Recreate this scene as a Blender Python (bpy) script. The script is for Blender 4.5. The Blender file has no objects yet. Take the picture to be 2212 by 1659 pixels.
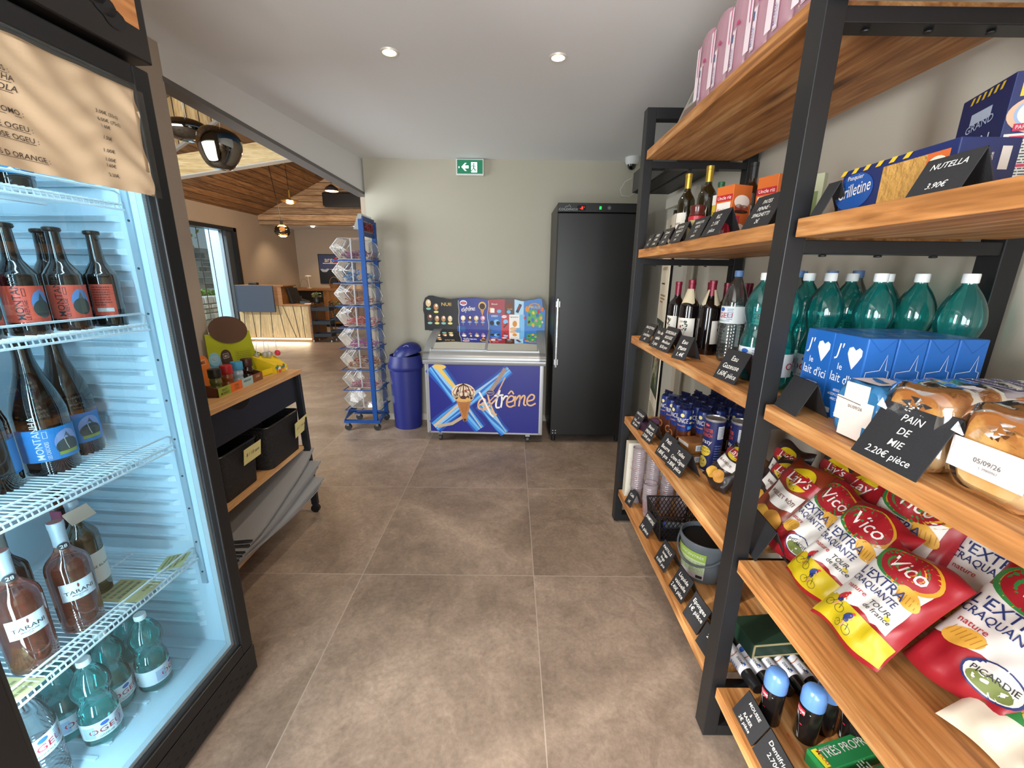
import bpy, math, random
from math import sin, cos, pi, radians, tan, atan2, sqrt
from mathutils import Matrix, Vector
random.seed(7)
SC = bpy.context.scene
COL = SC.collection

# ------------------------------------------------------------------ camera
cam_d = bpy.data.cameras.new('camera')
cam_d.sensor_width = 36.0
cam_d.lens = 14.618
cam_d.clip_start = 0.02
cam = bpy.data.objects.new('camera', cam_d)
COL.objects.link(cam)
PT, YW, RL = 0.257658, -0.0021545, -0.011043        # tilt down, turn, roll
_fw = Vector((-sin(YW)*cos(PT), cos(YW)*cos(PT), -sin(PT)))
_rt = Vector((cos(YW), sin(YW), 0))
_dn = _fw.cross(_rt)
_r2 = _rt*cos(RL)+_dn*sin(RL)
_d2 = -_rt*sin(RL)+_dn*cos(RL)
cam.matrix_world = Matrix(((_r2.x, -_d2.x, -_fw.x, 0), (_r2.y, -_d2.y, -_fw.y, 0), (_r2.z, -_d2.z, -_fw.z, 1.525), (0, 0, 0, 1)))
SC.camera = cam

# ------------------------------------------------------------------ light
SC.view_settings.view_transform = 'Standard'
SC.view_settings.look = 'None'
SC.view_settings.gamma = 1.0
SC.view_settings.use_curve_mapping = False
SC.view_settings.exposure = 0.0

world = bpy.data.worlds.new('world'); SC.world = world
world.use_nodes = True
wn = world.node_tree; wn.nodes.clear()
wo = wn.nodes.new('ShaderNodeOutputWorld'); wb = wn.nodes.new('ShaderNodeBackground')
sky = wn.nodes.new('ShaderNodeTexSky')
sky.sky_type = 'HOSEK_WILKIE'; sky.turbidity = 3.0; sky.sun_direction = (-0.17, -0.9, 0.4)
wb.inputs['Strength'].default_value = 1.6
wn.links.new(sky.outputs[0], wb.inputs[0]); wn.links.new(wb.outputs[0], wo.inputs[0])

def lamp(name, kind, loc, energy, col, aim=None, **kw):
    d = bpy.data.lights.new(name, kind); d.energy = energy; d.color = col
    for k, v in kw.items(): setattr(d, k, v)
    o = bpy.data.objects.new(name, d); COL.objects.link(o); o.location = loc
    if aim is not None:
        o.rotation_euler = (Vector(aim)-Vector(loc)).to_track_quat('-Z', 'Y').to_euler()
    return o
lamp('fill_rear', 'AREA', (-0.1, -1.85, 1.25), 150, (0.93, 0.97, 1.0), (-0.1, 1.5, 1.2), shape='RECTANGLE', size=2.0, size_y=2.1)  # fill lamp added behind the viewer to brighten the shop
lamp('daylight_side_window', 'AREA', (-1.735, -.27, 1.6), 58, (0.97, 0.985, 1.0), (0, .1, 1.55), shape='RECTANGLE', size=.46, size_y=1.3)
lamp('daylight_hall_window', 'AREA', (-7.9, 9.1, 4.1), 420, (0.78, 0.9, 1.0), (-5.2, 8.8, 0.6), shape='RECTANGLE', size=2.4, size_y=1.6)
lamp('fill_hall_side', 'AREA', (-4.0, 2.75, 1.5), 230, (0.86, 0.94, 1.0), (-3.4, 9, 1.9), shape='RECTANGLE', size=3.2, size_y=2.2)  # fill lamp added for the hall, at an unseen opening made for it
_sun = lamp('sun', 'SUN', (-4, -2, 4), 5.0, (1.0, 0.95, 0.86), angle=radians(2.4))
_sun.rotation_euler = Vector((sin(radians(65))*cos(radians(25)), cos(radians(65))*cos(radians(25)), -sin(radians(25)))).to_track_quat('-Z', 'Y').to_euler()

# ------------------------------------------------------------------ materials
def lin(c):
    c = c.lstrip('#'); r = []
    for i in (0, 2, 4):
        v = int(c[i:i+2], 16)/255
        r.append(v/12.92 if v <= .04045 else ((v+.055)/1.055)**2.4)
    return (r[0], r[1], r[2], 1)
MATS = {}
def mat(col, rough=.5, metal=0, emit=0, spec=.5, coat=0, bump=0, bscale=40, key=None):
    k = key or (col, rough, metal, emit, spec, coat, bump, bscale)
    if k in MATS: return MATS[k]
    m = bpy.data.materials.new('m_%s' % (str(col).strip('#'))); m.use_nodes = True
    b = m.node_tree.nodes['Principled BSDF']
    b.inputs['Base Color'].default_value = lin(col)
    b.inputs['Roughness'].default_value = rough
    b.inputs['Metallic'].default_value = metal
    b.inputs['Specular IOR Level'].default_value = spec
    b.inputs['Coat Weight'].default_value = coat
    if emit:
        b.inputs['Emission Color'].default_value = lin(col); b.inputs['Emission Strength'].default_value = emit
    if bump:
        nt = m.node_tree; t = nt.nodes.new('ShaderNodeTexNoise'); t.inputs['Scale'].default_value = bscale; t.inputs['Detail'].default_value = 3
        tc = nt.nodes.new('ShaderNodeTexCoord'); nt.links.new(tc.outputs['Object'], t.inputs['Vector'])
        bp = nt.nodes.new('ShaderNodeBump'); bp.inputs['Strength'].default_value = bump; bp.inputs['Distance'].default_value = .01
        nt.links.new(t.outputs[0], bp.inputs['Height']); nt.links.new(bp.outputs[0], b.inputs['Normal'])
    MATS[k] = m
    return m
def film(name, col, gloss=.06, diffuse=0.0, rough=.03, dcol=None, fres=1.35):
    """thin clear plastic or glass: tinted transparency with a fresnel gloss and an optional milky share"""
    if name in MATS: return MATS[name]
    m = bpy.data.materials.new(name); m.use_nodes = True; nt = m.node_tree; nt.nodes.clear()
    N = nt.nodes.new; Lk = nt.links.new
    out = N('ShaderNodeOutputMaterial'); tr = N('ShaderNodeBsdfTransparent'); tr.inputs[0].default_value = lin(col)
    gl = N('ShaderNodeBsdfGlossy'); gl.inputs['Roughness'].default_value = rough; gl.inputs[0].default_value = (1, 1, 1, 1)
    fr = N('ShaderNodeFresnel'); fr.inputs[0].default_value = fres
    mx = N('ShaderNodeMixShader'); ad = N('ShaderNodeMath'); ad.operation = 'ADD'; ad.inputs[1].default_value = gloss; ad.use_clamp = True
    Lk(fr.outputs[0], ad.inputs[0]); Lk(ad.outputs[0], mx.inputs[0])
    base = tr
    if diffuse:
        df = N('ShaderNodeBsdfDiffuse'); df.inputs[0].default_value = lin(dcol or col)
        tl = N('ShaderNodeBsdfTranslucent'); tl.inputs[0].default_value = lin(dcol or col)
        m3 = N('ShaderNodeMixShader'); m3.inputs[0].default_value = .5; Lk(df.outputs[0], m3.inputs[1]); Lk(tl.outputs[0], m3.inputs[2])
        m2 = N('ShaderNodeMixShader'); m2.inputs[0].default_value = diffuse
        Lk(tr.outputs[0], m2.inputs[1]); Lk(m3.outputs[0], m2.inputs[2]); base = m2
    Lk(base.outputs[0], mx.inputs[1]); Lk(gl.outputs[0], mx.inputs[2]); Lk(mx.outputs[0], out.inputs[0])
    MATS[name] = m
    return m
def wood(name, c1, c2, c3, axis='y', scale=1.0, rough=.45, board=None, baxis='x', gap='#3a2413', knots=True, bump=.15):
    """oak / pine: stretched noise along an axis, optional board joints every `board` metres across baxis"""
    if name in MATS: return MATS[name]
    m = bpy.data.materials.new(name); m.use_nodes = True; nt = m.node_tree; N = nt.nodes.new; Lk = nt.links.new
    b = nt.nodes['Principled BSDF']; b.inputs['Roughness'].default_value = rough
    tc = N('ShaderNodeTexCoord'); sep = N('ShaderNodeSeparateXYZ'); Lk(tc.outputs['Object'], sep.inputs[0])
    mp = N('ShaderNodeMapping'); s = {'x': (1.2, 16, 16), 'y': (16, 1.2, 16), 'z': (16, 16, 1.2)}[axis]
    mp.inputs['Scale'].default_value = [q*scale for q in s]
    src = tc.outputs['Object']
    def math_(op, a, b_=None):
        n = N('ShaderNodeMath'); n.operation = op
        for i, q in enumerate((a, b_)):
            if q is None: continue
            if isinstance(q, (int, float)): n.inputs[i].default_value = q
            else: Lk(q, n.inputs[i])
        return n.outputs[0]
    if board:
        ax = sep.outputs[{'x': 0, 'y': 1, 'z': 2}[baxis]]
        q = math_('DIVIDE', ax, board); fl = math_('FLOOR', q); fc = math_('FRACT', q)
        off = math_('MULTIPLY', fl, 3.713)
        cb = N('ShaderNodeCombineXYZ')
        for i in range(3): Lk(off, cb.inputs[i])
        va = N('ShaderNodeVectorMath'); va.operation = 'ADD'; Lk(tc.outputs['Object'], va.inputs[0]); Lk(cb.outputs[0], va.inputs[1]); src = va.outputs[0]
        e = math_('MINIMUM', fc, math_('SUBTRACT', 1.0, fc)); joint = math_('LESS_THAN', e, .045)
        wn_ = N('ShaderNodeTexWhiteNoise'); wn_.noise_dimensions = '1D'; Lk(fl, wn_.inputs['W'])
    Lk(src, mp.inputs[0])
    n1 = N('ShaderNodeTexNoise'); n1.inputs['Scale'].default_value = 1.6; n1.inputs['Detail'].default_value = 6; n1.inputs['Distortion'].default_value = 1.1
    Lk(mp.outputs[0], n1.inputs['Vector'])
    n2 = N('ShaderNodeTexNoise'); n2.inputs['Scale'].default_value = 9; n2.inputs['Detail'].default_value = 2; Lk(mp.outputs[0], n2.inputs['Vector'])
    r = N('ShaderNodeValToRGB'); cr = r.color_ramp; cr.elements[0].position = .3; cr.elements[0].color = lin(c1); cr.elements[1].position = .7; cr.elements[1].color = lin(c3)
    e_ = cr.elements.new(.5); e_.color = lin(c2)
    Lk(n1.outputs[0], r.inputs[0])
    mixc = N('ShaderNodeMixRGB'); mixc.blend_type = 'MULTIPLY'; mixc.inputs[0].default_value = .35
    r2 = N('ShaderNodeValToRGB'); r2.color_ramp.elements[0].position = .35; r2.color_ramp.elements[0].color = (.45, .4, .35, 1); r2.color_ramp.elements[1].position = .6; r2.color_ramp.elements[1].color = (1, 1, 1, 1)
    Lk(n2.outputs[0], r2.inputs[0]); Lk(r.outputs[0], mixc.inputs[1]); Lk(r2.outputs[0], mixc.inputs[2])
    last = mixc.outputs[0]
    if knots:
        mk = N('ShaderNodeMapping'); mk.inputs['Scale'].default_value = {'x': (2.2, 9, 9), 'y': (9, 2.2, 9), 'z': (9, 9, 2.2)}[axis]; Lk(src, mk.inputs[0])
        vo = N('ShaderNodeTexVoronoi'); vo.inputs['Scale'].default_value = .55*scale; Lk(mk.outputs[0], vo.inputs['Vector'])
        rk = N('ShaderNodeValToRGB'); rk.color_ramp.elements[0].position = .04; rk.color_ramp.elements[0].color = (.12, .07, .04, 1); rk.color_ramp.elements[1].position = .16; rk.color_ramp.elements[1].color = (1, 1, 1, 1)
        Lk(vo.outputs['Distance'], rk.inputs[0])
        m4 = N('ShaderNodeMixRGB'); m4.blend_type = 'MULTIPLY'; m4.inputs[0].default_value = .8; Lk(last, m4.inputs[1]); Lk(rk.outputs[0], m4.inputs[2]); last = m4.outputs[0]
    if board:
        hs = N('ShaderNodeHueSaturation'); Lk(last, hs.inputs['Color']); v = math_('ADD', math_('MULTIPLY', wn_.outputs[0], .5), .75); Lk(v, hs.inputs['Value'])
        m5 = N('ShaderNodeMixRGB'); Lk(joint, m5.inputs[0]); Lk(hs.outputs[0], m5.inputs[1]); m5.inputs[2].default_value = lin(gap); last = m5.outputs[0]
    Lk(last, b.inputs['Base Color'])
    bp = N('ShaderNodeBump'); bp.inputs['Strength'].default_value = bump; bp.inputs['Distance'].default_value = .004; Lk(n2.outputs[0], bp.inputs['Height']); Lk(bp.outputs[0], b.inputs['Normal'])
    MATS[name] = m
    return m
OAK = wood('oak_board', '#8f5a2a', '#c1844a', '#dfae74', 'y', 1.0, .5)
BEECH = wood('beech_board', '#b98c5c', '#c99a68', '#d8ad7b', 'y', .8, .5, knots=False)
BLACK = mat('#1c1c1e', .42, .3)
STEEL = mat('#2a2b2d', .38, .45)
BLKP = mat('#131315', .45)
WHITE = mat('#f2f0ea', .6)
PAPER = mat('#ebe6dc', .7)
CHALK = mat('#26272a', .55, bump=.1, bscale=300)
INK = mat('#1d1f24', .6)
CHROME = mat('#c9cacb', .18, 1)
SILVER = mat('#a9aaac', .32, .75)

# ------------------------------------------------------------------ mesh builder
_TX = {}
def text_polys(s):
    if s in _TX: return _TX[s]
    cu = bpy.data.curves.new('t', 'FONT'); cu.body = s; cu.size = 1.0; cu.resolution_u = 2; cu.fill_mode = 'FRONT'; cu.offset = 0.004
    o = bpy.data.objects.new('t', cu); COL.objects.link(o)
    bpy.context.view_layer.update()
    dg = bpy.context.evaluated_depsgraph_get(); me = bpy.data.meshes.new_from_object(o.evaluated_get(dg))
    vs = [(v.co.x, v.co.y) for v in me.vertices]; fs = [tuple(p.vertices) for p in me.polygons]
    bpy.data.objects.remove(o); bpy.data.curves.remove(cu); bpy.data.meshes.remove(me)
    w = max([v[0] for v in vs], default=0)
    _TX[s] = (vs, fs, w)
    return _TX[s]
def plane_map(o, ux, uy):
    o = Vector(o); ux = Vector(ux).normalized(); uy = Vector(uy).normalized(); n = ux.cross(uy)
    return lambda x, y, d=0: o+ux*x+uy*y+n*d
def cyl_map(r, z0=0, c=(0, 0), a0=0.0, taper=0):
    """front faces -X; x runs round the cylinder, y up"""
    def f(x, y, d=0):
        rr = r+taper*y; th = x/r+a0
        return Vector((c[0]-(rr+d)*cos(th), c[1]-(rr+d)*sin(th), z0+y))
    return f
class MB:
    def __init__(s): s.v = []; s.f = []; s.m = []; s.mats = []; s.T = None
    def mi(s, m):
        if m not in s.mats: s.mats.append(m)
        return s.mats.index(m)
    def add(s, vs, fs, m):
        b = len(s.v); k = s.mi(m)
        if s.T is not None: vs = [s.T @ Vector(v) for v in vs]
        s.v += [tuple(v) for v in vs]
        for f in fs: s.f.append(tuple(i+b for i in f)); s.m.append(k)
    def box(s, x0, x1, y0, y1, z0, z1, m, R=None):
        vs = [Vector((x, y, z)) for x in (x0, x1) for y in (y0, y1) for z in (z0, z1)]
        if R is not None:
            c = Vector(((x0+x1)/2, (y0+y1)/2, (z0+z1)/2)); vs = [R @ (v-c)+c for v in vs]
        s.add(vs, [(0, 1, 3, 2), (4, 6, 7, 5), (0, 4, 5, 1), (2, 3, 7, 6), (0, 2, 6, 4), (1, 5, 7, 3)], m); return s
    def hexa(s, b, t, m):
        s.add(list(b)+list(t), [(3, 2, 1, 0), (4, 5, 6, 7), (0, 1, 5, 4), (1, 2, 6, 5), (2, 3, 7, 6), (3, 0, 4, 7)], m); return s
    def rod(s, p, q, r, m, seg=8, r2=None, caps=True):
        p = Vector(p); q = Vector(q); r2 = r if r2 is None else r2
        d = (q-p).normalized(); a = d.orthogonal().normalized(); b = d.cross(a)
        vs = [p+(a*cos(2*pi*i/seg)+b*sin(2*pi*i/seg))*r for i in range(seg)]+[q+(a*cos(2*pi*i/seg)+b*sin(2*pi*i/seg))*r2 for i in range(seg)]
        fs = [(i, (i+1) % seg, seg+(i+1) % seg, seg+i) for i in range(seg)]
        if caps: fs += [tuple(range(seg))[::-1], tuple(range(seg, 2*seg))]
        s.add(vs, fs, m); return s
    def bar(s, p, q, w, h, m):
        """square bar from p to q, w horizontal, h the other way"""
        p = Vector(p); q = Vector(q); d = (q-p).normalized()
        up = Vector((0, 0, 1)) if abs(d.z) < .95 else Vector((0, 1, 0))
        a = d.cross(up).normalized()*w/2; b = a.cross(d).normalized()*h/2
        s.hexa([p-a-b, p+a-b, p+a+b, p-a+b], [q-a-b, q+a-b, q+a+b, q-a+b], m); return s
    def tube(s, pts, r, m, seg=6, closed=False):
        pts = [Vector(p) for p in pts]; n = len(pts); vs = []
        prev = None
        for i, p in enumerate(pts):
            if closed: d = pts[(i+1) % n]-pts[i-1]
            else: d = pts[min(i+1, n-1)]-pts[max(i-1, 0)]
            d.normalize()
            a = d.orthogonal().normalized() if prev is None else (prev-d*prev.dot(d)).normalized()
            prev = a; b = d.cross(a)
            vs += [p+(a*cos(2*pi*k/seg)+b*sin(2*pi*k/seg))*r for k in range(seg)]
        fs = []
        for i in range(n if closed else n-1):
            j = (i+1) % n
            fs += [(i*seg+k, i*seg+(k+1) % seg, j*seg+(k+1) % seg, j*seg+k) for k in range(seg)]
        if not closed: fs += [tuple(range(seg))[::-1], tuple(range((n-1)*seg, n*seg))]
        s.add(vs, fs, m); return s
    def lathe(s, prof, m, seg=24, c=(0, 0, 0), caps=True, wob=None):
        vs = []; fs = []; n = len(prof)
        for i, (r, z) in enumerate(prof):
            for k in range(seg):
                a = 2*pi*k/seg; rr = r*(wob(a, z) if wob else 1)
                vs.append((c[0]+rr*cos(a), c[1]+rr*sin(a), c[2]+z))
        for i in range(n-1):
            fs += [(i*seg+k, i*seg+(k+1) % seg, (i+1)*seg+(k+1) % seg, (i+1)*seg+k) for k in range(seg)]
        if caps:
            if prof[0][0] > 1e-6: fs.append(tuple(range(seg))[::-1])
            if prof[-1][0] > 1e-6: fs.append(tuple(range((n-1)*seg, n*seg)))
        s.add(vs, fs, m); return s
    def grid(s, fn, nu, nv, m):
        vs = [fn(i/nu, j/nv) for j in range(nv+1) for i in range(nu+1)]
        s.add(vs, [(j*(nu+1)+i, j*(nu+1)+i+1, (j+1)*(nu+1)+i+1, (j+1)*(nu+1)+i) for j in range(nv) for i in range(nu)], m); return s
    def strip(s, fm, x0, x1, lo, hi, m, nx=12, ny=1, d=.0004):
        lo_ = lo if callable(lo) else (lambda x: lo); hi_ = hi if callable(hi) else (lambda x: hi)
        def fn(u, v):
            x = x0+(x1-x0)*u; return fm(x, lo_(x)+(hi_(x)-lo_(x))*v, d)
        return s.grid(fn, nx, ny, m)
    def rect(s, fm, x0, x1, y0, y1, m, d=.0004, nx=1, ny=1): return s.strip(fm, x0, x1, y0, y1, m, nx, ny, d)
    def frame(s, fm, x0, x1, y0, y1, t, m, d=.0004):
        s.rect(fm, x0, x1, y0, y0+t, m, d, 4); s.rect(fm, x0, x1, y1-t, y1, m, d, 4); s.rect(fm, x0, x0+t, y0, y1, m, d); s.rect(fm, x1-t, x1, y0, y1, m, d); return s
    def ell(s, fm, cx, cy, rx, ry, m, d=.0005, seg=20, rings=2, rot=0, inner=0.0):
        vs = []; fs = []; cr, sr = cos(rot), sin(rot)
        def P(t, a):
            x = rx*t*cos(a); y = ry*t*sin(a); return fm(cx+x*cr-y*sr, cy+x*sr+y*cr, d)
        ts = [inner+(1-inner)*(i+1)/rings for i in range(rings)]
        if inner: ts = [inner]+ts
        for t in ts: vs += [P(t, 2*pi*k/seg) for k in range(seg)]
        for i in range(len(ts)-1):
            fs += [(i*seg+k, (i+1)*seg+k, (i+1)*seg+(k+1) % seg, i*seg+(k+1) % seg) for k in range(seg)]
        if not inner:
            vs.append(P(0, 0)); fs += [(len(vs)-1, k, (k+1) % seg) for k in range(seg)]
        s.add(vs, fs, m); return s
    def poly(s, fm, pts, m, d=.0005):
        s.add([fm(x, y, d) for x, y in pts], [tuple(range(len(pts)))], m); return s
    def line(s, fm, pts, w, m, d=.0005):
        """a drawn stroke of constant width"""
        n = len(pts); vs = []
        for i in range(n):
            a = Vector(pts[max(i-1, 0)]); b = Vector(pts[min(i+1, n-1)]); t = (b-a); t = t.normalized() if t.length > 1e-9 else Vector((1, 0)); q = Vector((-t.y, t.x))*w/2
            x, y = pts[i]; vs += [fm(x-q.x, y-q.y, d), fm(x+q.x, y+q.y, d)]
        s.add(vs, [(2*i, 2*i+2, 2*i+3, 2*i+1) for i in range(n-1)], m); return s
    def text(s, t, h, fm, x, y, m, al='c', maxw=None, sx=1.0, shear=0, rot=0, d=.0008):
        vs, fs, w = text_polys(t)
        if not vs: return s
        k = h/.73; kx = k*sx
        if maxw and w*kx > maxw: kx = maxw/w
        ox = {'c': -w*kx/2, 'l': 0, 'r': -w*kx}[al]; cr, sr = cos(rot), sin(rot); out = []
        for a, b in vs:
            px = a*kx+ox+shear*b*k; py = b*k
            out.append(fm(x+px*cr-py*sr, y+px*sr+py*cr, d))
        s.add(out, fs, m); return s
    def lines_of_text(s, fm, x0, x1, y0, y1, n, m, d=.0006, seed=1, fill=.45):
        """small print: rows of word-sized dashes"""
        rr = random.Random(seed); dy = (y1-y0)/n
        for i in range(n):
            x = x0; y = y1-(i+.5)*dy
            while x < x1-.002:
                w = min(rr.uniform(.05, .2)*(x1-x0), x1-x); s.rect(fm, x, x+w*.82, y-dy*fill/2, y+dy*fill/2, m, d); x += w
                if i == n-1 and x > (x0+x1)/2: break
        return s
    def build(s, name, parent=None, smooth=False, bevel=0, loc=None, ang=35):
        me = bpy.data.meshes.new(name); me.from_pydata(s.v, [], s.f)
        for m in s.mats: me.materials.append(m)
        me.polygons.foreach_set('material_index', s.m)
        if smooth:
            me.polygons.foreach_set('use_smooth', [True]*len(me.polygons))
            me.update(); me.set_sharp_from_angle(angle=radians(ang))
        me.update()
        o = bpy.data.objects.new(name, me); COL.objects.link(o)
        if parent: o.parent = parent
        if loc: o.location = loc
        if bevel:
            b = o.modifiers.new('bevel', 'BEVEL'); b.width = bevel; b.segments = 2; b.limit_method = 'ANGLE'
        return o
def thing(name, label, cat, loc=(0, 0, 0), rz=0, group=None, kind=None):
    o = bpy.data.objects.new(name, None); COL.objects.link(o); o.empty_display_size = .05
    o.location = loc; o.rotation_euler = (0, 0, rz); o['label'] = label; o['category'] = cat
    if group: o['group'] = group
    if kind: o['kind'] = kind
    return o
def tag(o, label, cat, group=None, kind=None):
    o['label'] = label; o['category'] = cat
    if group: o['group'] = group
    if kind: o['kind'] = kind
    return o
def struct(o, label=None):
    o['kind'] = 'structure'
    if label: o['label'] = label
    return o
def copy_tree(o, parent=None):
    c = o.copy(); COL.objects.link(c)
    if parent: c.parent = parent
    for ch in o.children: copy_tree(ch, c)
    return c
def clone(o, loc, rz, label, group=None, scale=None):
    c = copy_tree(o); c.location = loc; c.rotation_euler = (0, 0, rz); c['label'] = label
    if group: c['group'] = group
    if scale: c.scale = scale
    return c
def mesh_only(o): return o
# ================================================================== the setting
def floor_material():
    m = bpy.data.materials.new('stone_tile'); m.use_nodes = True; nt = m.node_tree; N = nt.nodes.new; Lk = nt.links.new
    b = nt.nodes['Principled BSDF']
    tc = N('ShaderNodeTexCoord'); sep = N('ShaderNodeSeparateXYZ'); Lk(tc.outputs['Object'], sep.inputs[0])
    def mt(op, a, c=None):
        n = N('ShaderNodeMath'); n.operation = op
        for i, q in enumerate((a, c)):
            if q is None: continue
            if isinstance(q, (int, float)): n.inputs[i].default_value = q
            else: Lk(q, n.inputs[i])
        return n.outputs[0]
    qx = mt('DIVIDE', mt('ADD', sep.outputs[0], .766), .895); qy = mt('DIVIDE', mt('SUBTRACT', sep.outputs[1], 1.85), .922)
    fx, fy = mt('FRACT', qx), mt('FRACT', qy)
    ex = mt('MINIMUM', fx, mt('SUBTRACT', 1.0, fx)); ey = mt('MINIMUM', fy, mt('SUBTRACT', 1.0, fy))
    gr = mt('LESS_THAN', mt('MINIMUM', ex, ey), .0022)
    ix, iy = mt('FLOOR', qx), mt('FLOOR', qy)
    cb = N('ShaderNodeCombineXYZ'); Lk(ix, cb.inputs[0]); Lk(iy, cb.inputs[1])
    wnz = N('ShaderNodeTexWhiteNoise'); Lk(cb.outputs[0], wnz.inputs['Vector'])
    sc = N('ShaderNodeVectorMath'); sc.operation = 'SCALE'; sc.inputs['Scale'].default_value = 5; Lk(wnz.outputs['Color'], sc.inputs[0])
    va = N('ShaderNodeVectorMath'); Lk(tc.outputs['Object'], va.inputs[0]); Lk(sc.outputs[0], va.inputs[1])
    def noise(s, det, dist=0, rough=.6):
        n = N('ShaderNodeTexNoise'); n.inputs['Scale'].default_value = s; n.inputs['Detail'].default_value = det; n.inputs['Distortion'].default_value = dist; n.inputs['Roughness'].default_value = rough
        Lk(va.outputs[0], n.inputs['Vector']); return n.outputs[0]
    big = noise(1.6, 8, .6, .65); fine = noise(60, 5, 0, .7); mid = noise(9, 9, 1.2, .72)
    r = N('ShaderNodeValToRGB'); r.color_ramp.elements[0].position = .33; r.color_ramp.elements[0].color = lin('#786759'); r.color_ramp.elements[1].position = .68; r.color_ramp.elements[1].color = lin('#a39080')
    Lk(big, r.inputs[0])
    mx = N('ShaderNodeMixRGB'); mx.blend_type = 'OVERLAY'; mx.inputs[0].default_value = .55; Lk(r.outputs[0], mx.inputs[1]); Lk(mid, mx.inputs[2])
    mx2 = N('ShaderNodeMixRGB'); mx2.blend_type = 'OVERLAY'; mx2.inputs[0].default_value = .45; Lk(mx.outputs[0], mx2.inputs[1]); Lk(fine, mx2.inputs[2])
    chip = N('ShaderNodeValToRGB'); chip.color_ramp.elements[0].position = .68; chip.color_ramp.elements[0].color = (0, 0, 0, 1); chip.color_ramp.elements[1].position = .76; chip.color_ramp.elements[1].color = (1, 1, 1, 1)
    Lk(noise(22, 10, 2.5, .8), chip.inputs[0])
    mx3 = N('ShaderNodeMixRGB'); Lk(mt('MULTIPLY', chip.outputs[0], .5), mx3.inputs[0]); Lk(mx2.outputs[0], mx3.inputs[1]); mx3.inputs[2].default_value = lin('#b5a99c')
    hs = N('ShaderNodeHueSaturation'); Lk(mx3.outputs[0], hs.inputs['Color']); Lk(mt('ADD', mt('MULTIPLY', wnz.outputs[0], .16), .92), hs.inputs['Value'])
    mg = N('ShaderNodeMixRGB'); Lk(gr, mg.inputs[0]); Lk(hs.outputs[0], mg.inputs[1]); mg.inputs[2].default_value = lin('#a99b8f')
    Lk(mg.outputs[0], b.inputs['Base Color'])
    rr = N('ShaderNodeMapRange'); rr.inputs['To Min'].default_value = .34; rr.inputs['To Max'].default_value = .58; Lk(mid, rr.inputs[0]); Lk(rr.outputs[0], b.inputs['Roughness'])
    bp = N('ShaderNodeBump'); bp.inputs['Strength'].default_value = .12; bp.inputs['Distance'].default_value = .004; Lk(fine, bp.inputs['Height']); Lk(bp.outputs[0], b.inputs['Normal'])
    return m
PLASTER = mat('#b1ab9a', .85, bump=.04, bscale=180)
PLASTER_W = mat('#e2e1df', .85, bump=.03, bscale=180)
PLASTER_L = mat('#b9ab9d', .85, bump=.04, bscale=180)
CH = 2.55; YB = 4.25
fl = MB(); fl.box(-9, 2.2, -2.6, 14.5, -.1, 0, floor_material()); struct(fl.build('floor'))
# shop walls
w = MB(); w.box(-1.40, 1.45, YB, YB+.14, 0, CH, PLASTER); struct(w.build('wall_back'))
w = MB(); w.box(1.27, 1.42, -2.4, YB, 0, CH, mat('#c4bfb0', .85, bump=.04, bscale=180)); struct(w.build('wall_right'))
w = MB(); a0 = (-1.66, 2.27); az = radians(3.5); u = Vector((sin(az), cos(az), 0)); nn = Vector((cos(az), -sin(az), 0))
def wl(t, o): return Vector((a0[0], a0[1], 0))+u*t-nn*o
def wpiece(t0, t1, z0, z1, mt_=None, o0=0, o1=.2):
    p = [wl(t1, o0), wl(t1, o1), wl(t0, o1), wl(t0, o0)]; w.hexa([q+Vector((0, 0, z0)) for q in p], [q+Vector((0, 0, z1)) for q in p], mt_ or PLASTER_L)
wpiece(-2.06, 0, 0, CH); wpiece(-5.0, -2.80, 0, CH); wpiece(-2.80, -2.06, 0, .85); wpiece(-2.80, -2.06, 2.12, CH); struct(w.build('wall_left'))
w = MB()
for t_ in (-2.80, -2.5, -2.36, -2.26, -2.09): wpiece(t_, t_+.03, .85, 2.12, STEEL, .05, .12)
struct(w.build('window_3'))
w = MB(); w.box(-2.3, -1.7, -2.6, -2.4, 0, CH, PLASTER); struct(w.build('wall_rear_corner'))
# rear wall behind the viewer with a glazed opening added for the fill lamp
w = MB()
w.box(-2.3, -1.15, -2.4, -2.25, 0, CH, PLASTER); w.box(.95, 1.25, -2.4, -2.25, 0, CH, PLASTER); w.box(-1.15, .95, -2.4, -2.25, 2.3, CH, PLASTER)
struct(w.build('wall_rear'))
w = MB()
for x in (-1.13, -.12, .93): w.box(x-.03, x+.03, -2.36, -2.3, 0, 2.3, STEEL)
for z in (.03, 2.27): w.box(-1.15, .95, -2.36, -2.3, z-.03, z+.03, STEEL)
w.box(-1.15, .95, -2.36, -2.3, 1.0, 1.06, STEEL)
struct(w.build('added_door'))
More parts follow.
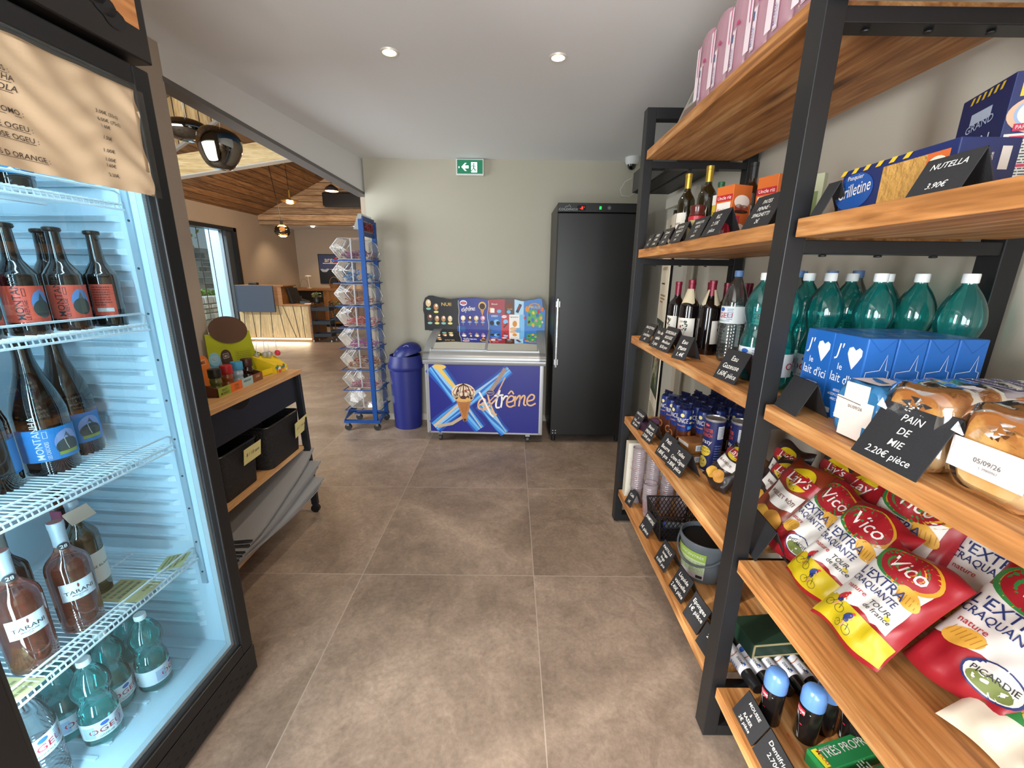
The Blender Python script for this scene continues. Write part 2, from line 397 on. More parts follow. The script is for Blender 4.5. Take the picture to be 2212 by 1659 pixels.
# ceiling of the shop with two holes' worth of downlights set into it, and the sloped edge over the opening
w = MB()
A, B, D_, E_ = (-1.66, 2.27), (-1.40, YB), (1.40, YB+.14), (1.40, -2.4)
w.add([(-1.40, YB+.14, CH), (A[0], A[1], CH), (-2.1, -2.4, CH), (1.40, -2.4, CH), (1.40, YB+.14, CH), (-1.40, YB+.14, CH+.12), (A[0], A[1], CH+.12), (-2.1, -2.4, CH+.12), (1.40, -2.4, CH+.12), (1.40, YB+.14, CH+.12)],
      [(0, 1, 2, 3, 4), (9, 8, 7, 6, 5), (0, 5, 6, 1), (1, 6, 7, 2), (2, 7, 8, 3), (3, 8, 9, 4), (4, 9, 5, 0)], PLASTER_W)
struct(w.build('ceiling'))
w = MB()
zA, zB = 2.415, 2.258
w.hexa([(A[0]-.10, A[1], zA), (B[0]-.10, B[1]+.14, zB), (B[0], B[1]+.14, zB), (A[0], A[1], zA)],
       [(A[0]-.10, A[1], 3.1), (B[0]-.10, B[1]+.14, 3.1), (B[0], B[1]+.14, CH), (A[0], A[1], CH)], PLASTER_W)
struct(w.build('trim_1'))
w = MB(); w.bar((A[0]-.05, A[1], zA-.012), (B[0]-.05, B[1]+.1, zB-.012), .10, .024, mat('#6b6764', .6)); struct(w.build('trim_2'))
w = MB(); w.box(-1.395, 1.265, YB-.012, YB, 0, .07, mat('#cfc8bb', .6)); w.box(-1.412, -1.40, YB, YB+.14, 0, .07, mat('#cfc8bb', .6)); struct(w.build('baseboard_back'))
w = MB(); w.box(1.258, 1.27, -2.2, 4.23, 0, .07, mat('#cfc8bb', .6)); struct(w.build('baseboard_right'))

# ---- reception hall beyond the opening
HALLP = mat('#aa9a89', .85)
PINE_R = wood('pine_roof', '#5f4026', '#805a36', '#9c754b', 'y', 1.0, .55, board=.16, baxis='x', gap='#2b190c')
PINE_G = wood('pine_gable', '#8a6543', '#b08c66', '#c9a882', 'x', 1.0, .6, board=.145, baxis='z', gap='#33200f')
PINE_V = wood('pine_upright', '#8c6b42', '#b0905f', '#c6a878', 'z', 1.0, .6, board=.16, baxis='x', gap='#2a1c0d')
BEAMW = wood('pine_beam', '#b5945f', '#cdb07c', '#dbc393', 'x', .8, .6)
XL = -6.3
w = MB()                                            # left wall of the hall with the window opening Y 8.35..9.95
def wally(y0, y1, z0, z1): w.box(XL-.3, XL, y0, y1, z0, z1, HALLP)
wally(2.3, 8.3, 0, 2.9); wally(10.0, 13.0, 0, 2.9); wally(8.3, 10.0, 2.47, 2.9); wally(8.3, 10.0, 0, .12)
struct(w.build('wall_hall_left'))
w = MB()
for y0, y1 in ((8.3, 8.38), (9.9, 10.0)): w.box(XL-.28, XL+.03, y0, y1, .12, 2.47, STEEL)
w.box(XL-.28, XL+.03, 8.3, 10.0, 2.39, 2.47, STEEL); w.box(XL-.28, XL+.05, 8.3, 10.0, .10, .2, STEEL)
w.box(XL-.10, XL-.04, 9.72, 9.9, .2, 2.39, mat('#4d5257', .4, .4)); w.box(XL-.24, XL-.17, 9.78, 9.86, .2, 2.39, mat('#8d9aa3', .4, .4))
for y in (9.05, 9.42): w.rod((XL-.2, y, .2), (XL-.2, y, 2.39), .008, BLKP)
struct(w.build('window_1'))
w = MB(); w.rect(plane_map((XL-.16, 9.1, 1.3), (0, 1, 0), (0, 0, 1)), -.72, .62, -1.1, 1.09, film('pane_glass', '#f2fbff', .02)); struct(w.build('window_2'))
w = MB(); w.box(XL-.3, -1.5, 12.7, 12.85, 0, 2.9, HALLP); struct(w.build('wall_hall_back'))
w = MB(); w.box(-1.5, -1.38, 4.41, 12.9, 0, 3.0, HALLP); struct(w.build('wall_hall_right'))
w = MB(); w.box(XL-.02, -1.5, 11.1, 12.7, 2.70, 2.78, PLASTER_W); struct(w.build('ceiling_hall_back'))
# gable: boards across, slope from 2.9 at the left wall
w = MB(); sl = .49
def zr(x): return 2.86+sl*(x-XL)
w.add([(XL, 10.98, 2.66), (-1.4, 10.98, 2.66), (-1.4, 10.98, zr(-1.4)+.1), (XL, 10.98, zr(XL)+.1), (XL, 11.12, 2.66), (-1.4, 11.12, 2.66), (-1.4, 11.12, zr(-1.4)+.1), (XL, 11.12, zr(XL)+.1)],
      [(0, 1, 2, 3), (7, 6, 5, 4), (0, 4, 5, 1), (3, 2, 6, 7), (0, 3, 7, 4), (1, 5, 6, 2)], PINE_G)
struct(w.build('wall_hall_gable'))
w = MB(); w.hexa([(XL-.1, 2.2, zr(XL-.1)), (-1.0, 2.2, zr(-1.0)), (-1.0, 11.1, zr(-1.0)), (XL-.1, 11.1, zr(XL-.1))], [(XL-.1, 2.2, zr(XL-.1)+.1), (-1.0, 2.2, zr(-1.0)+.1), (-1.0, 11.1, zr(-1.0)+.1), (XL-.1, 11.1, zr(XL-.1)+.1)], PINE_R)
struct(w.build('ceiling_hall'))
# upright boards of the dormer cheek, and the tie beam
w = MB(); Yv = 6.2
w.add([(-4.75, Yv, 2.985), (-3.3, Yv, 3.80), (-3.3, Yv, 4.3), (-4.75, Yv, 3.6), (-4.75, Yv+.03, 2.985), (-3.3, Yv+.03, 3.80), (-3.3, Yv+.03, 4.3), (-4.75, Yv+.03, 3.6)], [(0, 1, 2, 3), (7, 6, 5, 4), (0, 4, 5, 1), (0, 3, 7, 4), (1, 5, 6, 2), (2, 6, 7, 3)], PINE_V)
w.bar((-4.75, Yv-.01, 2.975), (-3.3, Yv-.01, 3.79), .05, .03, mat('#8a8279', .6))
struct(w.build('wall_hall_dormer'))
w = MB(); w.hexa([(-4.95, 6.3, 2.75), (-2.0, 6.3, 3.20), (-2.0, 6.42, 3.20), (-4.95, 6.42, 2.75)], [(-4.95, 6.3, 3.01), (-2.0, 6.3, 3.45), (-2.0, 6.42, 3.45), (-4.95, 6.42, 3.01)], BEAMW)
w.hexa([(-4.95, 6.295, 2.735), (-2.0, 6.295, 3.185), (-2.0, 6.425, 3.185), (-4.95, 6.425, 2.735)], [(-4.95, 6.295, 2.75), (-2.0, 6.295, 3.20), (-2.0, 6.425, 3.20), (-4.95, 6.425, 2.75)], mat('#b9b2a6', .6))
tag(w.build('tie_beam'), 'pale pine tie beam crossing the hall under the wooden ceiling', 'beam', kind='structure')

w = MB()
w.box(XL-.3, -1.72, 2.2, 2.32, 0, .35, HALLP); w.box(XL-.3, -1.72, 2.2, 2.32, 2.75, 5.6, HALLP); w.box(XL-.3, -5.7, 2.2, 2.32, .35, 2.75, HALLP); w.box(-2.3, -1.72, 2.2, 2.32, .35, 2.75, HALLP)
struct(w.build('wall_hall_front'))
w = MB(); w.box(-7.6, -7.3, -1.0, 4.5, -.1, 5.6, mat('#c9c2b4', .9)); struct(w.build('sun_blocker_wall'))  # unseen slab added to keep the sun out of the hall-side opening
# ---- outside the hall window
o = MB(); o.box(-16, XL-.3, 4, 20, -.4, -.1, mat('#c9cdc6', .9)); struct(o.build('ground_outside'))
o = MB(); o.box(XL-.72, XL-.32, 10.05, 10.3, -.1, 3.2, mat('#a9cfe8', .8)); struct(o.build('wall_outside_reveal'))
STN = mat('#a7aca6', .9)
def stone_wall(name, x, y0, y1, z0, z1, label, seed):
    rr = random.Random(seed); m = MB(); ms = [mat(c, .95) for c in ('#b4b7ae', '#99a09a', '#c4c6bb', '#88918c')]
    z = z0
    while z < z1:
        hgt = rr.uniform(.12, .22); y = y0+rr.uniform(-.2, 0)
        while y < y1:
            wd = rr.uniform(.2, .5); m.box(x, x+.25+rr.uniform(0, .06), y, y+wd-.02, z, z+hgt-.02, rr.choice(ms)); y += wd
        z += hgt
    return tag(m.build(name, bevel=.02), label, 'wall', kind='structure')
stone_wall('stone_wall', -8.6, 8.2, 12.8, -.1, .75, 'grey dry stone wall just outside the hall window', 3)
stone_wall('stone_wall', -11.5, 9.5, 16.5, .9, 2.3, 'pale dry stone terrace wall higher up outside the hall window', 5)
def leafy(name, x0, x1, y0, y1, z0, z1, n, label, cols, seed, cat='hedge'):
    rr = random.Random(seed); m = MB(); ms = [mat(c, .8) for c in cols]
    for i in range(n):
        p = Vector((rr.uniform(x0, x1), rr.uniform(y0, y1), rr.uniform(z0, z1))); a = Vector((rr.uniform(-1, 1), rr.uniform(-1, 1), rr.uniform(-1, 1))).normalized(); b = a.orthogonal().normalized()
        s = rr.uniform(.05, .13); m.add([p-a*s, p+b*s*.5, p+a*s, p-b*s*.5], [(0, 1, 2, 3)], rr.choice(ms))
    return tag(m.build(name), label, cat, kind='stuff')
leafy('hedge_foliage', -9.3, -8.7, 9, 12.6, .7, 1.0, 900, 'green hedge leaves above the low stone wall outside', ('#5f8f45', '#7fae5e', '#44702f'), 4)
leafy('tree_foliage', -13.5, -12.5, 10, 17.5, 2.3, 4.4, 2200, 'sunlit yellow-green leaves at the top of the view outside the window', ('#9bb84e', '#b8cf6a', '#7ea03f'), 6, 'foliage')
# ================================================================== shelving unit on the right
XF = .675; XR = 1.16
LV = dict(s1=2.138, s2=1.66, s3=1.20, s4=.72, s5=.24)
unit = thing('shelving_unit', 'long industrial shelving unit of oak boards in black steel frames along the right wall', 'shelves', (.9, 1.0, 0))
UO = Vector((.9, 1.0, 0))
def put(mb, name, **k):
    mb.v = [tuple(Vector(v)-UO) for v in mb.v]; return mb.build(name, unit, **k)
def upright(y0):
    m = MB(); y1 = y0+.06
    m.box(.665, .712, y0, y1, .012, 2.335, STEEL); m.box(1.20, 1.25, y0, y1, .012, 2.335, STEEL)
    m.box(.712, 1.20, y0, y1, 2.285, 2.335, STEEL); m.box(.712, 1.20, y0, y1, .012, .055, STEEL)
    for z in LV.values():
        m.box(.712, 1.20, y0+.004, y1-.004, z-.078, z-.046, STEEL)
        for x in (.78, .92, 1.06): m.rod((x, y0+.03, z-.079), (x, y0+.03, z-.084), .009, BLKP, 8)
    for x in (.69, 1.225): m.rod((x, y0+.03, 0), (x, y0+.03, .013), .016, BLKP, 12)
    return m
for y0 in (2.345, 1.066, -.28): put(upright(y0), 'upright_frame', bevel=.002)
def board(y0, y1, z, seed):
    m = MB(); T = .042
    m.box(XF, 1.17, y0, y1, z-T, z, OAK)
    return put(m, 'shelf_board', bevel=.002)
for i, (k, z) in enumerate(LV.items()):
    board(1.140, 2.335, z, i); board(-.2, 1.052, z, i+9)

# ---- price cards: black folded tents with chalk writing
def price_card(x, y, z, w, h, rz, label, lines, lean=.42, size=None, spread=None):
    t = thing('price_card', label, 'price card', (x, y, z), rz)
    m = MB(); th = .0022; dx = h*sin(lean); hz = h*cos(lean)
    m.hexa([(0, w/2, 0), (0, -w/2, 0), (th, -w/2, 0), (th, w/2, 0)], [(dx, w/2, hz), (dx, -w/2, hz), (dx+th, -w/2, hz), (dx+th, w/2, hz)], CHALK)
    m.hexa([(2*dx, w/2, 0), (2*dx, -w/2, 0), (2*dx+th, -w/2, 0), (2*dx+th, w/2, 0)], [(dx, w/2, hz), (dx, -w/2, hz), (dx+th, -w/2, hz), (dx+th, w/2, hz)], CHALK)
    fm = plane_map((0, 0, 0), (0, -1, 0), (sin(lean), 0, cos(lean)))
    n = len(lines); W = mat('#f3f1ea', .7)
    for i, l in enumerate(lines):
        if not l: continue
        s = size or h*.5/max(n, 3)
        m.text(l, s, fm, 0, h*(.86-.80*(i+.72)/n), W, maxw=w*.86, shear=.12, rot=.03*((i % 2)-.3))
    m.build('card', t)
    return t
S = LV
price_card(.668, 2.19, S['s2'], .075, .07, 0, 'tiny price card next to the far frame on the shelf of oil bottles', ['Sel', '1 €'])
price_card(.668, 2.09, S['s2'], .09, .075, 0, 'price card reading HUILE in front of the first oil bottle', ['HUILE', '4.50€', 'pièce'])
price_card(.668, 1.965, S['s2'], .10, .078, 0, 'price card beside the HUILE card, its text starting with a small word', ['Cornet', '3€', 'pce'])
price_card(.668, 1.82, S['s2'], .12, .085, 0, 'price card with four chalk lines left of the HARICOTS VERTS card', ['RETOUR', 'MONACO', '2.10€', 'pce'])
price_card(.672, 1.655, S['s2'], .125, .085, 0, 'price card reading HARICOTS VERTS on the oil bottle shelf', ['HARICOTS', 'VERTS', '2 €', 'pièce'])
price_card(.668, 1.50, S['s2'], .13, .09, 0, 'price card reading RIZ on the oil bottle shelf', ['RIZ', '2.10€', 'pièce'])
price_card(.672, 1.235, S['s2'], .13, .095, 0, 'price card reading PATES PENNE SPAGHETTI in front of the orange boxes', ['PATES', 'PENNE -', 'SPAGHETTI', '2€'])
price_card(.675, .995, S['s2'], .035, .075, 0, 'blank-looking price card standing left of the toast box', [''])
price_card(.68, .735, S['s2'], .092, .064, 0, 'price card reading NUTELLA 3.90€ on the second shelf from the top', ['NUTELLA', '', '3.90€'], size=.0105)
price_card(.68, .545, S['s2'], .11, .09, 0, 'dark price card at the right border below the bread box', [''])
price_card(.672, 2.11, S['s3'], .115, .1, .1, 'price card nearest the far frame on the wine shelf', ['SAUCE POIS', 'à', 'CHATEAU', '6€'])
price_card(.668, 1.945, S['s3'], .1, .1, .1, 'second price card from the far frame on the wine shelf', ['Vin de', 'table', '5 pce'])
price_card(.672, 1.84, S['s3'], .11, .115, .1, 'third price card from the far frame on the wine shelf', ['BORDEAUX', 'ROUGE', 'Moelleux', '8.50 pce'])
price_card(.672, 1.655, S['s3'], .075, .1, .35, 'small price card standing alone in front of the wine bottles', ['Eau', 'Plate', '1.4€'])
price_card(.685, 1.305, S['s3'], .115, .105, .1, 'price card reading Eau Gazeuse in front of the water bottles', ['Eau', 'Gazeuse', '1,60€ pièce'])
price_card(.69, 1.0, S['s3'], .1, .09, -.1, 'price card seen edge-on beside the middle steel post on the milk shelf', [''])
price_card(.668, .69, S['s3'], .135, .12, 0, 'large price card reading PAIN DE MIE in front of the loaves', ['PAIN', 'DE', 'MIE', '2.20€ pièce'], size=.0135)
price_card(.678, 2.155, S['s4'], .1, .1, .1, 'price card nearest the far frame on the biscuit shelf', ['CHOCOLAT', 'à', 'TARTINER', '2€ pièce'])
price_card(.678, 1.96, S['s4'], .1, .1, .1, 'second price card from the far frame on the biscuit shelf', ['Biscuit', 'PRINCE', '2.50€ pce'])
price_card(.685, 1.755, S['s4'], .115, .115, .1, 'third price card from the far frame on the biscuit shelf', ['Petit', 'Beurre', '1.80€ pce'])
price_card(.69, 1.625, S['s4'], .13, .11, .1, 'price card reading Tuiles Crème Oignon in front of the crisp tubes', ['Tuiles', 'Crème Oignon', '2.80€ pièce'])
price_card(.725, 1.11, S['s4'], .13, .11, -.1, 'price card with its back to the middle steel post beside the chip bags', [''])
price_card(.68, 2.155, S['s5'], .07, .1, .2, 'price card nearest the far frame on the lowest shelf', ['Café', '1€'])
price_card(.688, 1.885, S['s5'], .1, .11, .1, 'price card in front of the black plastic basket', ['SHAMPOING', '', '1€ pièce'])
price_card(.686, 1.635, S['s5'], .1, .11, .1, 'price card left of the grey bucket on the lowest shelf', ['PASTILLE', 'lavage', 'linge', '0.50€ pce'])
price_card(.69, 1.455, S['s5'], .105, .11, .1, 'price card reading Liquide vaisselle on the lowest shelf', ['Liquide', 'vaisselle', '2.40€ pièce'])
price_card(.69, 1.305, S['s5'], .105, .11, .1, 'price card reading Eponges on the lowest shelf', ['Eponges', '1€ pièce', ''])
price_card(.685, 1.19, S['s5'], .08, .09, .1, 'price card half hidden behind the middle steel post on the lowest shelf', ['2€', ''])
price_card(.69, .93, S['s5'], .105, .085, 0, 'price card reading MOUSSE A RASER on the lowest shelf', ['MOUSSE', 'à', 'RASER', '2€ pièce'], lean=.5)
price_card(.69, .815, S['s5'], .115, .085, 0, 'price card reading Dentifrice on the lowest shelf', ['Dentifrice', '2.70€', ''], lean=.5)

# ================================================================== bottles
TEAL = film('teal_plastic', '#93e3df', .06, .20, .05, '#35c2c2', 1.25)
CLEAR = film('clear_plastic', '#dfe8ea', .08, .05, .05, '#cfd8da', 1.4)
GLASSD = mat('#120c0c', .08, coat=.6)
def spread_prof(prof, n=3):
    """smooth a profile with Catmull-Rom"""
    out = []
    for i in range(len(prof)-1):
        p0 = prof[max(i-1, 0)]; p1 = prof[i]; p2 = prof[i+1]; p3 = prof[min(i+2, len(prof)-1)]
        for k in range(n):
            t = k/n; f = lambda a, b, c, d: .5*((2*b)+(-a+c)*t+(2*a-5*b+4*c-d)*t*t+(-a+3*b-3*c+d)*t**3)
            out.append((max(f(p0[0], p1[0], p2[0], p3[0]), 0), f(p0[1], p1[1], p2[1], p3[1])))
    return out+[prof[-1]]
def petal(a, z): return 1-.10*max(0, 1-z/.022)*(.5+.5*cos(5*a))
def ogeu(label, H, R, kind, loc, rz=0, group=None):
    """sparkling water in a pinched teal bottle, or still water in a straight ribbed clear one"""
    t = thing('water_bottle', label, 'bottle', loc, rz, group)
    m = MB(); k = H/.32; q = R/.044
    if kind == 'teal':
        pr = [(.034*q, 0), (.042*q, .012*k), (.0435*q, .03*k), (.0435*q, .105*k), (.042*q, .13*k), (.036*q, .152*k), (.0335*q, .165*k), (.036*q, .18*k), (.043*q, .205*k), (.0435*q, .225*k), (.038*q, .252*k), (.026*q, .278*k), (.014*q, .296*k), (.013*q, .302*k)]
        m.lathe(spread_prof(pr), TEAL, 28, caps=True, wob=petal)
    else:
        pr = [(.036*q, 0), (.0425*q, .01*k), (.044*q, .02*k)]
        z = .02
        while z < .13: pr += [(.0425*q, (z+.006)*k), (.044*q, (z+.012)*k)]; z += .012
        pr += [(.044*q, .2*k), (.040*q, .225*k), (.030*q, .262*k), (.018*q, .288*k), (.014*q, .298*k), (.013*q, .303*k)]
        m.lathe(spread_prof(pr, 2), CLEAR, 28, caps=True, wob=petal)
    m.build('body', t, smooth=True, ang=60)
    capm = mat('#e8edee', .5) if kind == 'teal' else mat('#5d7fb0', .45)
    m = MB(); m.lathe([(.0145, .302*k), (.0155, .304*k), (.0155, .321*k), (.0145, .323*k)], capm, 18); m.build('cap', t, smooth=True)
    m = MB(); z0 = (.04 if kind == 'teal' else .14)*k; z1 = (.105 if kind == 'teal' else .2)*k; r = (.0438 if kind == 'teal' else .0443)*q
    lab = mat('#dfe6ea', .5); fm = cyl_map(r, (z0+z1)/2)
    hh = (z1-z0)/2
    m.rect(fm, -pi*r, pi*r, -hh, hh, lab, .0003, 28, 1)
    for off in (0, 2*pi*r/2):
        m.text('OGEU', hh*.62, fm, off, -hh*.35, mat('#b3243a', .5), sx=1.15, d=.0009)
        m.ell(fm, off, hh*.62, hh*.34, hh*.22, mat('#2b62b8', .5), .0009)
        m.text('GAZEUSE' if kind == 'teal' else 'MINERALE', hh*.2, fm, off, -hh*.8, mat('#3d7a5a', .5))
    m.lines_of_text(fm, .022, .045, -hh*.8, hh*.8, 8, mat('#7a93b5', .6), .0009, 3)
    m.rect(fm, -.05, -.024, -hh*.8, hh*.6, mat('#a9bdd6', .6), .0009, 4)
    m.build('label', t, smooth=True, ang=80)
    return t
teal0 = ogeu('teal sparkling water bottle right behind the Eau Gazeuse card', .335, .046, 'teal', (.79, 1.335, S['s3']), .4, 'sparkling water bottles on the middle shelf')
tb = [(.79, 1.225, -.5, 'teal sparkling water bottle hidden partly by the middle post'), (.89, 1.20, .5, 'teal sparkling water bottle just right of the middle post, its label turned to the right'),
      (.90, 1.30, 0, 'teal sparkling water bottle behind the first pair at the middle post'), (.98, 1.14, 0, 'teal sparkling water bottle behind the left milk carton'), (.99, 1.25, .3, 'teal sparkling water bottle one row behind the milk cartons, left of centre'),
      (1.08, 1.13, 0, 'teal sparkling water bottle at the wall, second from the right'), (1.085, 1.24, 0, 'teal sparkling water bottle at the wall, third from the right'), (1.08, 1.01, 0, 'rightmost teal sparkling water bottle, at the wall behind the milk')]
for x, y, rz, lb in tb: clone(teal0, (x, y, S['s3']), rz, lb)
clear0 = ogeu('clear still water bottle beside the last red wine bottle', .345, .045, 'clear', (.865, 1.64, S['s3']), .1, 'still water bottles on the middle shelf')
for x, y, rz, lb in [(.97, 1.60, .2, 'clear still water bottle behind the first teal bottle'), (1.08, 1.60, .1, 'clear still water bottle at the wall behind the clear pair'), (1.08, 1.45, .3, 'clear still water bottle at the wall behind the middle post'),
                     (1.09, 1.355, .5, 'clear still water bottle at the wall right of the middle post'), (.98, 1.47, .9, 'clear still water bottle hidden behind the first teal bottle')]:
    clone(clear0, (x, y, S['s3']), rz, lb)

def wine(label, loc, rz, glass, capc, lab='white', H=.30, R=.038, collar=False, group=None, name='wine_bottle', cat='bottle', capmat=None, title=''):
    t = thing(name, label, cat, loc, rz, group); k = H/.30; q = R/.038
    m = MB(); m.lathe(spread_prof([(.034*q, 0), (.038*q, .006), (.038*q, .10*k), (.038*q, .178*k), (.034*q, .200*k), (.019*q, .222*k), (.0145, .235*k), (.0135, .262*k), (.0135, .296*k)]), glass, 26, caps=True)
    m.build('body', t, smooth=True, ang=60)
    m = MB(); m.lathe([(.0142, .238*k), (.0146, .285*k), (.0156, .286*k), (.0156, .299*k), (.0146, .30*k)], capmat or mat(capc, .35, .2), 18); m.build('capsule', t, smooth=True)
    m = MB(); r = R+.0004; fm = cyl_map(r, .045*k); hh = .095*k
    m.rect(fm, -1.15*r, 1.15*r, 0, hh, mat('#e7e3da', .6), .0002, 16)
    if lab == 'vine':
        rr = random.Random(int(loc[1]*1000)); g = mat('#3c4a38', .6); rd = mat('#8e2f2a', .6)
        for i in range(16): m.ell(fm, rr.uniform(-.004, .016), rr.uniform(.04, .085), .003, .004, g, .0006, 7, 1, rr.uniform(0, 3))
        m.line(fm, [(.004, .02), (.008, .045), (.004, .07), (.01, .085)], .0012, g); m.ell(fm, -.014, .06, .004, .006, rd)
        m.text('DINE', .009, fm, -.006, .078, INK); m.text('TION', .008, fm, .004, .008, INK)
    elif lab == 'tarani': pass
    m.rect(fm, 1.75*r, 3.0*r, -.004, hh*.9, mat('#cdd3da', .6), .0002, 8); m.lines_of_text(fm, 1.85*r, 2.9*r, .004, hh*.8, 9, mat('#5a6472', .6), .0006, 5)
    if title: m.text(title, .008, fm, 0, .05, INK, maxw=1.9*r)
    m.build('label', t, smooth=True, ang=80)
    if collar:
        m = MB(); cm_ = mat('#c9bd9f', .7)
        prof = [(.0165, .262*k), (.030, .2*k)]
        for i, sg in enumerate((-1, 1)):
            def fn(u_, v_, sg=sg):
                a = (u_-.5)*2.1+(0 if sg < 0 else pi); r_ = .0165+(.0345*q-.0165)*v_; return (-r_*cos(a), -r_*sin(a), (.263-.07*v_-.012*v_*(1-abs(2*u_-1)**2)*-1)*k)
            m.grid(fn, 10, 3, cm_)
        def cf(x, y, d=0): 
            v_ = (.245*k-y)/.07; r_ = .0165+.02*v_+.001+d; a = x/.026; return Vector((-r_*cos(a), -r_*sin(a), y))
        m.ell(cf, 0, .232*k, .0065, .0065, INK, .0005, 16, 1, 0, .75); m.text('NF', .004, cf, 0, .230*k, INK)
        m.build('neck_label', t, smooth=True)
    return t
RW = 'red wine bottles on the middle shelf'
w0 = wine('red wine bottle with white vine label at the left end of the wine row', (.80, 2.05, S['s3']), .2, GLASSD, '#7d1c33', 'vine', group=RW)
w1 = wine('red wine bottle with beige neck collar and vine label, front of the wine row', (.80, 1.90, S['s3']), .75, GLASSD, '#7d1c33', 'vine', .31, .041, True, RW)
clone(w0, (.83, 1.965, S['s3']), .5, 'red wine bottle with vine label between the first and the collared bottle')
clone(w1, (.845, 1.795, S['s3']), 2.6, 'red wine bottle with beige neck collar and its dark back turned, right of centre')
for x, y, rz, lb in [(.90, 1.93, 1, 'red wine bottle in the second row behind the first collared one'), (.93, 1.84, 1, 'red wine bottle in the second row between both collared ones'), (1.0, 1.80, 1, 'red wine bottle deep in the row behind the clear water bottle'),
                     (.95, 1.74, 2, 'red wine bottle just left of the clear water bottle'), (1.06, 1.70, 1, 'red wine bottle at the wall right behind the clear water bottle')]:
    clone(w0 if lb.endswith('d') else w0, (x, y, S['s3']), rz, lb)
# oils and vinegar on the second shelf
OILG = mat('#1f1c0c', .08, coat=.6)
ol = wine('dark oil bottle with gold cap, left one of the two, on the second shelf', (.80, 2.07, S['s2']), .1, OILG, '#c7a445', 'white', .315, .037, group='oil bottles on the second shelf', name='oil_bottle', capmat=mat('#c9a74a', .3, .8), title='VINAIGRE')
clone(ol, (.83, 1.925, S['s2']), .1, 'dark oil bottle with gold cap behind the small jar on the second shelf')
yo = wine('yellow oil bottle with green cap behind the two dark oil bottles', (.97, 2.11, S['s2']), .1, film('yellow_oil', '#d9b94a', .06, .35, .05, '#c9a63a', 1.3), '#2f6b4a', 'white', .29, .038, name='oil_bottle', title='HUILE')
wine('black-capped vinegar bottle standing behind the jar on the second shelf', (.95, 1.80, S['s2']), .1, mat('#2a1a0e', .1, coat=.5), '#141414', 'white', .30, .034, name='vinegar_bottle', capmat=mat('#16161a', .4), title='BALSAMICO')
# ================================================================== goods on the shelves
def hexc(c): return mat(c, .45)
# ---- toilet rolls in pink wrapping
def roll_pack(label, x, y, rz, n=1):
    t = thing('toilet_roll_pack', label, 'toilet paper', (x, y, S['s1']), rz, 'pink toilet roll packs on the top shelf')
    m = MB(); pk = film('pink_wrap', '#e7a9bd', .10, .86, .12, '#e9b4c4', 1.4)
    W, D, H = .20, .115, .235
    def fn(u_, v_):
        a = 2*pi*u_; z = H*v_; e = 3.2; ca, sa = cos(a), sin(a)
        k = (abs(ca)**e+abs(sa)**e)**(-1/e); pin = 1-.12*max(0, (abs(v_-.5)*2)**8)
        wob = 1+.03*cos(4*a)*sin(v_*pi)+.012*sin(31*a+9*v_)
        return (D/2*ca*k*pin*wob, W/2*sa*k*pin*wob, z)
    m.grid(fn, 48, 14, pk)
    m.lathe([(.0, .0), (.05, .002)], pk, 12); m.lathe([(.052, H-.002), (0, H+.008)], pk, 12, caps=False)
    m.build('rolls', t, smooth=True, ang=70)
    m = MB(); fm = plane_map((-D/2*1.015, 0, 0), (0, -1, 0), (0, 0, 1)); wt = mat('#f0dfe6', .4)
    m.rect(fm, -.072, -.02, .03, .2, wt, .002, 2, 4)
    m.line(fm, [(-.03+.012*cos(a), .15+.055*sin(a)) for a in [radians(q) for q in range(100, 250, 15)]], .008, mat('#c8327a', .4), .003)
    m.rect(fm, .03, .06, .135, .146, mat('#c8327a', .4), .003)
    m.rect(fm, -.002, .034, .02, .13, wt, .003); m.frame(fm, 0, .032, .022, .128, .001, mat('#44506b', .5), .0036)
    m.text('MILENA', .011, fm, .012, .03, mat('#5b5f9b', .5), al='l', rot=pi/2, d=.004); m.text('DOUCEUR', .007, fm, .024, .03, mat('#5b5f9b', .5), al='l', rot=pi/2, d=.004)
    m.rect(fm, .004, .014, .095, .118, mat('#1d5a86', .5), .004)
    m.build('print', t)
    fmn = plane_map((0, -W/2*1.01, 0), (1, 0, 0), (0, 0, 1))
    return t
rp = roll_pack('pink toilet roll pack at the far end, beside the leaning picture', .745, 1.93, 0)
ys = [(1.845, 'second pink toilet roll pack from the far end'), (1.74, 'third pink toilet roll pack from the far end, curved magenta mark in the open'), (1.60, 'fourth pink toilet roll pack from the far end'),
      (1.50, 'fifth pink toilet roll pack from the far end, cut by the top of the picture'), (1.385, 'pink toilet roll pack nearest to the middle steel post')]
rp.scale = (1, .56, 1)
rp.location.y = 1.775; 
pos = [1.66, 1.54, 1.42, 1.31, 1.195]
for (yy, lb), py in zip(ys, pos):
    c = clone(rp, (.745, py, S['s1']), 0, lb); c.scale = (1, .58, 1)
# leaning picture behind the packs
t = thing('framed_picture', 'black framed picture leaning at the far end of the top shelf', 'picture', (.735, 2.09, S['s1']), 0)
m = MB(); R_ = Matrix.Rotation(radians(0), 3, 'X')
fmP = plane_map((0, .0, 0), (.06, -1, 0), (.42, 0, 1))
m.hexa([fmP(-.1, 0, 0), fmP(.1, 0, 0), fmP(.1, 0, -.012), fmP(-.1, 0, -.012)], [fmP(-.1, .3, 0), fmP(.1, .3, 0), fmP(.1, .3, -.012), fmP(-.1, .3, -.012)], BLKP); m.build('frame', t)
m = MB(); m.rect(fmP, -.088, .088, .012, .288, mat('#b9b3a8', .5), .001); m.rect(fmP, -.07, .07, .03, .13, mat('#8a7468', .6), .0016); m.rect(fmP, -.06, .06, .15, .26, mat('#7f8c84', .6), .0016); m.lines_of_text(fmP, -.07, .07, .01, .03, 2, mat('#6c675e', .6), .0018); m.build('print', t)

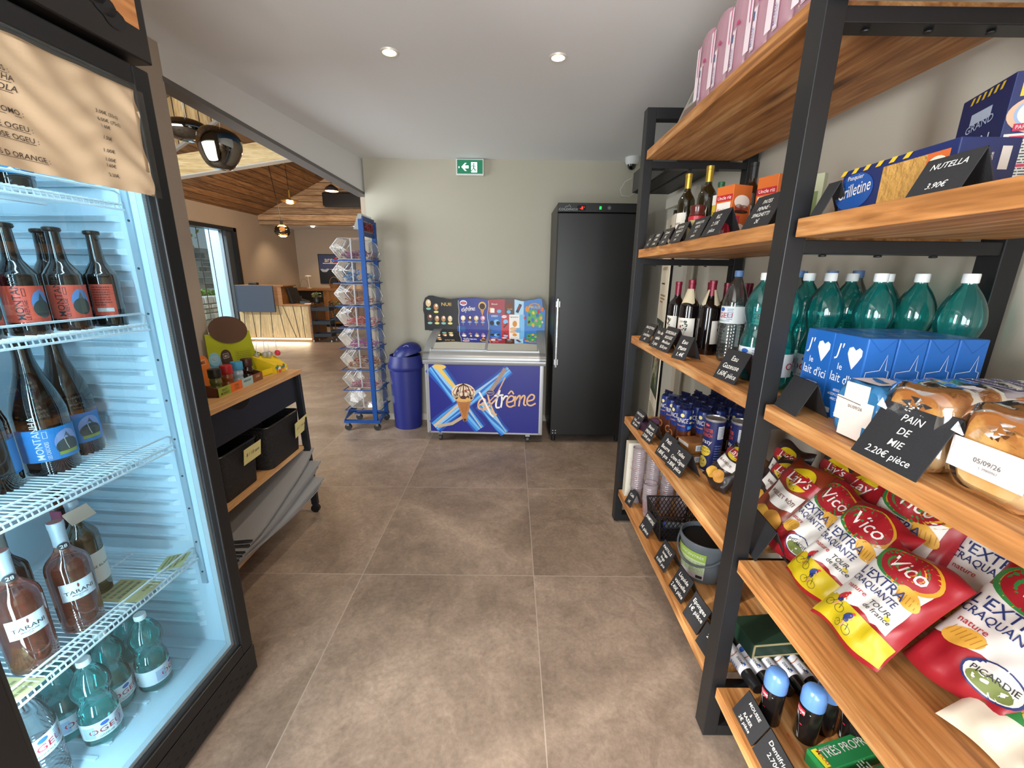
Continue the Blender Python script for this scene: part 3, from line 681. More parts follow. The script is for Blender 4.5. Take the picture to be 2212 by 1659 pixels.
# ---- generic boxes
def carton(name, label, cat, x, y, z, sx, sy, sz, rz, base, group=None, deco=None, bev=.0015):
    t = thing(name, label, cat, (x, y, z), rz, group); m = MB(); m.box(-sx/2, sx/2, -sy/2, sy/2, 0, sz, base)
    F = plane_map((-sx/2, 0, 0), (0, -1, 0), (0, 0, 1)); Sd = plane_map((0, -sy/2, 0), (1, 0, 0), (0, 0, 1)); Tp = plane_map((0, 0, sz), (0, -1, 0), (1, 0, 0))
    m.build('box', t, bevel=bev)
    if deco: m = MB(); deco(m, F, Sd, Tp); m.build('print', t)
    return t
ORG = hexc('#cf6a2c')
def rice(m, F, Sd, Tp):
    w = mat('#e9e4dc', .5); r = hexc('#b3202f')
    m.rect(F, -.03, .03, .04, .12, w); m.rect(F, -.036, .036, .125, .145, r, .0006); m.text('Uncle riz', .012, F, 0, .13, w, maxw=.06); m.text('Riz long', .012, F, 0, .09, mat('#b0552a', .6)); m.text('grain', .012, F, 0, .07, mat('#b0552a', .6)); m.ell(F, .022, .055, .009, .009, hexc('#2a6fb0'), .001)
    for fm in (Sd,):
        for dx, dy, rx, ry, c in ((0, .12, .035, .022, '#efe6da'), (-.01, .10, .02, .012, '#8e3b2a'), (.014, .098, .018, .012, '#a34a2c'), (0, .087, .034, .006, '#3a1c14'), (0, .03, .028, .018, '#efe0cc')): m.ell(fm, dx, dy, rx, ry, mat(c, .6), .0006)
carton('rice_box', 'orange rice box with a white panel, left one of the two', 'box', .79, 1.61, S['s2'], .085, .075, .175, .35, ORG, 'orange rice boxes on the second shelf', rice)
carton('rice_box', 'orange rice box behind the PATES card, right one of the two', 'box', .86, 1.475, S['s2'], .085, .075, .18, .35, ORG, 'orange rice boxes on the second shelf', rice)
carton('couscous_pack', 'yellow and white pack leaning between the black-capped bottle and the orange box', 'food pack', .80, 1.705, S['s2'], .05, .06, .165, .3, hexc('#d6be3c'), None, lambda m, F, Sd, Tp: (m.rect(F, -.03, .03, .13, .165, mat('#e9e6da', .5)), m.text('Couscous', .013, F, 0, .10, INK, maxw=.055, rot=.3), m.rect(F, -.03, .03, .0, .04, hexc('#b3202f'))))
carton('seed_packet', 'thin pale green packet at the right end of the orange boxes', 'food pack', .92, 1.40, S['s2'], .02, .08, .17, .5, mat('#a9ad8e', .6), None, lambda m, F, Sd, Tp: m.rect(F, -.03, .03, .05, .12, mat('#6d7d4c', .6)))
def pillow(label, name, cat, w, h, th, matf, frame, deco=None, group=None, nu=26, nv=30, seed=1, puff=1.0, back=None, crimp='#b9bcc0'):
    """a filled bag: frame = (origin, ux, uy); front bulges out along ux x uy"""
    o, ux, uy = frame; o = Vector(o); ux = Vector(ux).normalized(); uy = Vector(uy).normalized(); n = ux.cross(uy)
    t = thing(name, label, cat, o, 0, group); rr = random.Random(seed); ph = [rr.uniform(0, 6) for _ in range(6)]
    def prof(u_, v_):
        a = max(0, 1-abs(2*u_-1)**2.6); b = max(0, 1-abs(2*v_-1)**4.5)
        return (a**.55)*(b**.6)
    def wr(u_, v_): return .0035*sin(17*u_+ph[0]+5*v_)*sin(9*v_+ph[1])+.0028*sin(31*v_+ph[2]+11*u_)*(abs(2*v_-1))+.003*sin(23*u_*(1.2-v_)+ph[3])
    def P(u_, v_, sgn=1, d=0):
        e = abs(2*u_-1); pinch = 1-.07*sin(pi*v_)
        x = (u_-.5)*w*pinch; y = v_*h+.012*sin(ph[4]+7*u_)*(abs(2*v_-1))**4*(1 if v_ > .5 else -1)*.6
        z = sgn*(th/2)*prof(u_, v_)*puff+wr(u_, v_)*prof(u_, v_)**.3*(1 if sgn > 0 else .5)
        return ux*x+uy*y+n*(z+d)
    fm = lambda x, y, d=0: P(min(max(x/w+.5, 0), 1), min(max(y/h, 0), 1), 1, d+.0012)
    m = MB(); m.grid(lambda a, b: P(a, b), nu, nv, matf); m.grid(lambda a, b: P(1-a, b, -1), nu, nv, back or matf)
    m.build('bag', t, smooth=True, ang=70)
    if deco: m = MB(); deco(m, fm, w, h); m.build('print', t, smooth=True, ang=70)
    return t
RED = mat('#961a24', .36); DRK = mat('#2b2221', .3); BRN = mat('#7a301a', .36); WHT = mat('#d6d2cc', .45); NVY = mat('#1e2c63', .45); YEL = mat('#bfa812', .42); GLD = mat('#c58f22', .45); CHIP = mat('#d3a03c', .55); CHIPD = mat('#a9741f', .6); GRN = mat('#2f7a3c', .4)
def jag(base, amp, n, w, seed):
    rr = random.Random(seed); vals = [base+rr.uniform(-amp, amp) for _ in range(n+1)]
    def f(x):
        t = (x/w+.5)*n; i = max(0, min(int(t), n-1)); k = t-i; return vals[i]*(1-k)+vals[i+1]*k
    return f
def cyclist(m, fm, x, y, s, jer, helm, rot=0):
    sk = mat('#c98a6a', .6)
    m.ell(fm, x, y, s*.20, s*.30, hexc(jer), .0016, 12, 1, -.5); m.ell(fm, x+s*.05, y-s*.28, s*.16, s*.16, NVY, .0018, 10, 1); m.ell(fm, x+s*.17, y+s*.30, s*.10, s*.08, hexc(helm), .0018, 10, 1)
    m.line(fm, [(x+s*.1, y+s*.12), (x+s*.3, y-s*.12)], s*.07, sk, .0018); m.line(fm, [(x+s*.05, y-s*.35), (x+s*.1, y-s*.65), (x-s*.02, y-s*.85)], s*.09, sk, .0018)
    for dx in (-.28, .36): m.ell(fm, x+s*dx, y-s*.78, s*.24, s*.24, INK, .0019, 18, 1, 0, .9)
    m.line(fm, [(x-s*.28, y-s*.78), (x, y-s*.42), (x+s*.3, y-s*.4), (x+s*.36, y-s*.78)], s*.03, INK, .002)
def vico(m, fm, w, h, tour=True):
    m.strip(fm, -w*.49, w*.36, jag(h*.28, .006, 14, w, 4), jag(h*.74, .006, 14, w, 9), WHT, 28, 14, .0006)
    if tour: m.strip(fm, -w*.49, w*.49, h*.03, lambda x: h*(.26-.05*(x/w)), YEL, 14, 8, .0008)
    m.ell(fm, -w*.02, h*.80, w*.40, h*.16, GLD, .001, 28, 4, -.08); m.ell(fm, -w*.08, h*.80, w*.40, h*.155, GRN, .0012, 28, 4, -.08); m.ell(fm, -w*.04, h*.805, w*.37, h*.145, RED, .0015, 28, 4, -.08)
    m.text('Vico', h*.13, fm, -w*.03, h*.745, WHT, sx=.95, shear=.12, rot=-.06, d=.003)
    m.ell(fm, w*.22, h*.61, w*.19, h*.065, CHIP, .0016, 18, 3, -.5)
    for i in range(6): m.line(fm, [(w*(.08+.05*i), h*.63), (w*(.10+.05*i), h*.56)], .0013, CHIPD, .0022)
    m.text("L'EXTRA", h*.088, fm, -w*.13, h*.555, NVY, sx=1.05, maxw=w*.66, rot=-.04, d=.003); m.text('CRAQUANTE', h*.062, fm, -w*.13, h*.475, NVY, sx=.95, maxw=w*.68, rot=-.04, d=.003)
    m.text('nature', h*.045, fm, -w*.26, h*.40, mat('#a8242d', .5), sx=1.1, d=.003)
    if tour:
        m.text('TOUR', h*.045, fm, w*.1, h*.385, INK, shear=.2, d=.003); m.text('de france', h*.042, fm, w*.12, h*.335, INK, shear=.2, d=.003); m.ell(fm, w*.24, h*.375, w*.035, w*.035, YEL, .0024)
        cyclist(m, fm, -w*.30, h*.30, h*.15, '#c02a2f', '#c02a2f'); cyclist(m, fm, -w*.05, h*.19, h*.13, '#2c3a78', '#d03a30')
    else:
        m.ell(fm, w*.12, h*.2, w*.23, h*.11, NVY, .0012, 24, 3); m.ell(fm, w*.12, h*.2, w*.21, h*.1, WHT, .0016, 24, 3); m.ell(fm, w*.12, h*.165, w*.17, h*.055, mat('#6f7a3a', .6), .002, 18, 2); m.text('PICARDIE', h*.04, fm, w*.12, h*.2, INK, maxw=w*.36, rot=.1, d=.003)
        m.ell(fm, -w*.24, h*.32, w*.17, h*.07, CHIP, .0016, 18, 3, .4)
        for i in range(7): m.line(fm, [(-w*.38+i*w*.045, h*.30), (-w*.35+i*w*.045, h*.37)], .0013, CHIPD, .0022)
def lays(m, fm, w, h, flav='POULET RÔTI', dark=False):
    m.strip(fm, -w*.44, w*.44, lambda x: h*(.70-.05*cos(x/w*3)), lambda x: h*(.86-.08*(x/w)**2*4), RED, 14, 5, .0008)
    m.ell(fm, 0, h*.78, w*.28, h*.15, YEL, .0011, 28, 4); m.strip(fm, -w*.42, w*.42, h*.715, h*.835, RED, 14, 4, .0016)
    m.text("Lay's", h*.12, fm, 0, h*.725, WHT, sx=1.05, shear=.2, rot=.05, d=.003)
    m.strip(fm, -w*.34, w*.34, lambda x: h*(.42-.04*cos(x/w*6)), lambda x: h*(.63-.03*cos(x/w*6)), WHT, 14, 5, .0012); m.text(flav, h*.05, fm, 0, h*.49, mat('#5a1d18', .5), maxw=w*.6, d=.003)
    m.ell(fm, -w*.14, h*.2, w*.2, h*.12, CHIP, .0013, 20, 3, .2); m.ell(fm, w*.14, h*.23, w*.2, h*.12, mat('#c48a35', .55), .0017, 20, 3, -.3)
def fr(o, az, el, roll=0):
    """bag frame leaning back: az turns it about the vertical, el = steepness of its height"""
    ux = Vector((sin(radians(az)), -cos(radians(az)), 0)); back = Vector((cos(radians(az)), sin(radians(az)), 0))
    uy = back*cos(radians(el))+Vector((0, 0, 1))*sin(radians(el))
    if roll:
        q = Matrix.Rotation(radians(roll), 3, ux.cross(uy)); ux = q @ ux; uy = q @ uy
    return (o, ux, uy)
z4 = S['s4']
VG = 'red and white chip bags in the heap'
SEAL = mat('#cfd1d3', .3, .4)
pillow('small dark chip bag with orange chips printed on it, left of the middle post', 'chip_bag', 'chips', .135, .195, .06, DRK, fr((.795, 1.49, z4+.012), 20, 52, -14), lambda m, f, w, h: lays(m, f, w, h, 'BARBECUE'), 'dark chip bags', seed=3)
pillow('dark chip bag top seen in the shadow just right of the post, the upper one', 'chip_bag', 'chips', .15, .2, .06, DRK, fr((.93, 1.33, z4+.05), 5, 70), lambda m, f, w, h: lays(m, f, w, h), 'dark chip bags', seed=4)
pillow('dark chip bag with white flavour panel between the post and the chicken-flavoured bag', 'chip_bag', 'chips', .15, .2, .06, DRK, fr((.86, 1.27, z4+.03), 10, 62, -8), lambda m, f, w, h: lays(m, f, w, h, 'BARBECUE'), 'dark chip bags', seed=5)
pillow('dark chip bag standing behind the brown chicken-flavoured one', 'chip_bag', 'chips', .16, .21, .06, DRK, fr((.98, 1.17, z4+.07), 5, 72), lambda m, f, w, h: lays(m, f, w, h), 'dark chip bags', seed=6)
pillow('brown-red chip bag reading POULET ROTI', 'chip_bag', 'chips', .17, .27, .07, BRN, fr((.80, 1.165, z4+.012), 8, 58, -6), lays, seed=7)
pillow('brown-red chip bag lying in shadow right behind the POULET ROTI one', 'chip_bag', 'chips', .17, .25, .06, BRN, fr((.93, 1.05, z4+.05), 8, 60), lays, seed=8)
pillow('red chip bag with a round regional badge, leftmost of the red ones', 'chip_bag', 'chips', .155, .27, .07, RED, fr((.80, 1.04, z4+.015), 12, 54, -8), lambda m, f, w, h: vico(m, f, w, h, False), VG, seed=9)
pillow('red, white and yellow cyclist chip bag, farther of the two in front', 'chip_bag', 'chips', .16, .28, .07, RED, fr((.775, .905, z4+.015), 16, 52, -8), vico, VG, seed=10)
pillow('red, white and yellow chip bag with cyclists, frontmost of the heap', 'chip_bag', 'chips', .155, .26, .07, RED, fr((.74, .752, z4+.025), 18, 46, -8), vico, VG, seed=11)
pillow('red chip bag with round badge, directly behind the frontmost one to its right', 'chip_bag', 'chips', .2, .30, .08, RED, fr((.86, .615, z4+.03), 14, 46, -4), lambda m, f, w, h: vico(m, f, w, h, False), VG, seed=12)
pillow('red and yellow chip bag at the right border above the green one', 'chip_bag', 'chips', .2, .30, .08, RED, fr((.99, .52, z4+.02), 5, 46), vico, VG, seed=13)
pillow('shaded red chip bag in the back row behind the two cyclist bags', 'chip_bag', 'chips', .2, .28, .07, RED, fr((.93, .90, z4+.05), 12, 60), vico, VG, seed=14)
pillow('shaded red chip bag in the back row at the wall, right of centre', 'chip_bag', 'chips', .2, .28, .07, RED, fr((1.0, .74, z4+.06), 12, 62), vico, VG, seed=15)
pillow('red chip bag lying on its side, its silver seal up, behind the second cyclist bag', 'chip_bag', 'chips', .15, .24, .06, RED, fr((.915, 1.0, z4+.10), 40, 50, -30), lambda m, f, w, h: m.strip(f, -w*.45, w*.45, h*.88, h*.97, SEAL, 12, 2, .001), seed=16)
pillow('shaded red chip bag at the right border in the back row', 'chip_bag', 'chips', .2, .28, .07, RED, fr((1.03, .56, z4+.09), 8, 62), vico, VG, seed=17)
def bret(m, f, w, h):
    m.strip(f, -w*.46, w*.46, lambda x: h*.22+.3*(x+w/2)*.3, lambda x: h*.52+.3*(x+w/2), GRN, 14, 6, .0008)
    m.ell(f, -w*.04, h*.47, w*.27, h*.27, CHIP, .0014, 28, 5, .5); m.ell(f, -w*.27, h*.78, w*.13, h*.14, CHIP, .0014, 20, 3, .9)
    for i in range(11):
        m.line(f, [(-w*.24+i*.012, h*.42+.05*sin(i*.3)+.004*j+j*.017) for j in range(7)], .0022, CHIPD, .003)
    m.text('ARÔME', h*.05, f, w*.3, h*.86, NVY, d=.003); m.ell(f, w*.05, h*.1, .012, .008, GRN, .002)
pillow('cream and green chip bag with a big ridged chip, bottom right corner', 'chip_bag', 'chips', .22, .30, .07, mat('#d9cdb8', .4), fr((.84, .50, z4+.0), 18, 33, -6), bret, seed=18)

# ---- biscuits
def prince(label, x, y, rz, h=.235):
    t = thing('biscuit_pack', label, 'biscuits', (x, y, z4), rz, 'rolls of chocolate biscuits'); R = .031; br = mat('#4a2415', .3); bl = mat('#182a6b', .3)
    m = MB(); n = 20
    m.lathe(spread_prof([(.02, 0), (R, .006), (R, .075*h/.235), (R*1.01, .12*h/.235)], 2), br, n); m.lathe(spread_prof([(R*1.01, .12*h/.235), (R, .16), (R, h-.025), (R*.9, h-.014)], 2), bl, n)
    fmd = mat('#141b3c', .3); m.lathe([(R*.9, h-.014), (.016, h-.006), (.02, h+.004)], fmd, n, wob=lambda a, z: 1+.12*cos(7*a)); m.box(-.002, .002, -.026, .026, h-.006, h+.010, fmd)
    m.build('wrapper', t, smooth=True)
    m = MB(); fm = cyl_map(R+.0006, 0)
    for off in (0, pi*R):
        m.text('PRINCE', .022, fm, off, h-.075, WHT, maxw=.06, shear=.1); m.ell(fm, off+.004, h-.04, .009, .009, mat('#d9cf8a', .5)); m.ell(fm, off-.002, .075, .016, .019, mat('#a8652f', .5)); m.ell(fm, off-.002, .075, .011, .013, br, .001); m.text('Chocolat', .008, fm, off, h-.092, mat('#d9a066', .5))
        m.rect(fm, off-.024, off+.016, .014, .026, mat('#d99a1e', .5), .0005, 4)
    o2 = pi*R/2
    m.rect(fm, o2-.018, o2+.016, h-.105, h-.09, mat('#3f93d6', .4), .0006, 4); m.ell(fm, o2, h-.125, .014, .012, mat('#a8652f', .5)); m.rect(fm, o2-.016, o2+.018, .015, .06, mat('#d9dce0', .5), .0006, 4); m.lines_of_text(fm, o2-.013, o2+.015, .018, .058, 5, INK, .001)
    m.ell(fm, o2-.006, h-.05, .008, .008, mat('#cfd39a', .5)); m.ell(fm, o2, h-.075, .012, .005, mat('#d6c6a0', .5))
    m.build('print', t, smooth=True, ang=80)
    return t
pr0 = prince('biscuit roll at the left end of the front row, behind the second card', .80, 2.03, .3)
k = 0
names = ['left', 'second from the left', 'third from the left', 'fourth from the left']
rows = [('front', .80, [(1.96, .9, 'second biscuit roll of the front row, with a blue band'), (1.885, .2, 'third biscuit roll of the front row, cream-filled cookie shown'), (1.81, .7, 'fourth biscuit roll of the front row, standing behind the small biscuit boxes')]),
        ('second', .875, [(2.0, .5, 'left biscuit roll of the second row'), (1.925, .2, 'second biscuit roll of the second row'), (1.85, .2, 'third biscuit roll of the second row'), (1.775, .4, 'right biscuit roll of the second row, left of the crisp tubes')]),
        ('third', .95, [(2.03, .1, 'left biscuit roll of the third row'), (1.955, .2, 'second biscuit roll of the third row'), (1.88, .2, 'third biscuit roll of the third row'), (1.80, .2, 'right biscuit roll of the third row')]),
        ('back', 1.03, [(2.02, .2, 'left biscuit roll of the back row at the wall'), (1.94, .2, 'second biscuit roll of the back row at the wall'), (1.86, .2, 'third biscuit roll of the back row at the wall'), (1.775, .2, 'right biscuit roll of the back row at the wall, above the crisp tube lids')])]
for rn, x, l in rows:
    for y, rz, lb in l: clone(pr0, (x, y, z4), rz, lb)
def petit(m, F, Sd, Tp):
    m.rect(F, -.04, .04, .03, .046, WHT); m.rect(Sd, -.02, .045, .012, .038, mat('#dfe3e8', .5)); 
    for i in range(12): m.rect(Sd, -.014+i*.0045, -.012+i*.0045, .015, .035, INK, .0008)
carton('biscuit_box', 'brown biscuit box with barcode, upper one of the stacked pair', 'biscuits', .825, 1.735, z4+.051, .11, .085, .05, .15, mat('#8a5a2c', .45), 'stacked small biscuit boxes', petit)
carton('biscuit_box', 'brown biscuit box with barcode, lower one of the stacked pair', 'biscuits', .825, 1.73, z4, .11, .085, .05, .1, mat('#7d5128', .45), 'stacked small biscuit boxes', petit)
carton('chocolate_box', 'flat dark purple chocolate box behind the first card of the biscuit shelf', 'box', .76, 2.12, z4, .12, .10, .045, .2, mat('#3a2036', .45), None, lambda m, F, Sd, Tp: (m.rect(Tp, -.04, .04, .01, .05, mat('#5b3a66', .5)), m.ell(Sd, 0, .02, .03, .014, mat('#7d4a25', .5))))
def tube_can(label, x, y, rz):
    t = thing('crisp_tube', label, 'crisps', (x, y, z4), rz, 'cardboard crisp tubes'); R = .0385; H = .235
    m = MB(); m.lathe([(R, .004), (R, H-.006)], mat('#1c2557', .35), 30); m.build('tube', t, smooth=True)
    m = MB(); m.lathe([(R, 0), (R+.001, .001), (R+.001, .006), (R, .007)], SILVER, 30); m.lathe([(R+.0005, H-.008), (R+.002, H-.004), (R+.002, H+.002), (R-.001, H+.002), (R-.002, H-.002), (0, H-.002)], mat('#b9bcc2', .25, .7), 30); m.build('lid', t, smooth=True)
    m = MB(); fm = cyl_map(R+.0006); og = mat('#d1502a', .45)
    m.ell(fm, 0, H-.025, .012, .008, RED); m.text('Vico', .007, fm, 0, H-.028, WHT)
    m.text('MONSTER', .016, fm, 0, H-.055, og, maxw=.052); m.text('MUNCH', .016, fm, 0, H-.076, og, maxw=.05); m.text('crazy', .019, fm, 0, H-.105, WHT, maxw=.05, shear=.15)
    m.ell(fm, 0, .095, .026, .022, mat('#d8b93a', .5), .0004); m.text('CHEDDAR', .009, fm, -.002, .103, INK); m.text('OIGNON', .009, fm, -.002, .09, INK)
    ch = mat('#dcc65e', .5); m.ell(fm, -.004, .045, .021, .026, ch, .0007, 18, 3); m.ell(fm, -.011, .052, .003, .004, mat('#8a5a22', .6), .0012); m.ell(fm, .003, .052, .003, .004, mat('#8a5a22', .6), .0012); m.line(fm, [(-.012, .038), (-.004, .033), (.005, .038)], .002, mat('#8a5a22', .6), .0012)
    m.rect(fm, .045, .075, H-.08, H-.025, mat('#cfd3da', .5), .0004, 5); m.lines_of_text(fm, .047, .073, H-.078, H-.028, 8, mat('#5a6070', .5)); m.lines_of_text(fm, .04, .078, .03, .13, 9, mat('#5d6aa0', .5))
    m.build('print', t, smooth=True, ang=80); return t
tb0 = tube_can('dark blue crisp tube reading MONSTER MUNCH crazy, the front one', .855, 1.64, .35)
clone(tb0, (.945, 1.60, z4), -.3, 'dark blue crisp tube on the right behind the front one')

# ---- milk
def milk(label, x, y, side):
    t = thing('milk_carton', label, 'milk', (x, y, S['s3']), 0, 'blue milk cartons on the middle shelf'); bl = mat('#1f63b4', .35); sx, sy, sz = .064, .094, .20
    m = MB(); m.box(-sx/2, sx/2, -sy/2, sy/2, 0, sz, bl); m.build('carton', t, bevel=.0025)
    m = MB(); F = plane_map((-sx/2, 0, 0), (0, -1, 0), (0, 0, 1)); D = plane_map((0, -sy/2, 0), (1, 0, 0), (0, 0, 1)); Tp = plane_map((0, 0, sz), (0, -1, 0), (1, 0, 0)); w = mat('#e8edf2', .5)
    hp = [(0, -.030), (.012, -.012), (.021, .004), (.020, .016), (.011, .021), (.002, .014), (-.007, .021), (-.017, .017), (-.019, .004), (-.011, -.012)]
    m.poly(F, [(.018+a, .155+b) for a, b in hp], w); m.text("J'", .03, F, -.026, .15, w, shear=.15); m.text('le', .016, F, -.016, .118, w); m.text("lait d'ici", .023, F, 0, .088, w, maxw=.08, rot=-.05)
    for i, s_ in enumerate(('#ESSENTIEL', '#SCOPCOOPÉRATIVES', '#RECYCLABLE')): m.text(s_, .006, F, 0, .066-.011*i, w, maxw=.07)
    m.rect(F, -.04, -.02, .01, .022, w); m.text('source laitière', .005, F, .014, .014, w, maxw=.05)
    m.line(D, [(-.024, .02), (-.026, .1), (-.024, .125), (.005, .13), (.016, .165), (.018, .13), (.025, .128), (.024, .02), (-.024, .02)], .0014, w)
    m.frame(D, -.018, -.002, .09, .105, .001, w); m.rect(D, .008, .018, .075, .095, w); m.line(D, [(-.001, .108), (.004, .110), (.009, .104)], .001, w); m.text('#recyclons-moi', .004, D, 0, .045, w, maxw=.04)
    m.line(D, [(-.03, .2), (0, .17), (.03, .2)], .0008, mat('#174f96', .4))
    m.rect(Tp, -.02, .02, -.01, .012, mat('#5d8ac0', .4)); m.build('print', t); return t
mk = milk('blue milk carton at the front left corner of the group', .80, 1.03, 0)
for x, y, lb in [(.80, .935, 'blue milk carton at the front right corner of the group'), (.866, 1.03, 'blue milk carton behind the front left one'), (.866, .935, 'blue milk carton showing its recycling drawing, next behind the front right one'),
                 (.932, 1.03, 'blue milk carton in the third rank, far side'), (.932, .935, 'blue milk carton in the third rank showing its side'), (.998, 1.03, 'blue milk carton nearest the wall, far side'), (.998, .935, 'blue milk carton nearest the wall showing its small print')]:
    clone(mk, (x, y, S['s3']), 0, lb)

# ---- bread
def loaf(label, x, y, rz, kind, L=.27, W=.115, H=.125):
    t = thing('bread_loaf', label, 'bread', (x, y, S['s3']), rz, 'wrapped sandwich loaves' if kind == 'clear' else None)
    crust = MATS.get('crust')
    if not crust:
        crust = bpy.data.materials.new('crust'); crust.use_nodes = True; nt = crust.node_tree; b = nt.nodes['Principled BSDF']; b.inputs['Roughness'].default_value = .6
        tc = nt.nodes.new('ShaderNodeTexCoord'); sp = nt.nodes.new('ShaderNodeSeparateXYZ'); nt.links.new(tc.outputs['Object'], sp.inputs[0])
        no = nt.nodes.new('ShaderNodeTexNoise'); no.inputs['Scale'].default_value = 22; no.inputs['Detail'].default_value = 6; nt.links.new(tc.outputs['Object'], no.inputs['Vector'])
        a = nt.nodes.new('ShaderNodeMath'); a.operation = 'MULTIPLY_ADD'; nt.links.new(sp.outputs[2], a.inputs[0]); a.inputs[1].default_value = 4.2; nt.links.new(no.outputs[0], a.inputs[2])
        r = nt.nodes.new('ShaderNodeValToRGB'); r.color_ramp.elements[0].position = .55; r.color_ramp.elements[0].color = lin('#dcb67c'); r.color_ramp.elements[1].position = 1.35 if False else 1.0; r.color_ramp.elements[1].color = lin('#a0622a'); e = r.color_ramp.elements.new(.82); e.color = lin('#cf9a52')
        nt.links.new(a.outputs[0], r.inputs[0]); nt.links.new(r.outputs[0], b.inputs['Base Color']); MATS['crust'] = crust
    def sh(k, e=4.6, top=1.0, wr=0):
        def fn(u_, v_):
            a = 2*pi*v_; ca, sa = cos(a), sin(a); q = (abs(ca)**e+abs(sa)**e)**(-1/e)
            s_ = 2*u_-1; endf = (1-abs(s_)**10)**.25 if abs(s_) < 1 else 0
            xx = (L/2)*s_*(1 if abs(s_) < 1 else 1); rr_ = .86+.14*endf if abs(s_) < .999 else .80
            zz = H/2+H/2*sa*q*k*rr_*(1+.06*ca*ca*0)+(.006*max(0, sa) if top else 0); yy = W/2*ca*q*k*rr_
            if wr: 
                f_ = .004*sin(37*u_+8*v_*3)*sin(2*pi*3*v_+5*u_); zz += f_*sa; yy += f_*ca
            return (xx*(k if not wr else k+.01), yy, max(zz, .0008))
        return fn
    m = MB(); body = crust if kind == 'clear' else crust
    f = sh(.97); m.grid(f, 26, 32, body)
    for s_ in (0, 1): m.add([f(s_, j/32) for j in range(32)], [tuple(range(32))[::(1 if s_ else -1)]], body)
    m.build('loaf', t, smooth=True, ang=50)
    FM = plane_map((-L/2*.985, 0, 0), (0, -1, 0), (0, 0, 1))
    T_ = plane_map((0, 0, H+.006), (0, -1, 0), (1, 0, 0))
    m = MB()
    if kind == 'clear':
        wf = film('bread_film', '#f4f4f4', .09, .05, .10, '#e8e6e2', 1.35)
        g = sh(1.03, wr=1); m.grid(g, 30, 40, wf)
        rr = random.Random(int(y*1000))
        for i in range(14):                                   # gathered film at the end of the loaf
            a = rr.uniform(.2, 2.9); r0 = rr.uniform(.02, .05); m.add([(-L/2, cos(a)*r0, H*.55+sin(a)*r0*.8), (-L/2-.016, cos(a)*r0*1.2, H*.6+sin(a)*r0), (-L/2-.01, cos(a+.3)*r0*1.3, H*.62+sin(a+.3)*r0)], [(0, 1, 2)], wf)
        m.build('wrapper', t, smooth=True, ang=60)
        m = MB(); m.rect(FM, -.057, .052, .035, .085, mat('#e9e3e2', .5), .006, 4, 2); m.text('05/09/26', .008, FM, 0, .055, mat('#6b6660', .6), d=.0075); m.text('L 39000967', .004, FM, .004, .047, mat('#8b8680', .6), d=.0075)
        nv = mat('#23276a', .4); wt = mat('#e6e8f2', .4)
        m.rect(T_, -.045, .05, -.02, .075, wt, .002, 3, 3); m.rect(T_, -.042, .047, -.017, .072, nv, .0026, 3, 3)
        for i, s_ in enumerate(('MAXI TRANCHES', 'SANS CROÛTE', 'NUTRITION')): m.text(s_, .012, T_, 0, .045-.022*i, wt, maxw=.08, rot=pi, d=.0034)
        for i, c in enumerate(('#c8452f', '#e0922e', '#e6cf45', '#8dba55', '#3f8b4c')): m.rect(T_, -.04+i*.007, -.033+i*.007, -.085, -.073, mat(c, .5), .002)
        m.frame(T_, -.042, -.003, -.087, -.071, .0015, wt, .003); m.rect(T_, .008, .03, -.08, -.045, wt, .002); m.text('MIE', .009, T_, .042, -.07, wt, d=.003, rot=1.5)
        m.build('label', t, smooth=True)
    else:
        bl = mat('#2f6f9e', .3, bump=.5, bscale=25)
        g = sh(1.03, wr=1)
        m.grid(lambda a, b: g(a*.30, b), 12, 40, bl); m.add([g(0, j/40) for j in range(40)], [tuple(range(40))[::-1]], bl)
        m.grid(lambda a, b: g(.86+a*.14, b), 6, 40, bl); m.grid(lambda a, b: g(.3+a*.56, .55+b*.4), 10, 16, bl); m.grid(lambda a, b: g(.3+a*.56, b), 12, 40, film('bread_film', '#f4f4f4', .09, .05, .10, '#e8e6e2', 1.35)); m.build('wrapper', t, smooth=True, ang=60)
        m = MB(); lb_ = mat('#e5d9cf', .5); m.rect(FM, -.034, .022, .004, .118, lb_, .008, 3, 4); m.rect(FM, -.05, .038, .035, .085, lb_, .0084, 3, 3)
        m.rect(T_, -.034, .03, -L/2+.002, -L/2+.07, lb_, .003, 2, 2); m.text('01/09/26', .007, FM, -.002, .066, mat('#6b6660', .6), d=.0095); m.line(FM, [(-.05, .082), (.01, .078)], .0012, INK, .0095); m.rect(T_, .0, .018, -.115, -.1, mat('#3b6fa0', .5), .004)
        m.build('label', t)
    return t
loaf('bread loaf in a blue bag left of the PAIN DE MIE card', .845, .815, .05, 'blue', W=.11, H=.115)
l0 = loaf('sandwich loaf in clear film right behind the PAIN DE MIE card', .845, .70, 0, 'clear', W=.125, H=.14)
clone(l0, (.85, .565, S['s3']), -.03, 'sandwich loaf dated 05/09/26 right of the PAIN DE MIE card')
clone(l0, (1.075, .74, S['s3']), 0, 'sandwich loaf at the wall behind the blue-bagged loaf', scale=(.55, 1, 1))
clone(l0, (1.065, .60, S['s3']), 0, 'sandwich loaf at the wall on the right, behind the clear loaves', scale=(.55, 1, 1))

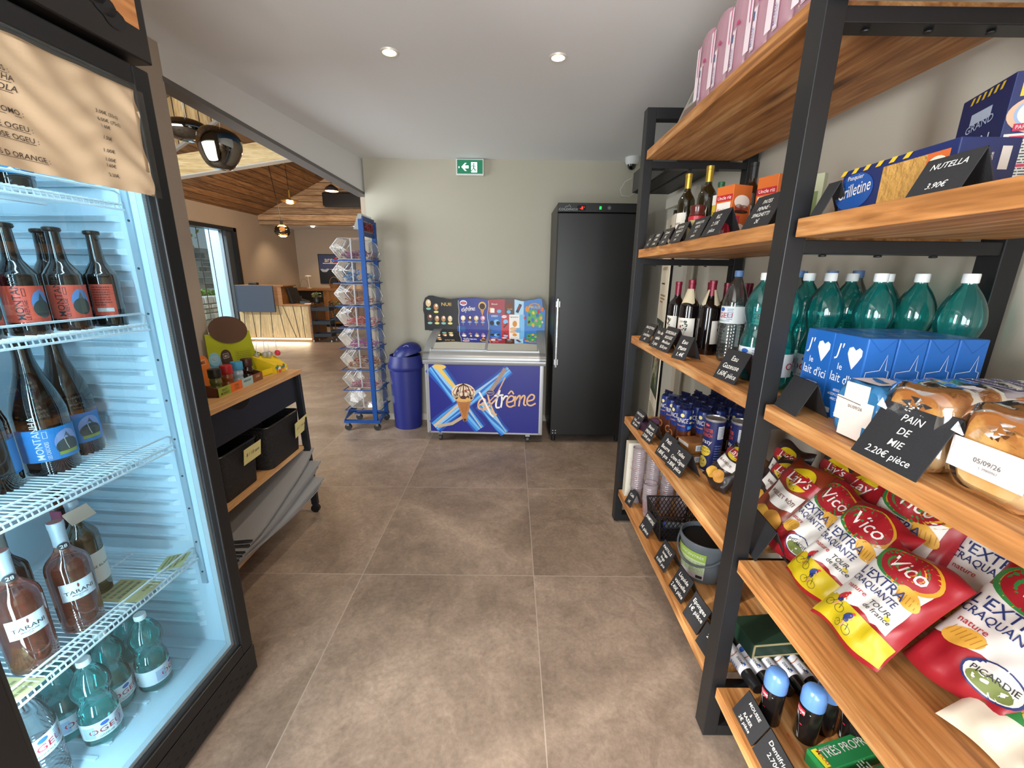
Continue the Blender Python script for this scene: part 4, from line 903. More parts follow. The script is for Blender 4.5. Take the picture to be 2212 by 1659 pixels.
# ---- second shelf, near bay
nvb = mat('#17265a', .38)
def gril(m, F, Sd, Tp):
    ye = mat('#e0b32a', .45)
    m.rect(F, -.02, .07, .004, .075, mat('#b98d4a', .4, bump=.8, bscale=60)); m.ell(F, -.085, .042, .05, .036, mat('#1c4c93', .4), .001, 24, 2); m.text('Pasquier', .009, F, -.085, .066, WHT, d=.0016); m.text('Grilletine', .026, F, -.083, .034, WHT, maxw=.085, rot=.12, shear=.1, d=.002); m.rect(F, .07, .11, .004, .075, mat('#c9642f', .4)); m.ell(F, .09, .05, .02, .018, mat('#e6d3bd', .5), .001); m.ell(F, .09, .052, .01, .009, mat('#b5683f', .5), .0014)
    for i in range(8): m.poly(Tp, [(-.12+i*.028, -.03), (-.108+i*.028, -.03), (-.10+i*.028, -.01), (-.112+i*.028, -.01)], ye)
    for i in range(6): m.poly(F, [(-.13+i*.03, .079), (-.118+i*.03, .079), (-.11+i*.03, .088), (-.122+i*.03, .088)], ye, .001)
    for i in range(3): m.text('Grilletine', .006, Sd, -.02+i*.014, .05, WHT, rot=pi/2)
    m.rect(Sd, .02, .036, .04, .075, WHT)
carton('toast_box', 'navy toast box with yellow marks and a clear window behind the NUTELLA card', 'box', .772, .872, S['s2'], .10, .245, .088, 0, nvb, None, gril)
t = thing('jar', 'small jar with a red lid just left of the toast box', 'jar', (.80, 1.06, S['s2'])); m = MB(); m.lathe([(.028, 0), (.030, .004), (.030, .06), (.024, .07)], mat('#7a2b2b', .15, coat=.4), 20); m.build('jar_body', t, smooth=True); m = MB(); m.lathe([(.026, .068), (.029, .07), (.029, .086), (.026, .088)], mat('#9d2333', .35), 20); m.build('lid', t, smooth=True)
def bread_box(m, F, Sd, Tp):
    ye = mat('#d8b92c', .45); rd = mat('#b5284e', .45); W2 = WHT
    m.rect(Sd, -.05, .05, .235, .27, ye); m.text('Partez à', .011, Sd, 0, .258, INK, d=.001); m.text("L'AVENTURE !", .017, Sd, 0, .238, INK, maxw=.092, d=.001)
    m.ell(Sd, 0, .198, .062, .042, mat('#c9a98f', .5), .0006, 30, 1); m.ell(Sd, .002, .2, .054, .038, mat('#8fa6c8', .5), .0008, 30, 1); m.ell(Sd, .002, .2, .049, .034, W2, .001, 30, 1)
    m.rect(Sd, -.04, .042, .216, .231, rd, .0013); m.text('A GAGNER', .010, Sd, 0, .219, W2, maxw=.07, d=.0017); m.text('150', .026, Sd, -.012, .187, NVY, sx=1.05, d=.0014); m.text('€', .014, Sd, .028, .2, NVY, d=.0014); m.text('de carte', .007, Sd, .032, .187, INK, d=.0014); m.rect(Sd, -.048, .05, .165, .18, rd, .0013); m.text("PARCS D'ATTRACTIONS", .008, Sd, 0, .169, W2, maxw=.09, d=.0017)
    m.rect(Sd, -.058, .058, .004, .16, mat('#cfd3cd', .5), .0006); m.rect(Sd, -.05, 0, .148, .155, rd, .001); m.lines_of_text(Sd, -.053, .053, .01, .145, 22, mat('#4b5050', .6), .001, 8); m.rect(Sd, -.05, -.01, .09, .096, rd, .0012)
    for i in range(6): m.poly(F, [(-.05+i*.018, .265), (-.042+i*.018, .265), (-.036+i*.018, .28), (-.044+i*.018, .28)], ye)
    m.text('GRAND', .018, F, 0, .20, mat('#aebbd0', .5), rot=.1, maxw=.09); m.text('PAIN', .03, F, 0, .15, mat('#c6d0e0', .5), maxw=.09); m.rect(F, -.035, .03, .215, .24, mat('#aebbd0', .5))
carton('bread_box', 'tall navy box with the yellow and white 150 € promotion at the right border', 'box', 1.027, .953, S['s2'], .125, .16, .285, -.36, nvb, None, bread_box).scale = (1, 1, .85)
# jar, pasta on the far bay of shelf two
t = thing('sauce_jar', 'squat jar with a brown plastic cover and red band behind the HARICOTS VERTS card', 'jar', (.745, 1.80, S['s2'])); m = MB(); m.lathe(spread_prof([(.03, 0), (.034, .006), (.034, .07), (.029, .085)], 2), mat('#c0ad7c', .15, coat=.4), 24); m.build('jar_body', t, smooth=True)
m = MB(); m.lathe([(.030, .084), (.033, .085), (.033, .098), (.030, .1)], mat('#b32836', .35), 24); m.build('lid', t, smooth=True); m = MB(); m.lathe([(.029, .1), (.031, .103), (.027, .118), (.031, .13), (.029, .14), (0, .14)], mat('#54201d', .2, coat=.4), 24); m.build('topping_cover', t, smooth=True)
carton('pasta_pack', 'red pasta pack peeking out between the RIZ and PATES cards', 'food pack', .735, 1.545, S['s2'], .04, .1, .065, .2, mat('#b01c2e', .4), None, lambda m, F, Sd, Tp: m.text('Panzani', .016, F, 0, .01, WHT, maxw=.08))

# ---- lowest shelf, far bay
z5 = S['s5']
cupm = film('frosted_cup', '#efe6ea', .06, .62, .2, '#dcd0d6', 1.3); cupr = mat('#c8675a', .6)
def cups(label, x, y, n, rz=0, hang=0):
    t = thing('plastic_cup_stack', label, 'cups', (x, y, z5), rz, 'stacks of frosted plastic cups'); R = .036
    m = MB(); H = .012*n+.09; pr = [(.026, 0), (.036, .095)]
    for i in range(n): pr += [(.0375, .098+i*.012), (.036, .1+i*.012), (.036, .107+i*.012)]
    pr.append((.038, .11+n*.012)); m.lathe(pr, cupm, 24, caps=False); m.lathe([(0, .004), (.026, .004)], cupm, 24, caps=False); m.build('cups', t, smooth=True, ang=50)
    m = MB(); fm = cyl_map(.033, 0, taper=.06); rr = random.Random(int(x*999+y*77))
    for i in range(26): m.ell(fm, rr.uniform(-.05, .05), rr.uniform(.02, .09 if n < 12 else .3), rr.uniform(.002, .005), rr.uniform(.001, .003), cupr, .006, 6, 1, rr.uniform(0, 3))
    m.build('print', t); return t
cups('tall stack of frosted cups at the far left of the lowest shelf', .74, 2.20, 19)
cups('tall stack of frosted cups, second from the left', .80, 2.13, 19)
cups('short stack of frosted cups standing in front of the tall ones', .765, 2.05, 7)
cups('tall stack of frosted cups behind the plastic basket, left', .87, 2.08, 18)
cups('tall stack of frosted cups behind the plastic basket, right', .94, 2.03, 18)
t = thing('paper_bag_stack', 'upright pack of white napkins at the far left end of the lowest shelf', 'napkins', (.72, 2.285, z5)); m = MB(); m.box(-.03, .04, -.03, .02, 0, .34, mat('#d9d4c4', .7)); fm = plane_map((-.03, 0, 0), (0, -1, 0), (0, 0, 1))
for i in range(24): m.line(fm, [(-.015+.002*(i % 3), .01+i*.0135), (.025, .014+i*.0135)], .001, mat('#7c7a66', .7))
m.build('pack', t)
# black perforated basket
def lattice(name, parent, c0, c1, z0, z1, taper, m_, cell=.022, t_=.0045, rim=.008, pat='diamond'):
    """four walls of crossing bars with a solid rim and floor, in ONE mesh; c0,c1 = half sizes at the rim"""
    m = MB()
    def wall(p0, p1, q0, q1):
        p0, p1, q0, q1 = map(Vector, (p0, p1, q0, q1)); L_ = (q1-q0).length; H_ = (q0-p0).length; nx = max(2, int(L_/cell)); nz = max(2, int(H_/(cell*1.25)))
        def P(a, b): return (p0+(p1-p0)*a)*(1-b)+(q0+(q1-q0)*a)*b
        for i in range(nx):
            for j in range(nz):
                a0, a1, b0, b1 = i/nx, (i+1)/nx, j/nz, (j+1)/nz; am = (a0+a1)/2; bm = (b0+b1)/2
                for s_, e_ in (((a0, bm), (am, b0)), ((am, b0), (a1, bm)), ((a1, bm), (am, b1)), ((am, b1), (a0, bm))): m.rod(P(*s_), P(*e_), t_/2, m_, 4, caps=False)
    x, y = c0, c1; k = taper; B = [(-x*k, -y*k, z0), (x*k, -y*k, z0), (x*k, y*k, z0), (-x*k, y*k, z0)]; T4 = [(-x, -y, z1), (x, -y, z1), (x, y, z1), (-x, y, z1)]
    for i in range(4):
        j = (i+1) % 4; wall(B[i], B[j], T4[i], T4[j]); m.rod(B[i], T4[i], rim/2, m_, 6)
        m.rod(T4[i], T4[j], rim/2, m_, 8); m.rod(B[i], B[j], rim/2, m_, 6)
    m.box(-x*k, x*k, -y*k, y*k, z0-.001, z0+.003, m_)
    return m.build(name, parent, smooth=True)
t = thing('plastic_basket', 'black plastic basket with diamond openings on the lowest shelf', 'basket', (.85, 1.90, z5), .0); lattice('basket_body', t, .115, .10, .004, .145, .85, BLKP, .023)
t = thing('bottle_in_basket', 'grey bottle with a blue ring lying in the black plastic basket', 'bottle', (.85, 1.86, z5+.05), 0); m = MB(); m.rod((-.05, .02, .0), (.03, -.05, .045), .02, mat('#5b636b', .35), 14, .012); m.rod((-.052, .022, -.001), (-.045, .015, .003), .0215, mat('#2c4f9e', .4), 14); m.build('body', t, smooth=True)
# grey bucket
t = thing('bucket', 'grey lidded-rim bucket with a green label on the lowest shelf', 'bucket', (.865, 1.60, z5), .65); gb = mat('#5d656c', .4)
m = MB(); m.lathe([(.085, 0), (.088, .003), (.102, .17), (.107, .171), (.107, .186), (.104, .19), (.100, .19), (.100, .172), (.086, .008), (0, .008)], gb, 40, caps=False); m.lathe([(0, .001), (.085, 0)], gb, 40, caps=False); m.build('pail', t, smooth=True)
m = MB(); m.lathe([(0, .165), (.098, .165), (.099, .168)], mat('#141414', .6), 32, caps=False); m.build('contents', t, smooth=True)
m = MB(); fm = cyl_map(.0895, 0, taper=.085); m.rect(fm, -.075, .05, .02, .15, mat('#b9c7a0', .5), .0008, 14, 1); m.rect(fm, -.075, .05, .112, .15, mat('#8fae45', .5), .0014, 14, 1); m.text('CONCENTRÉE', .013, fm, -.012, .125, WHT, maxw=.11, d=.002); m.rect(fm, -.075, .05, .02, .045, mat('#c9c3c9', .5), .0014, 14, 1); m.lines_of_text(fm, -.07, .045, .05, .105, 7, mat('#8d9c78', .6), .002); m.rect(fm, .02, .045, .025, .04, INK, .002, 4); m.build('label', t, smooth=True, ang=80)
m = MB(); m.tube([(-.112*cos(a)*1.0-.0, .11*sin(a), .165-.075*cos(a)*1.0) for a in [radians(q) for q in range(-88, 89, 8)]], .0045, mat('#4c5359', .4), 6); m.build('handle', t, smooth=True)
wine('small green and white washing-up bottle at the right side of the bucket', (.90, 1.43, z5), .3, mat('#24614a', .3), '#e8e8e8', 'white', .22, .035, name='detergent_bottle', title='Rainett')
carton('garbage_bag_roll_box', 'dark green box with cream edges behind the spray tubes on the lowest shelf', 'box', .93, 1.19, z5, .24, .12, .10, .1, mat('#1e3b2c', .5), None, lambda m, F, Sd, Tp: (m.frame(Sd, -.118, .118, .002, .098, .008, mat('#b9ae84', .6)), m.rect(Sd, -.118, .118, .045, .052, mat('#b9ae84', .6), .001)))
# shaving tubes lying down
def tube_lying(label, x, y):
    t = thing('shampoo_tube', label, 'tube', (x, y, z5+.024), radians(6), 'white and black tubes lying on the lowest shelf'); m = MB(); R = .022
    m.lathe([(R, 0), (R, .105)], mat('#d5d8e2', .3), 20); bk = mat('#17181b', .3)
    m.lathe([(R*.92, -.042), (R*.98, -.04), (R, 0)], bk, 20); m.lathe([(R, .105), (R*.96, .135), (R*.8, .16)], bk, 20)
    fm = cyl_map(R+.0004); blu = mat('#1f4fa3', .4)
    m.ell(fm, 0, .02, .011, .009, blu, .0003, 14); m.line(fm, [(-.02+.004*i, .042+.008*sin(i*.35)) for i in range(10)], .003, mat('#b0714f', .4)); m.lines_of_text(fm, .012, .03, .01, .085, 9, mat('#5a6a9a', .5)); m.text('DERMO', .008, fm, -.006, .06, INK, al='l', rot=pi/2); m.rect(fm, -.018, -.012, .085, .095, blu)
    m.v = [(.707*v[0]+.707*v[1], -v[2], -.707*v[0]+.707*v[1]) for v in m.v]        # lay it down along the shelf
    m.build('tube_body', t, smooth=True); return t
t0 = tube_lying('tube nearest the aisle in the lying row, its black end in view', .775, 1.185)
for i, (x, y, lb) in enumerate([(.822, 1.18, 'second lying tube counted from the aisle'), (.869, 1.175, 'third and middle lying tube of the row'), (.917, 1.165, 'fourth lying tube counted from the aisle'), (.965, 1.16, 'fifth lying tube, half hidden under the edge of the shelf above')]):
    clone(t0, (x, y, z5+.024), radians(6), lb)
def foam(label, x, y, rz):
    t = thing('shaving_foam_can', label, 'can', (x, y, z5), rz, 'black shaving foam cans with blue caps'); R = .029
    m = MB(); m.lathe([(R-.002, 0), (R, .004), (R, .125), (R-.004, .133)], mat('#191514', .22, .3), 26); m.build('can_body', t, smooth=True)
    m = MB(); m.lathe([(R+.001, .122), (R+.0015, .126), (R+.001, .16), (R-.006, .176), (R-.012, .18), (0, .18)], mat('#5b86c4', .25, coat=.3), 26); m.build('cap', t, smooth=True)
    m = MB(); fm = cyl_map(R+.0004); m.rect(fm, -.026, .004, .092, .112, mat('#a61f38', .4), .0004, 6); m.text('WILLIAMS', .010, fm, -.010, .097, WHT, maxw=.03); m.poly(fm, [(-.022, .09), (-.012, .088), (.002, .012), (-.004, .012)], mat('#c9ccd2', .35, .5)); m.line(fm, [(-.008, .09), (.018, .108)], .003, mat('#c9ccd2', .35, .5)); m.ell(fm, .0, .06, .004, .002, mat('#a61f38', .4)); m.build('print', t, smooth=True, ang=80); return t
f0 = foam('black foam can with blue cap, the left one standing behind the MOUSSE A RASER card', .785, .955, .3)
clone(f0, (.86, .905, z5), .3, 'black foam can with blue cap, the middle one half under the upper shelf')
clone(f0, (.925, .93, z5), .1, 'black foam can deep in the shadow, third from the left')
clone(f0, (.985, .90, z5), .1, 'black foam can deep in the shadow, rightmost')
def tooth(m, F, Sd, Tp):
    ye = mat('#d9cf2a', .45)
    Tp = plane_map((0, 0, .045), (1, 0, 0), (0, 1, 0))
    m.rect(Tp, -.1, -.082, -.022, .022, ye, .0006); m.text('MAXI', .011, Tp, -.09, 0, mat('#b3402a', .5), rot=-pi/2, maxw=.04, d=.001); m.text('TRES PROPRE', .022, Tp, .0, -.004, WHT, maxw=.16, d=.001); m.text('SANOGYL', .009, Tp, -.055, .012, mat('#a9b9a4', .5), maxw=.04, d=.001); m.text('MAXI format', .012, F, -.06, .015, mat('#b3402a', .5), maxw=.05)
carton('toothpaste_box', 'green toothpaste box with TRES and a yellow end strip', 'box', .925, .842, z5, .21, .056, .045, .25, mat('#1f7a40', .4), None, tooth)
carton('toothpaste_box', 'darker green box lying in front of the TRES box at the lower border', 'box', .95, .772, z5, .21, .056, .04, .22, mat('#2a6a3c', .4), None, lambda m, F, Sd, Tp: m.lines_of_text(Tp, -.08, .08, -.02, .02, 4, mat('#9fb59d', .5)))
# ================================================================== drinks fridge on the left
FR = thing('drinks_fridge', 'tall black glass-door drinks fridge with lit shelves on the left', 'fridge', (-.985, 1.295, 0), radians(-3.5))
LIN = mat('#d3e4ee', .4); GASK = mat('#33373b', .5)
W0, W1 = -.69, 0.0
m = MB()                                    # outer cabinet as five walls, open to the front
m.box(-.62, -.05, W0, W0+.02, .10, 2.05, BLKP); m.box(-.62, -.05, -.02, W1, .10, 2.05, BLKP); m.box(-.64, -.62, W0, W1, .10, 2.05, BLKP); m.box(-.62, -.05, W0+.02, -.02, .10, .13, BLKP); m.box(-.62, -.05, W0+.02, -.02, 2.03, 2.05, BLKP)
m.box(-.60, -.06, W0+.02, -.02, .02, .10, BLKP)
m.build('cabinet', FR, bevel=.002)
m = MB()
m.box(-.58, -.052, W0+.02, W0+.045, .13, 2.03, LIN); m.box(-.58, -.052, -.045, -.02, .13, 2.03, LIN); m.box(-.62, -.58, W0+.02, -.02, .13, 2.03, LIN); m.box(-.58, -.052, W0+.045, -.045, .13, .195, LIN); m.box(-.58, -.052, W0+.045, -.045, 1.99, 2.03, LIN)
z = .26
while z < 1.95:                               # pressed ribs of the side and back walls
    if min(abs(z-q) for q in (.57, .985, 1.37, 1.70)) > .018:
        for yy, sg in ((-.045, -1), (W0+.045, 1)):
            m.hexa([(-.56, yy, z), (-.15, yy, z), (-.125, yy, z+.008), (-.56, yy, z+.008)], [(-.56, yy+sg*.009, z+.003), (-.165, yy+sg*.009, z+.003), (-.145, yy+sg*.009, z+.02), (-.56, yy+sg*.009, z+.02)], LIN)
            m.hexa([(-.56, yy, z), (-.56, yy+sg*.009, z+.003), (-.145, yy+sg*.009, z+.003), (-.125, yy, z)], [(-.56, yy, z+.022), (-.56, yy+sg*.009, z+.018), (-.145, yy+sg*.009, z+.018), (-.125, yy, z+.022)], LIN)
    z += .045
y = W0+.08
while y < -.07: m.box(-.50, -.14, y, y+.011, .195, .201, LIN); y += .04
m.build('liner', FR, bevel=.0015)
m = MB()                                      # upright shelf rails with clips
for yy in (-.047, W0+.047):
    m.box(-.105, -.085, yy-.004, yy+.004, .45, 1.96, mat('#aebfca', .35, .3))
    for q in (.5, .62, .75, .87, 1.0, 1.13, 1.26, 1.4, 1.53, 1.66, 1.79): m.rod((-.094, yy-.006, q), (-.094, yy+.006, q), .0035, GASK, 6)
m.build('shelf_rail', FR)
m = MB(); fw = .05                            # door frame
m.box(-.045, 0, W0, W0+.056, .14, 2.04, BLKP); m.box(-.045, 0, -fw, W1, .14, 2.04, BLKP); m.box(-.045, 0, W0+.056, -fw, .14, .185, BLKP); m.box(-.045, 0, W0+.056, -fw, 1.99, 2.04, BLKP)
dr = m.build('door', FR, bevel=.004)
m = MB()
m.box(-.05, -.012, -.062, -.05, .185, 1.99, GASK); m.box(-.05, -.012, W0+.056, W0+.068, .185, 1.99, GASK); m.box(-.05, -.012, W0+.068, -.062, .185, .197, GASK); m.box(-.05, -.012, W0+.068, -.062, 1.978, 1.99, GASK)
m.build('gasket', dr)
m = MB(); m.rect(plane_map((-.014, 0, 0), (0, 1, 0), (0, 0, 1)), W0+.056, -.05, .185, 1.99, film('door_glass', '#eef6f6', .035, .0, .01, None, 1.45), 0); m.build('door_glass', dr)
m = MB(); sp = mat('#c3cacf', .5); m.box(-.038, -.020, -.074, -.0625, .2, 1.975, sp); m.box(-.038, -.020, W0+.08, -.074, .198, .212, sp)
fm = plane_map((-.0195, 0, 0), (0, 1, 0), (0, 0, 1)); z = .22
wd = mat('#e9eef0', .5)
while z < 1.96:
    for yy in (-.0715, -.0645): m.rect(fm, yy-.0009, yy+.0009, z, z+.0028, wd, .0003)
    z += .0075
m.build('spacer_bar', dr)
m = MB(); m.box(-.045, .0, W0+.002, W1+.004, .022, .134, BLKP)
fm = plane_map((.0, 0, 0), (0, 1, 0), (0, 0, 1)); hole = mat('#020202', .9)
for i in range(22):
    for j in range(4):
        if (i+j) % 2 == 0: m.rect(fm, -.05-i*.026-.006, -.05-i*.026+.006, .045+j*.018, .052+j*.018, hole, .0006)
m.build('base_grille', FR, bevel=.003)
m = MB(); m.box(-.3, .012, W0-.005, .006, 2.056, 2.47, mat('#1b1715', .3))
hd = m.build('header', FR, bevel=.004)
m = MB(); fm = plane_map((.0122, 0, 0), (0, 1, 0), (0, 0, 1)); hw = wood('header_print', '#b8733e', '#cf8c52', '#dda56c', 'y', .6, .5, knots=False)
m.rect(fm, W0+.03, -.018, 2.128, 2.45, hw, .0004, 6, 3)
for i in range(9): m.ell(fm, -.085-.022*i, 2.118+.004*((i*7) % 5)+.009*i, .03, .022, BLKP, .0014, 12, 1, .2)
m.poly(fm, [(-.05, 2.126), (-.67, 2.126), (-.67, 2.26), (-.35, 2.24), (-.2, 2.19), (-.12, 2.15), (-.07, 2.132)], mat('#1b1715', .3), .0012)
m.build('header_print', hd)
def wire_shelf(z):
    m = MB(); wm = mat('#e9edf0', .35); y0, y1, x0, x1 = W0+.05, -.056, -.55, -.10
    for x in (x0, x1, (x0+x1)/2, x1-.03): m.rod((x, y0, z-.004), (x, y1, z-.004), .003, wm, 6)
    y = y0+.006
    while y < y1: m.rod((x0, y, z), (x1, y, z), .0017, wm, 4, caps=False); m.rod((x1, y, z), (x1+.004, y, z-.018), .0017, wm, 4, caps=False); y += .0135
    m.rod((x1+.004, y0, z-.018), (x1+.004, y1, z-.018), .003, wm, 6)
    m.tube([(x1-.01, y0, z), (x1-.004, y0, z+.026), (x1-.004, y0+.01, z+.03), (x1-.004, y1-.012, z+.03), (x1-.004, y1, z+.024), (x1-.01, y1, z)], .003, wm, 6)
    return m.build('wire_shelf', FR, smooth=True)
FZ = (.575, .985, 1.372, 1.705)
for z in FZ: wire_shelf(z)
led = lamp('fridge_light', 'AREA', (0, 0, 0), 8.5, (.5, .82, 1.0), shape='RECTANGLE', size=.03, size_y=1.7)
led.parent = FR; led.location = (-.075, W0+.075, 1.1); _zz = -Vector((-.55, 1, 0)).normalized(); _yy = Vector((0, 0, 1)); _xx = _yy.cross(_zz); led.rotation_euler = Matrix((_xx, _yy, _zz)).transposed().to_euler()
led2 = lamp('fridge_light_top', 'AREA', (0, 0, 0), 2, (.6, .85, 1.0), shape='RECTANGLE', size=.03, size_y=.5)
led2.parent = FR; led2.location = (-.12, -.33, 1.975); led2.rotation_euler = (0, 0, 0)
def inF(x, y, z): 
    a = radians(-3.5); return (-.985+x*cos(a)-y*sin(a), 1.295+x*sin(a)+y*cos(a), z)
RZF = pi-radians(3.5)
# price notice taped on the glass
t = thing('price_notice', 'crumpled cream paper with drink prices taped across the top of the fridge door', 'notice', inF(-.004, -.32, 1.85), radians(-3.5))
pm_ = mat('#cfb595', .75)
def wave(x, y): return .004*sin(14*x+22*y)+.0034*sin(44*y-9*x+2*sin(9*x))+.0022*sin(60*x+41*y+2*sin(20*y))+.0018*sin(105*y+20*x+3*sin(25*x))
fmN = lambda x, y, d=0: Vector((.003+wave(x, y)+d, x, y-.045*0))
m = MB(); m.grid(lambda a, b: tuple(fmN(-.265+.53*a, -.128+.256*b)), 60, 34, pm_); m.build('sheet', t, smooth=True, ang=80)
m = MB(); ik = mat('#3a302a', .7)
rowsN = [(.085, 'BIERES LOCALES :', ''), (.05, 'BOISSONS :', ''), (.035, 'MONTANHA', '3.00€ (33cl)'), (.018, 'BREIZH COLA', '6.00€ (75cl)'), (.003, '', '1.60€'), (-.022, 'THE GLACE JOMO :', '1.50€'), (-.05, 'EAU PLATE OGEU :', '1.00€'), (-.070, 'EAU GAZEUSE OGEU :', '1.00€'), (-.083, '', '1.60€'), (-.105, 'JUS D ORANGE :', '2.20€')]
for y_, a_, b_ in rowsN:
    if a_:
        m.text(a_, .0105, fmN, -.03+.12*max(0, .07-y_)*2.2, y_, ik, al='r', d=.0015); m.line(fmN, [(-.03+.26*max(0, .07-y_)-.0072*len(a_), y_-.003), (-.035+.26*max(0, .07-y_), y_-.003)], .001, ik, .0015)
    if b_: m.text(b_, .008, fmN, .145, y_+.004, ik, al='l', d=.0015)
m.build('print', t)
m = MB(); tf = film('sticky_tape', '#f0ede6', .03, .06, .3, None, 1.2); fmT = lambda x, y, d=0: Vector((.0042+d, x, y))
m.rect(fmT, .252, .288, -.13, .13, tf, .001, 1, 8); m.rect(fmT, -.26, .27, .122, .142, tf, .001, 8); m.build('tape', t)
t = thing('sticky_note', 'pale green sticky note on the fridge glass at the left border', 'note', inF(-.008, -.60, 1.69), radians(-3.5)); m = MB(); m.rect(plane_map((0, 0, 0), (0, 1, 0), (0, 0, 1)), -.04, .035, -.035, .035, mat('#b9c79a', .7), 0, 3, 3); m.build('note', t)

# ---- fridge contents
AMB = mat('#140c08', .06, coat=.7)
def montanha(label, lx, ly, z, H, R, big, rz=0, group=None):
    t = thing('beer_bottle', label, 'bottle', inF(-lx, ly, z+.003), RZF+rz, group); col = mat('#d6553f', .5) if not big else mat('#2878b8', .5)
    if big: pr = [(.040, 0), (.044, .006), (.044, .125), (.042, .15), (.034, .185), (.022, .225), (.0155, .26), (.0145, .29)]; zl0, zl1 = .035, .125
    else: pr = [(.028, 0), (.0305, .005), (.0305, .110), (.028, .126), (.018, .145), (.0130, .160), (.0110, .213), (.0118, .218)]; zl0, zl1 = .028, .112
    k = R/(.044 if big else .0305); pr = [(r*k, z_*H/(.29 if big else .218)) for r, z_ in pr]
    m = MB(); m.lathe(spread_prof(pr), AMB, 28); m.build('body', t, smooth=True, ang=60)
    m = MB(); zt = pr[-1][1]; m.lathe([(.0145, zt-.004), (.0175, zt), (.0165, zt+.006), (.012, zt+.008), (0, zt+.008)], mat('#2b211b', .3, .5), 21, wob=lambda a, z_: 1+.04*cos(21*a)); m.build('cap', t, smooth=True)
    m = MB(); r = R*(1)+.0005; fm = cyl_map(r, zl0); h = (zl1-zl0); wq = 1.35*r
    m.rect(fm, -wq, wq, 0, h, col, .0001, 20); ik_ = INK if not big else WHT
    m.text('MONTANHA', h*.17, fm, -wq*.28, h*.06, ik_, al='l', rot=pi/2, d=.0006); m.text('LE REFUGE' if not big else 'LES CASCADES', h*.09, fm, -wq*.12, h*.06, ik_, al='l', rot=pi/2, d=.0006, maxw=h*.55); m.frame(fm, -wq*.22, -wq*.10, h*.72, h*.93, h*.012, ik_)
    m.ell(fm, wq*.40, h*.5, wq*.38, h*.38, mat('#5f86b8' if not big else '#8d96c0', .6), .0006, 26, 3); m.ell(fm, wq*.40, h*.36, wq*.37, h*.25, mat('#3d4540', .7), .0009, 26, 3)
    m.poly(fm, [(wq*.18, h*.4), (wq*.4, h*.8), (wq*.5, h*.62), (wq*.66, h*.45)], mat('#4a5458', .7), .0012)
    if big: m.line(fm, [(wq*.3, h*.62), (wq*.33, h*.42), (wq*.38, h*.25)], wq*.02, WHT, .0015); m.strip(fm, wq*.08, wq*.7, h*.12, lambda x: h*.22, mat('#8d9a3a', .6), 5, 1, .0014)
    o_ = pi*r
    m.rect(fm, o_-.55*wq, o_+.45*wq, 0, h, col, .0001, 12); m.lines_of_text(fm, o_-.45*wq, o_+.3*wq, h*.3, h*.95, 8, mat('#7a2a20' if not big else '#a9c6e0', .6), .0006); m.rect(fm, o_-.4*wq, o_+.3*wq, h*.12, h*.24, WHT, .0006, 4)
    m.rect(fm, wq*.98, wq*1.18, 0, h, col, .0001, 4)
    m.build('label', t, smooth=True, ang=80); return t
GB = 'small beer bottles with orange-red labels'
b0 = montanha('orange-red labelled small beer bottle in front, mountain oval facing out', .16, -.20, FZ[2], .245, .037, False, -.6, GB)
def bcl(src, lx, ly, z, rz, lb): return clone(src, inF(-lx, ly, z+.003), RZF+rz, lb)
bcl(b0, .155, -.108, FZ[2], 2.3, 'orange-red labelled small beer bottle nearest the fridge wall, its back label turned out')
bcl(b0, .25, -.155, FZ[2], 2.9, 'orange-red labelled small beer bottle in the second row, green mark on its back label')
bcl(b0, .165, -.295, FZ[2], -.35, 'orange-red labelled small beer bottle at the left, MONTANHA reading upward')
bcl(b0, .25, -.25, FZ[2], 2.6, 'orange-red labelled small beer bottle in the second row behind the two left ones')
bcl(b0, .17, -.385, FZ[2], -.3, 'orange-red labelled small beer bottle cut by the left border')
c0_ = montanha('blue labelled small beer bottle seen under the price notice, right one', .17, -.245, FZ[3], .245, .037, False, -.1, 'blue labelled small bottles on the top fridge shelf')
for ch in c0_.children:
    if ch.name.startswith('label'):
        ch.data = ch.data.copy(); ch.data.materials[0] = mat('#1f6f9e', .5)
        for i_, mm in enumerate(ch.data.materials):
            if mm == INK: ch.data.materials[i_] = WHT
bcl(c0_, .17, -.36, FZ[3], 2.8, 'blue labelled small beer bottle at the left border under the price notice')
B0 = montanha('large dark beer bottle with blue LES CASCADES label, right one', .335, -.125, FZ[1], .345, .056, True, -.6, 'large dark beer bottles with blue labels')
bcl(B0, .285, -.24, FZ[1], -.45, 'large dark beer bottle with blue LES CASCADES label, left one standing in front')
bcl(B0, .30, -.365, FZ[1], 1.6, 'large dark beer bottle at the left border, its label turned away')
ROSE = film('rose_glass', '#e3c0b0', .07, .10, .04, '#c98a74', 1.4)
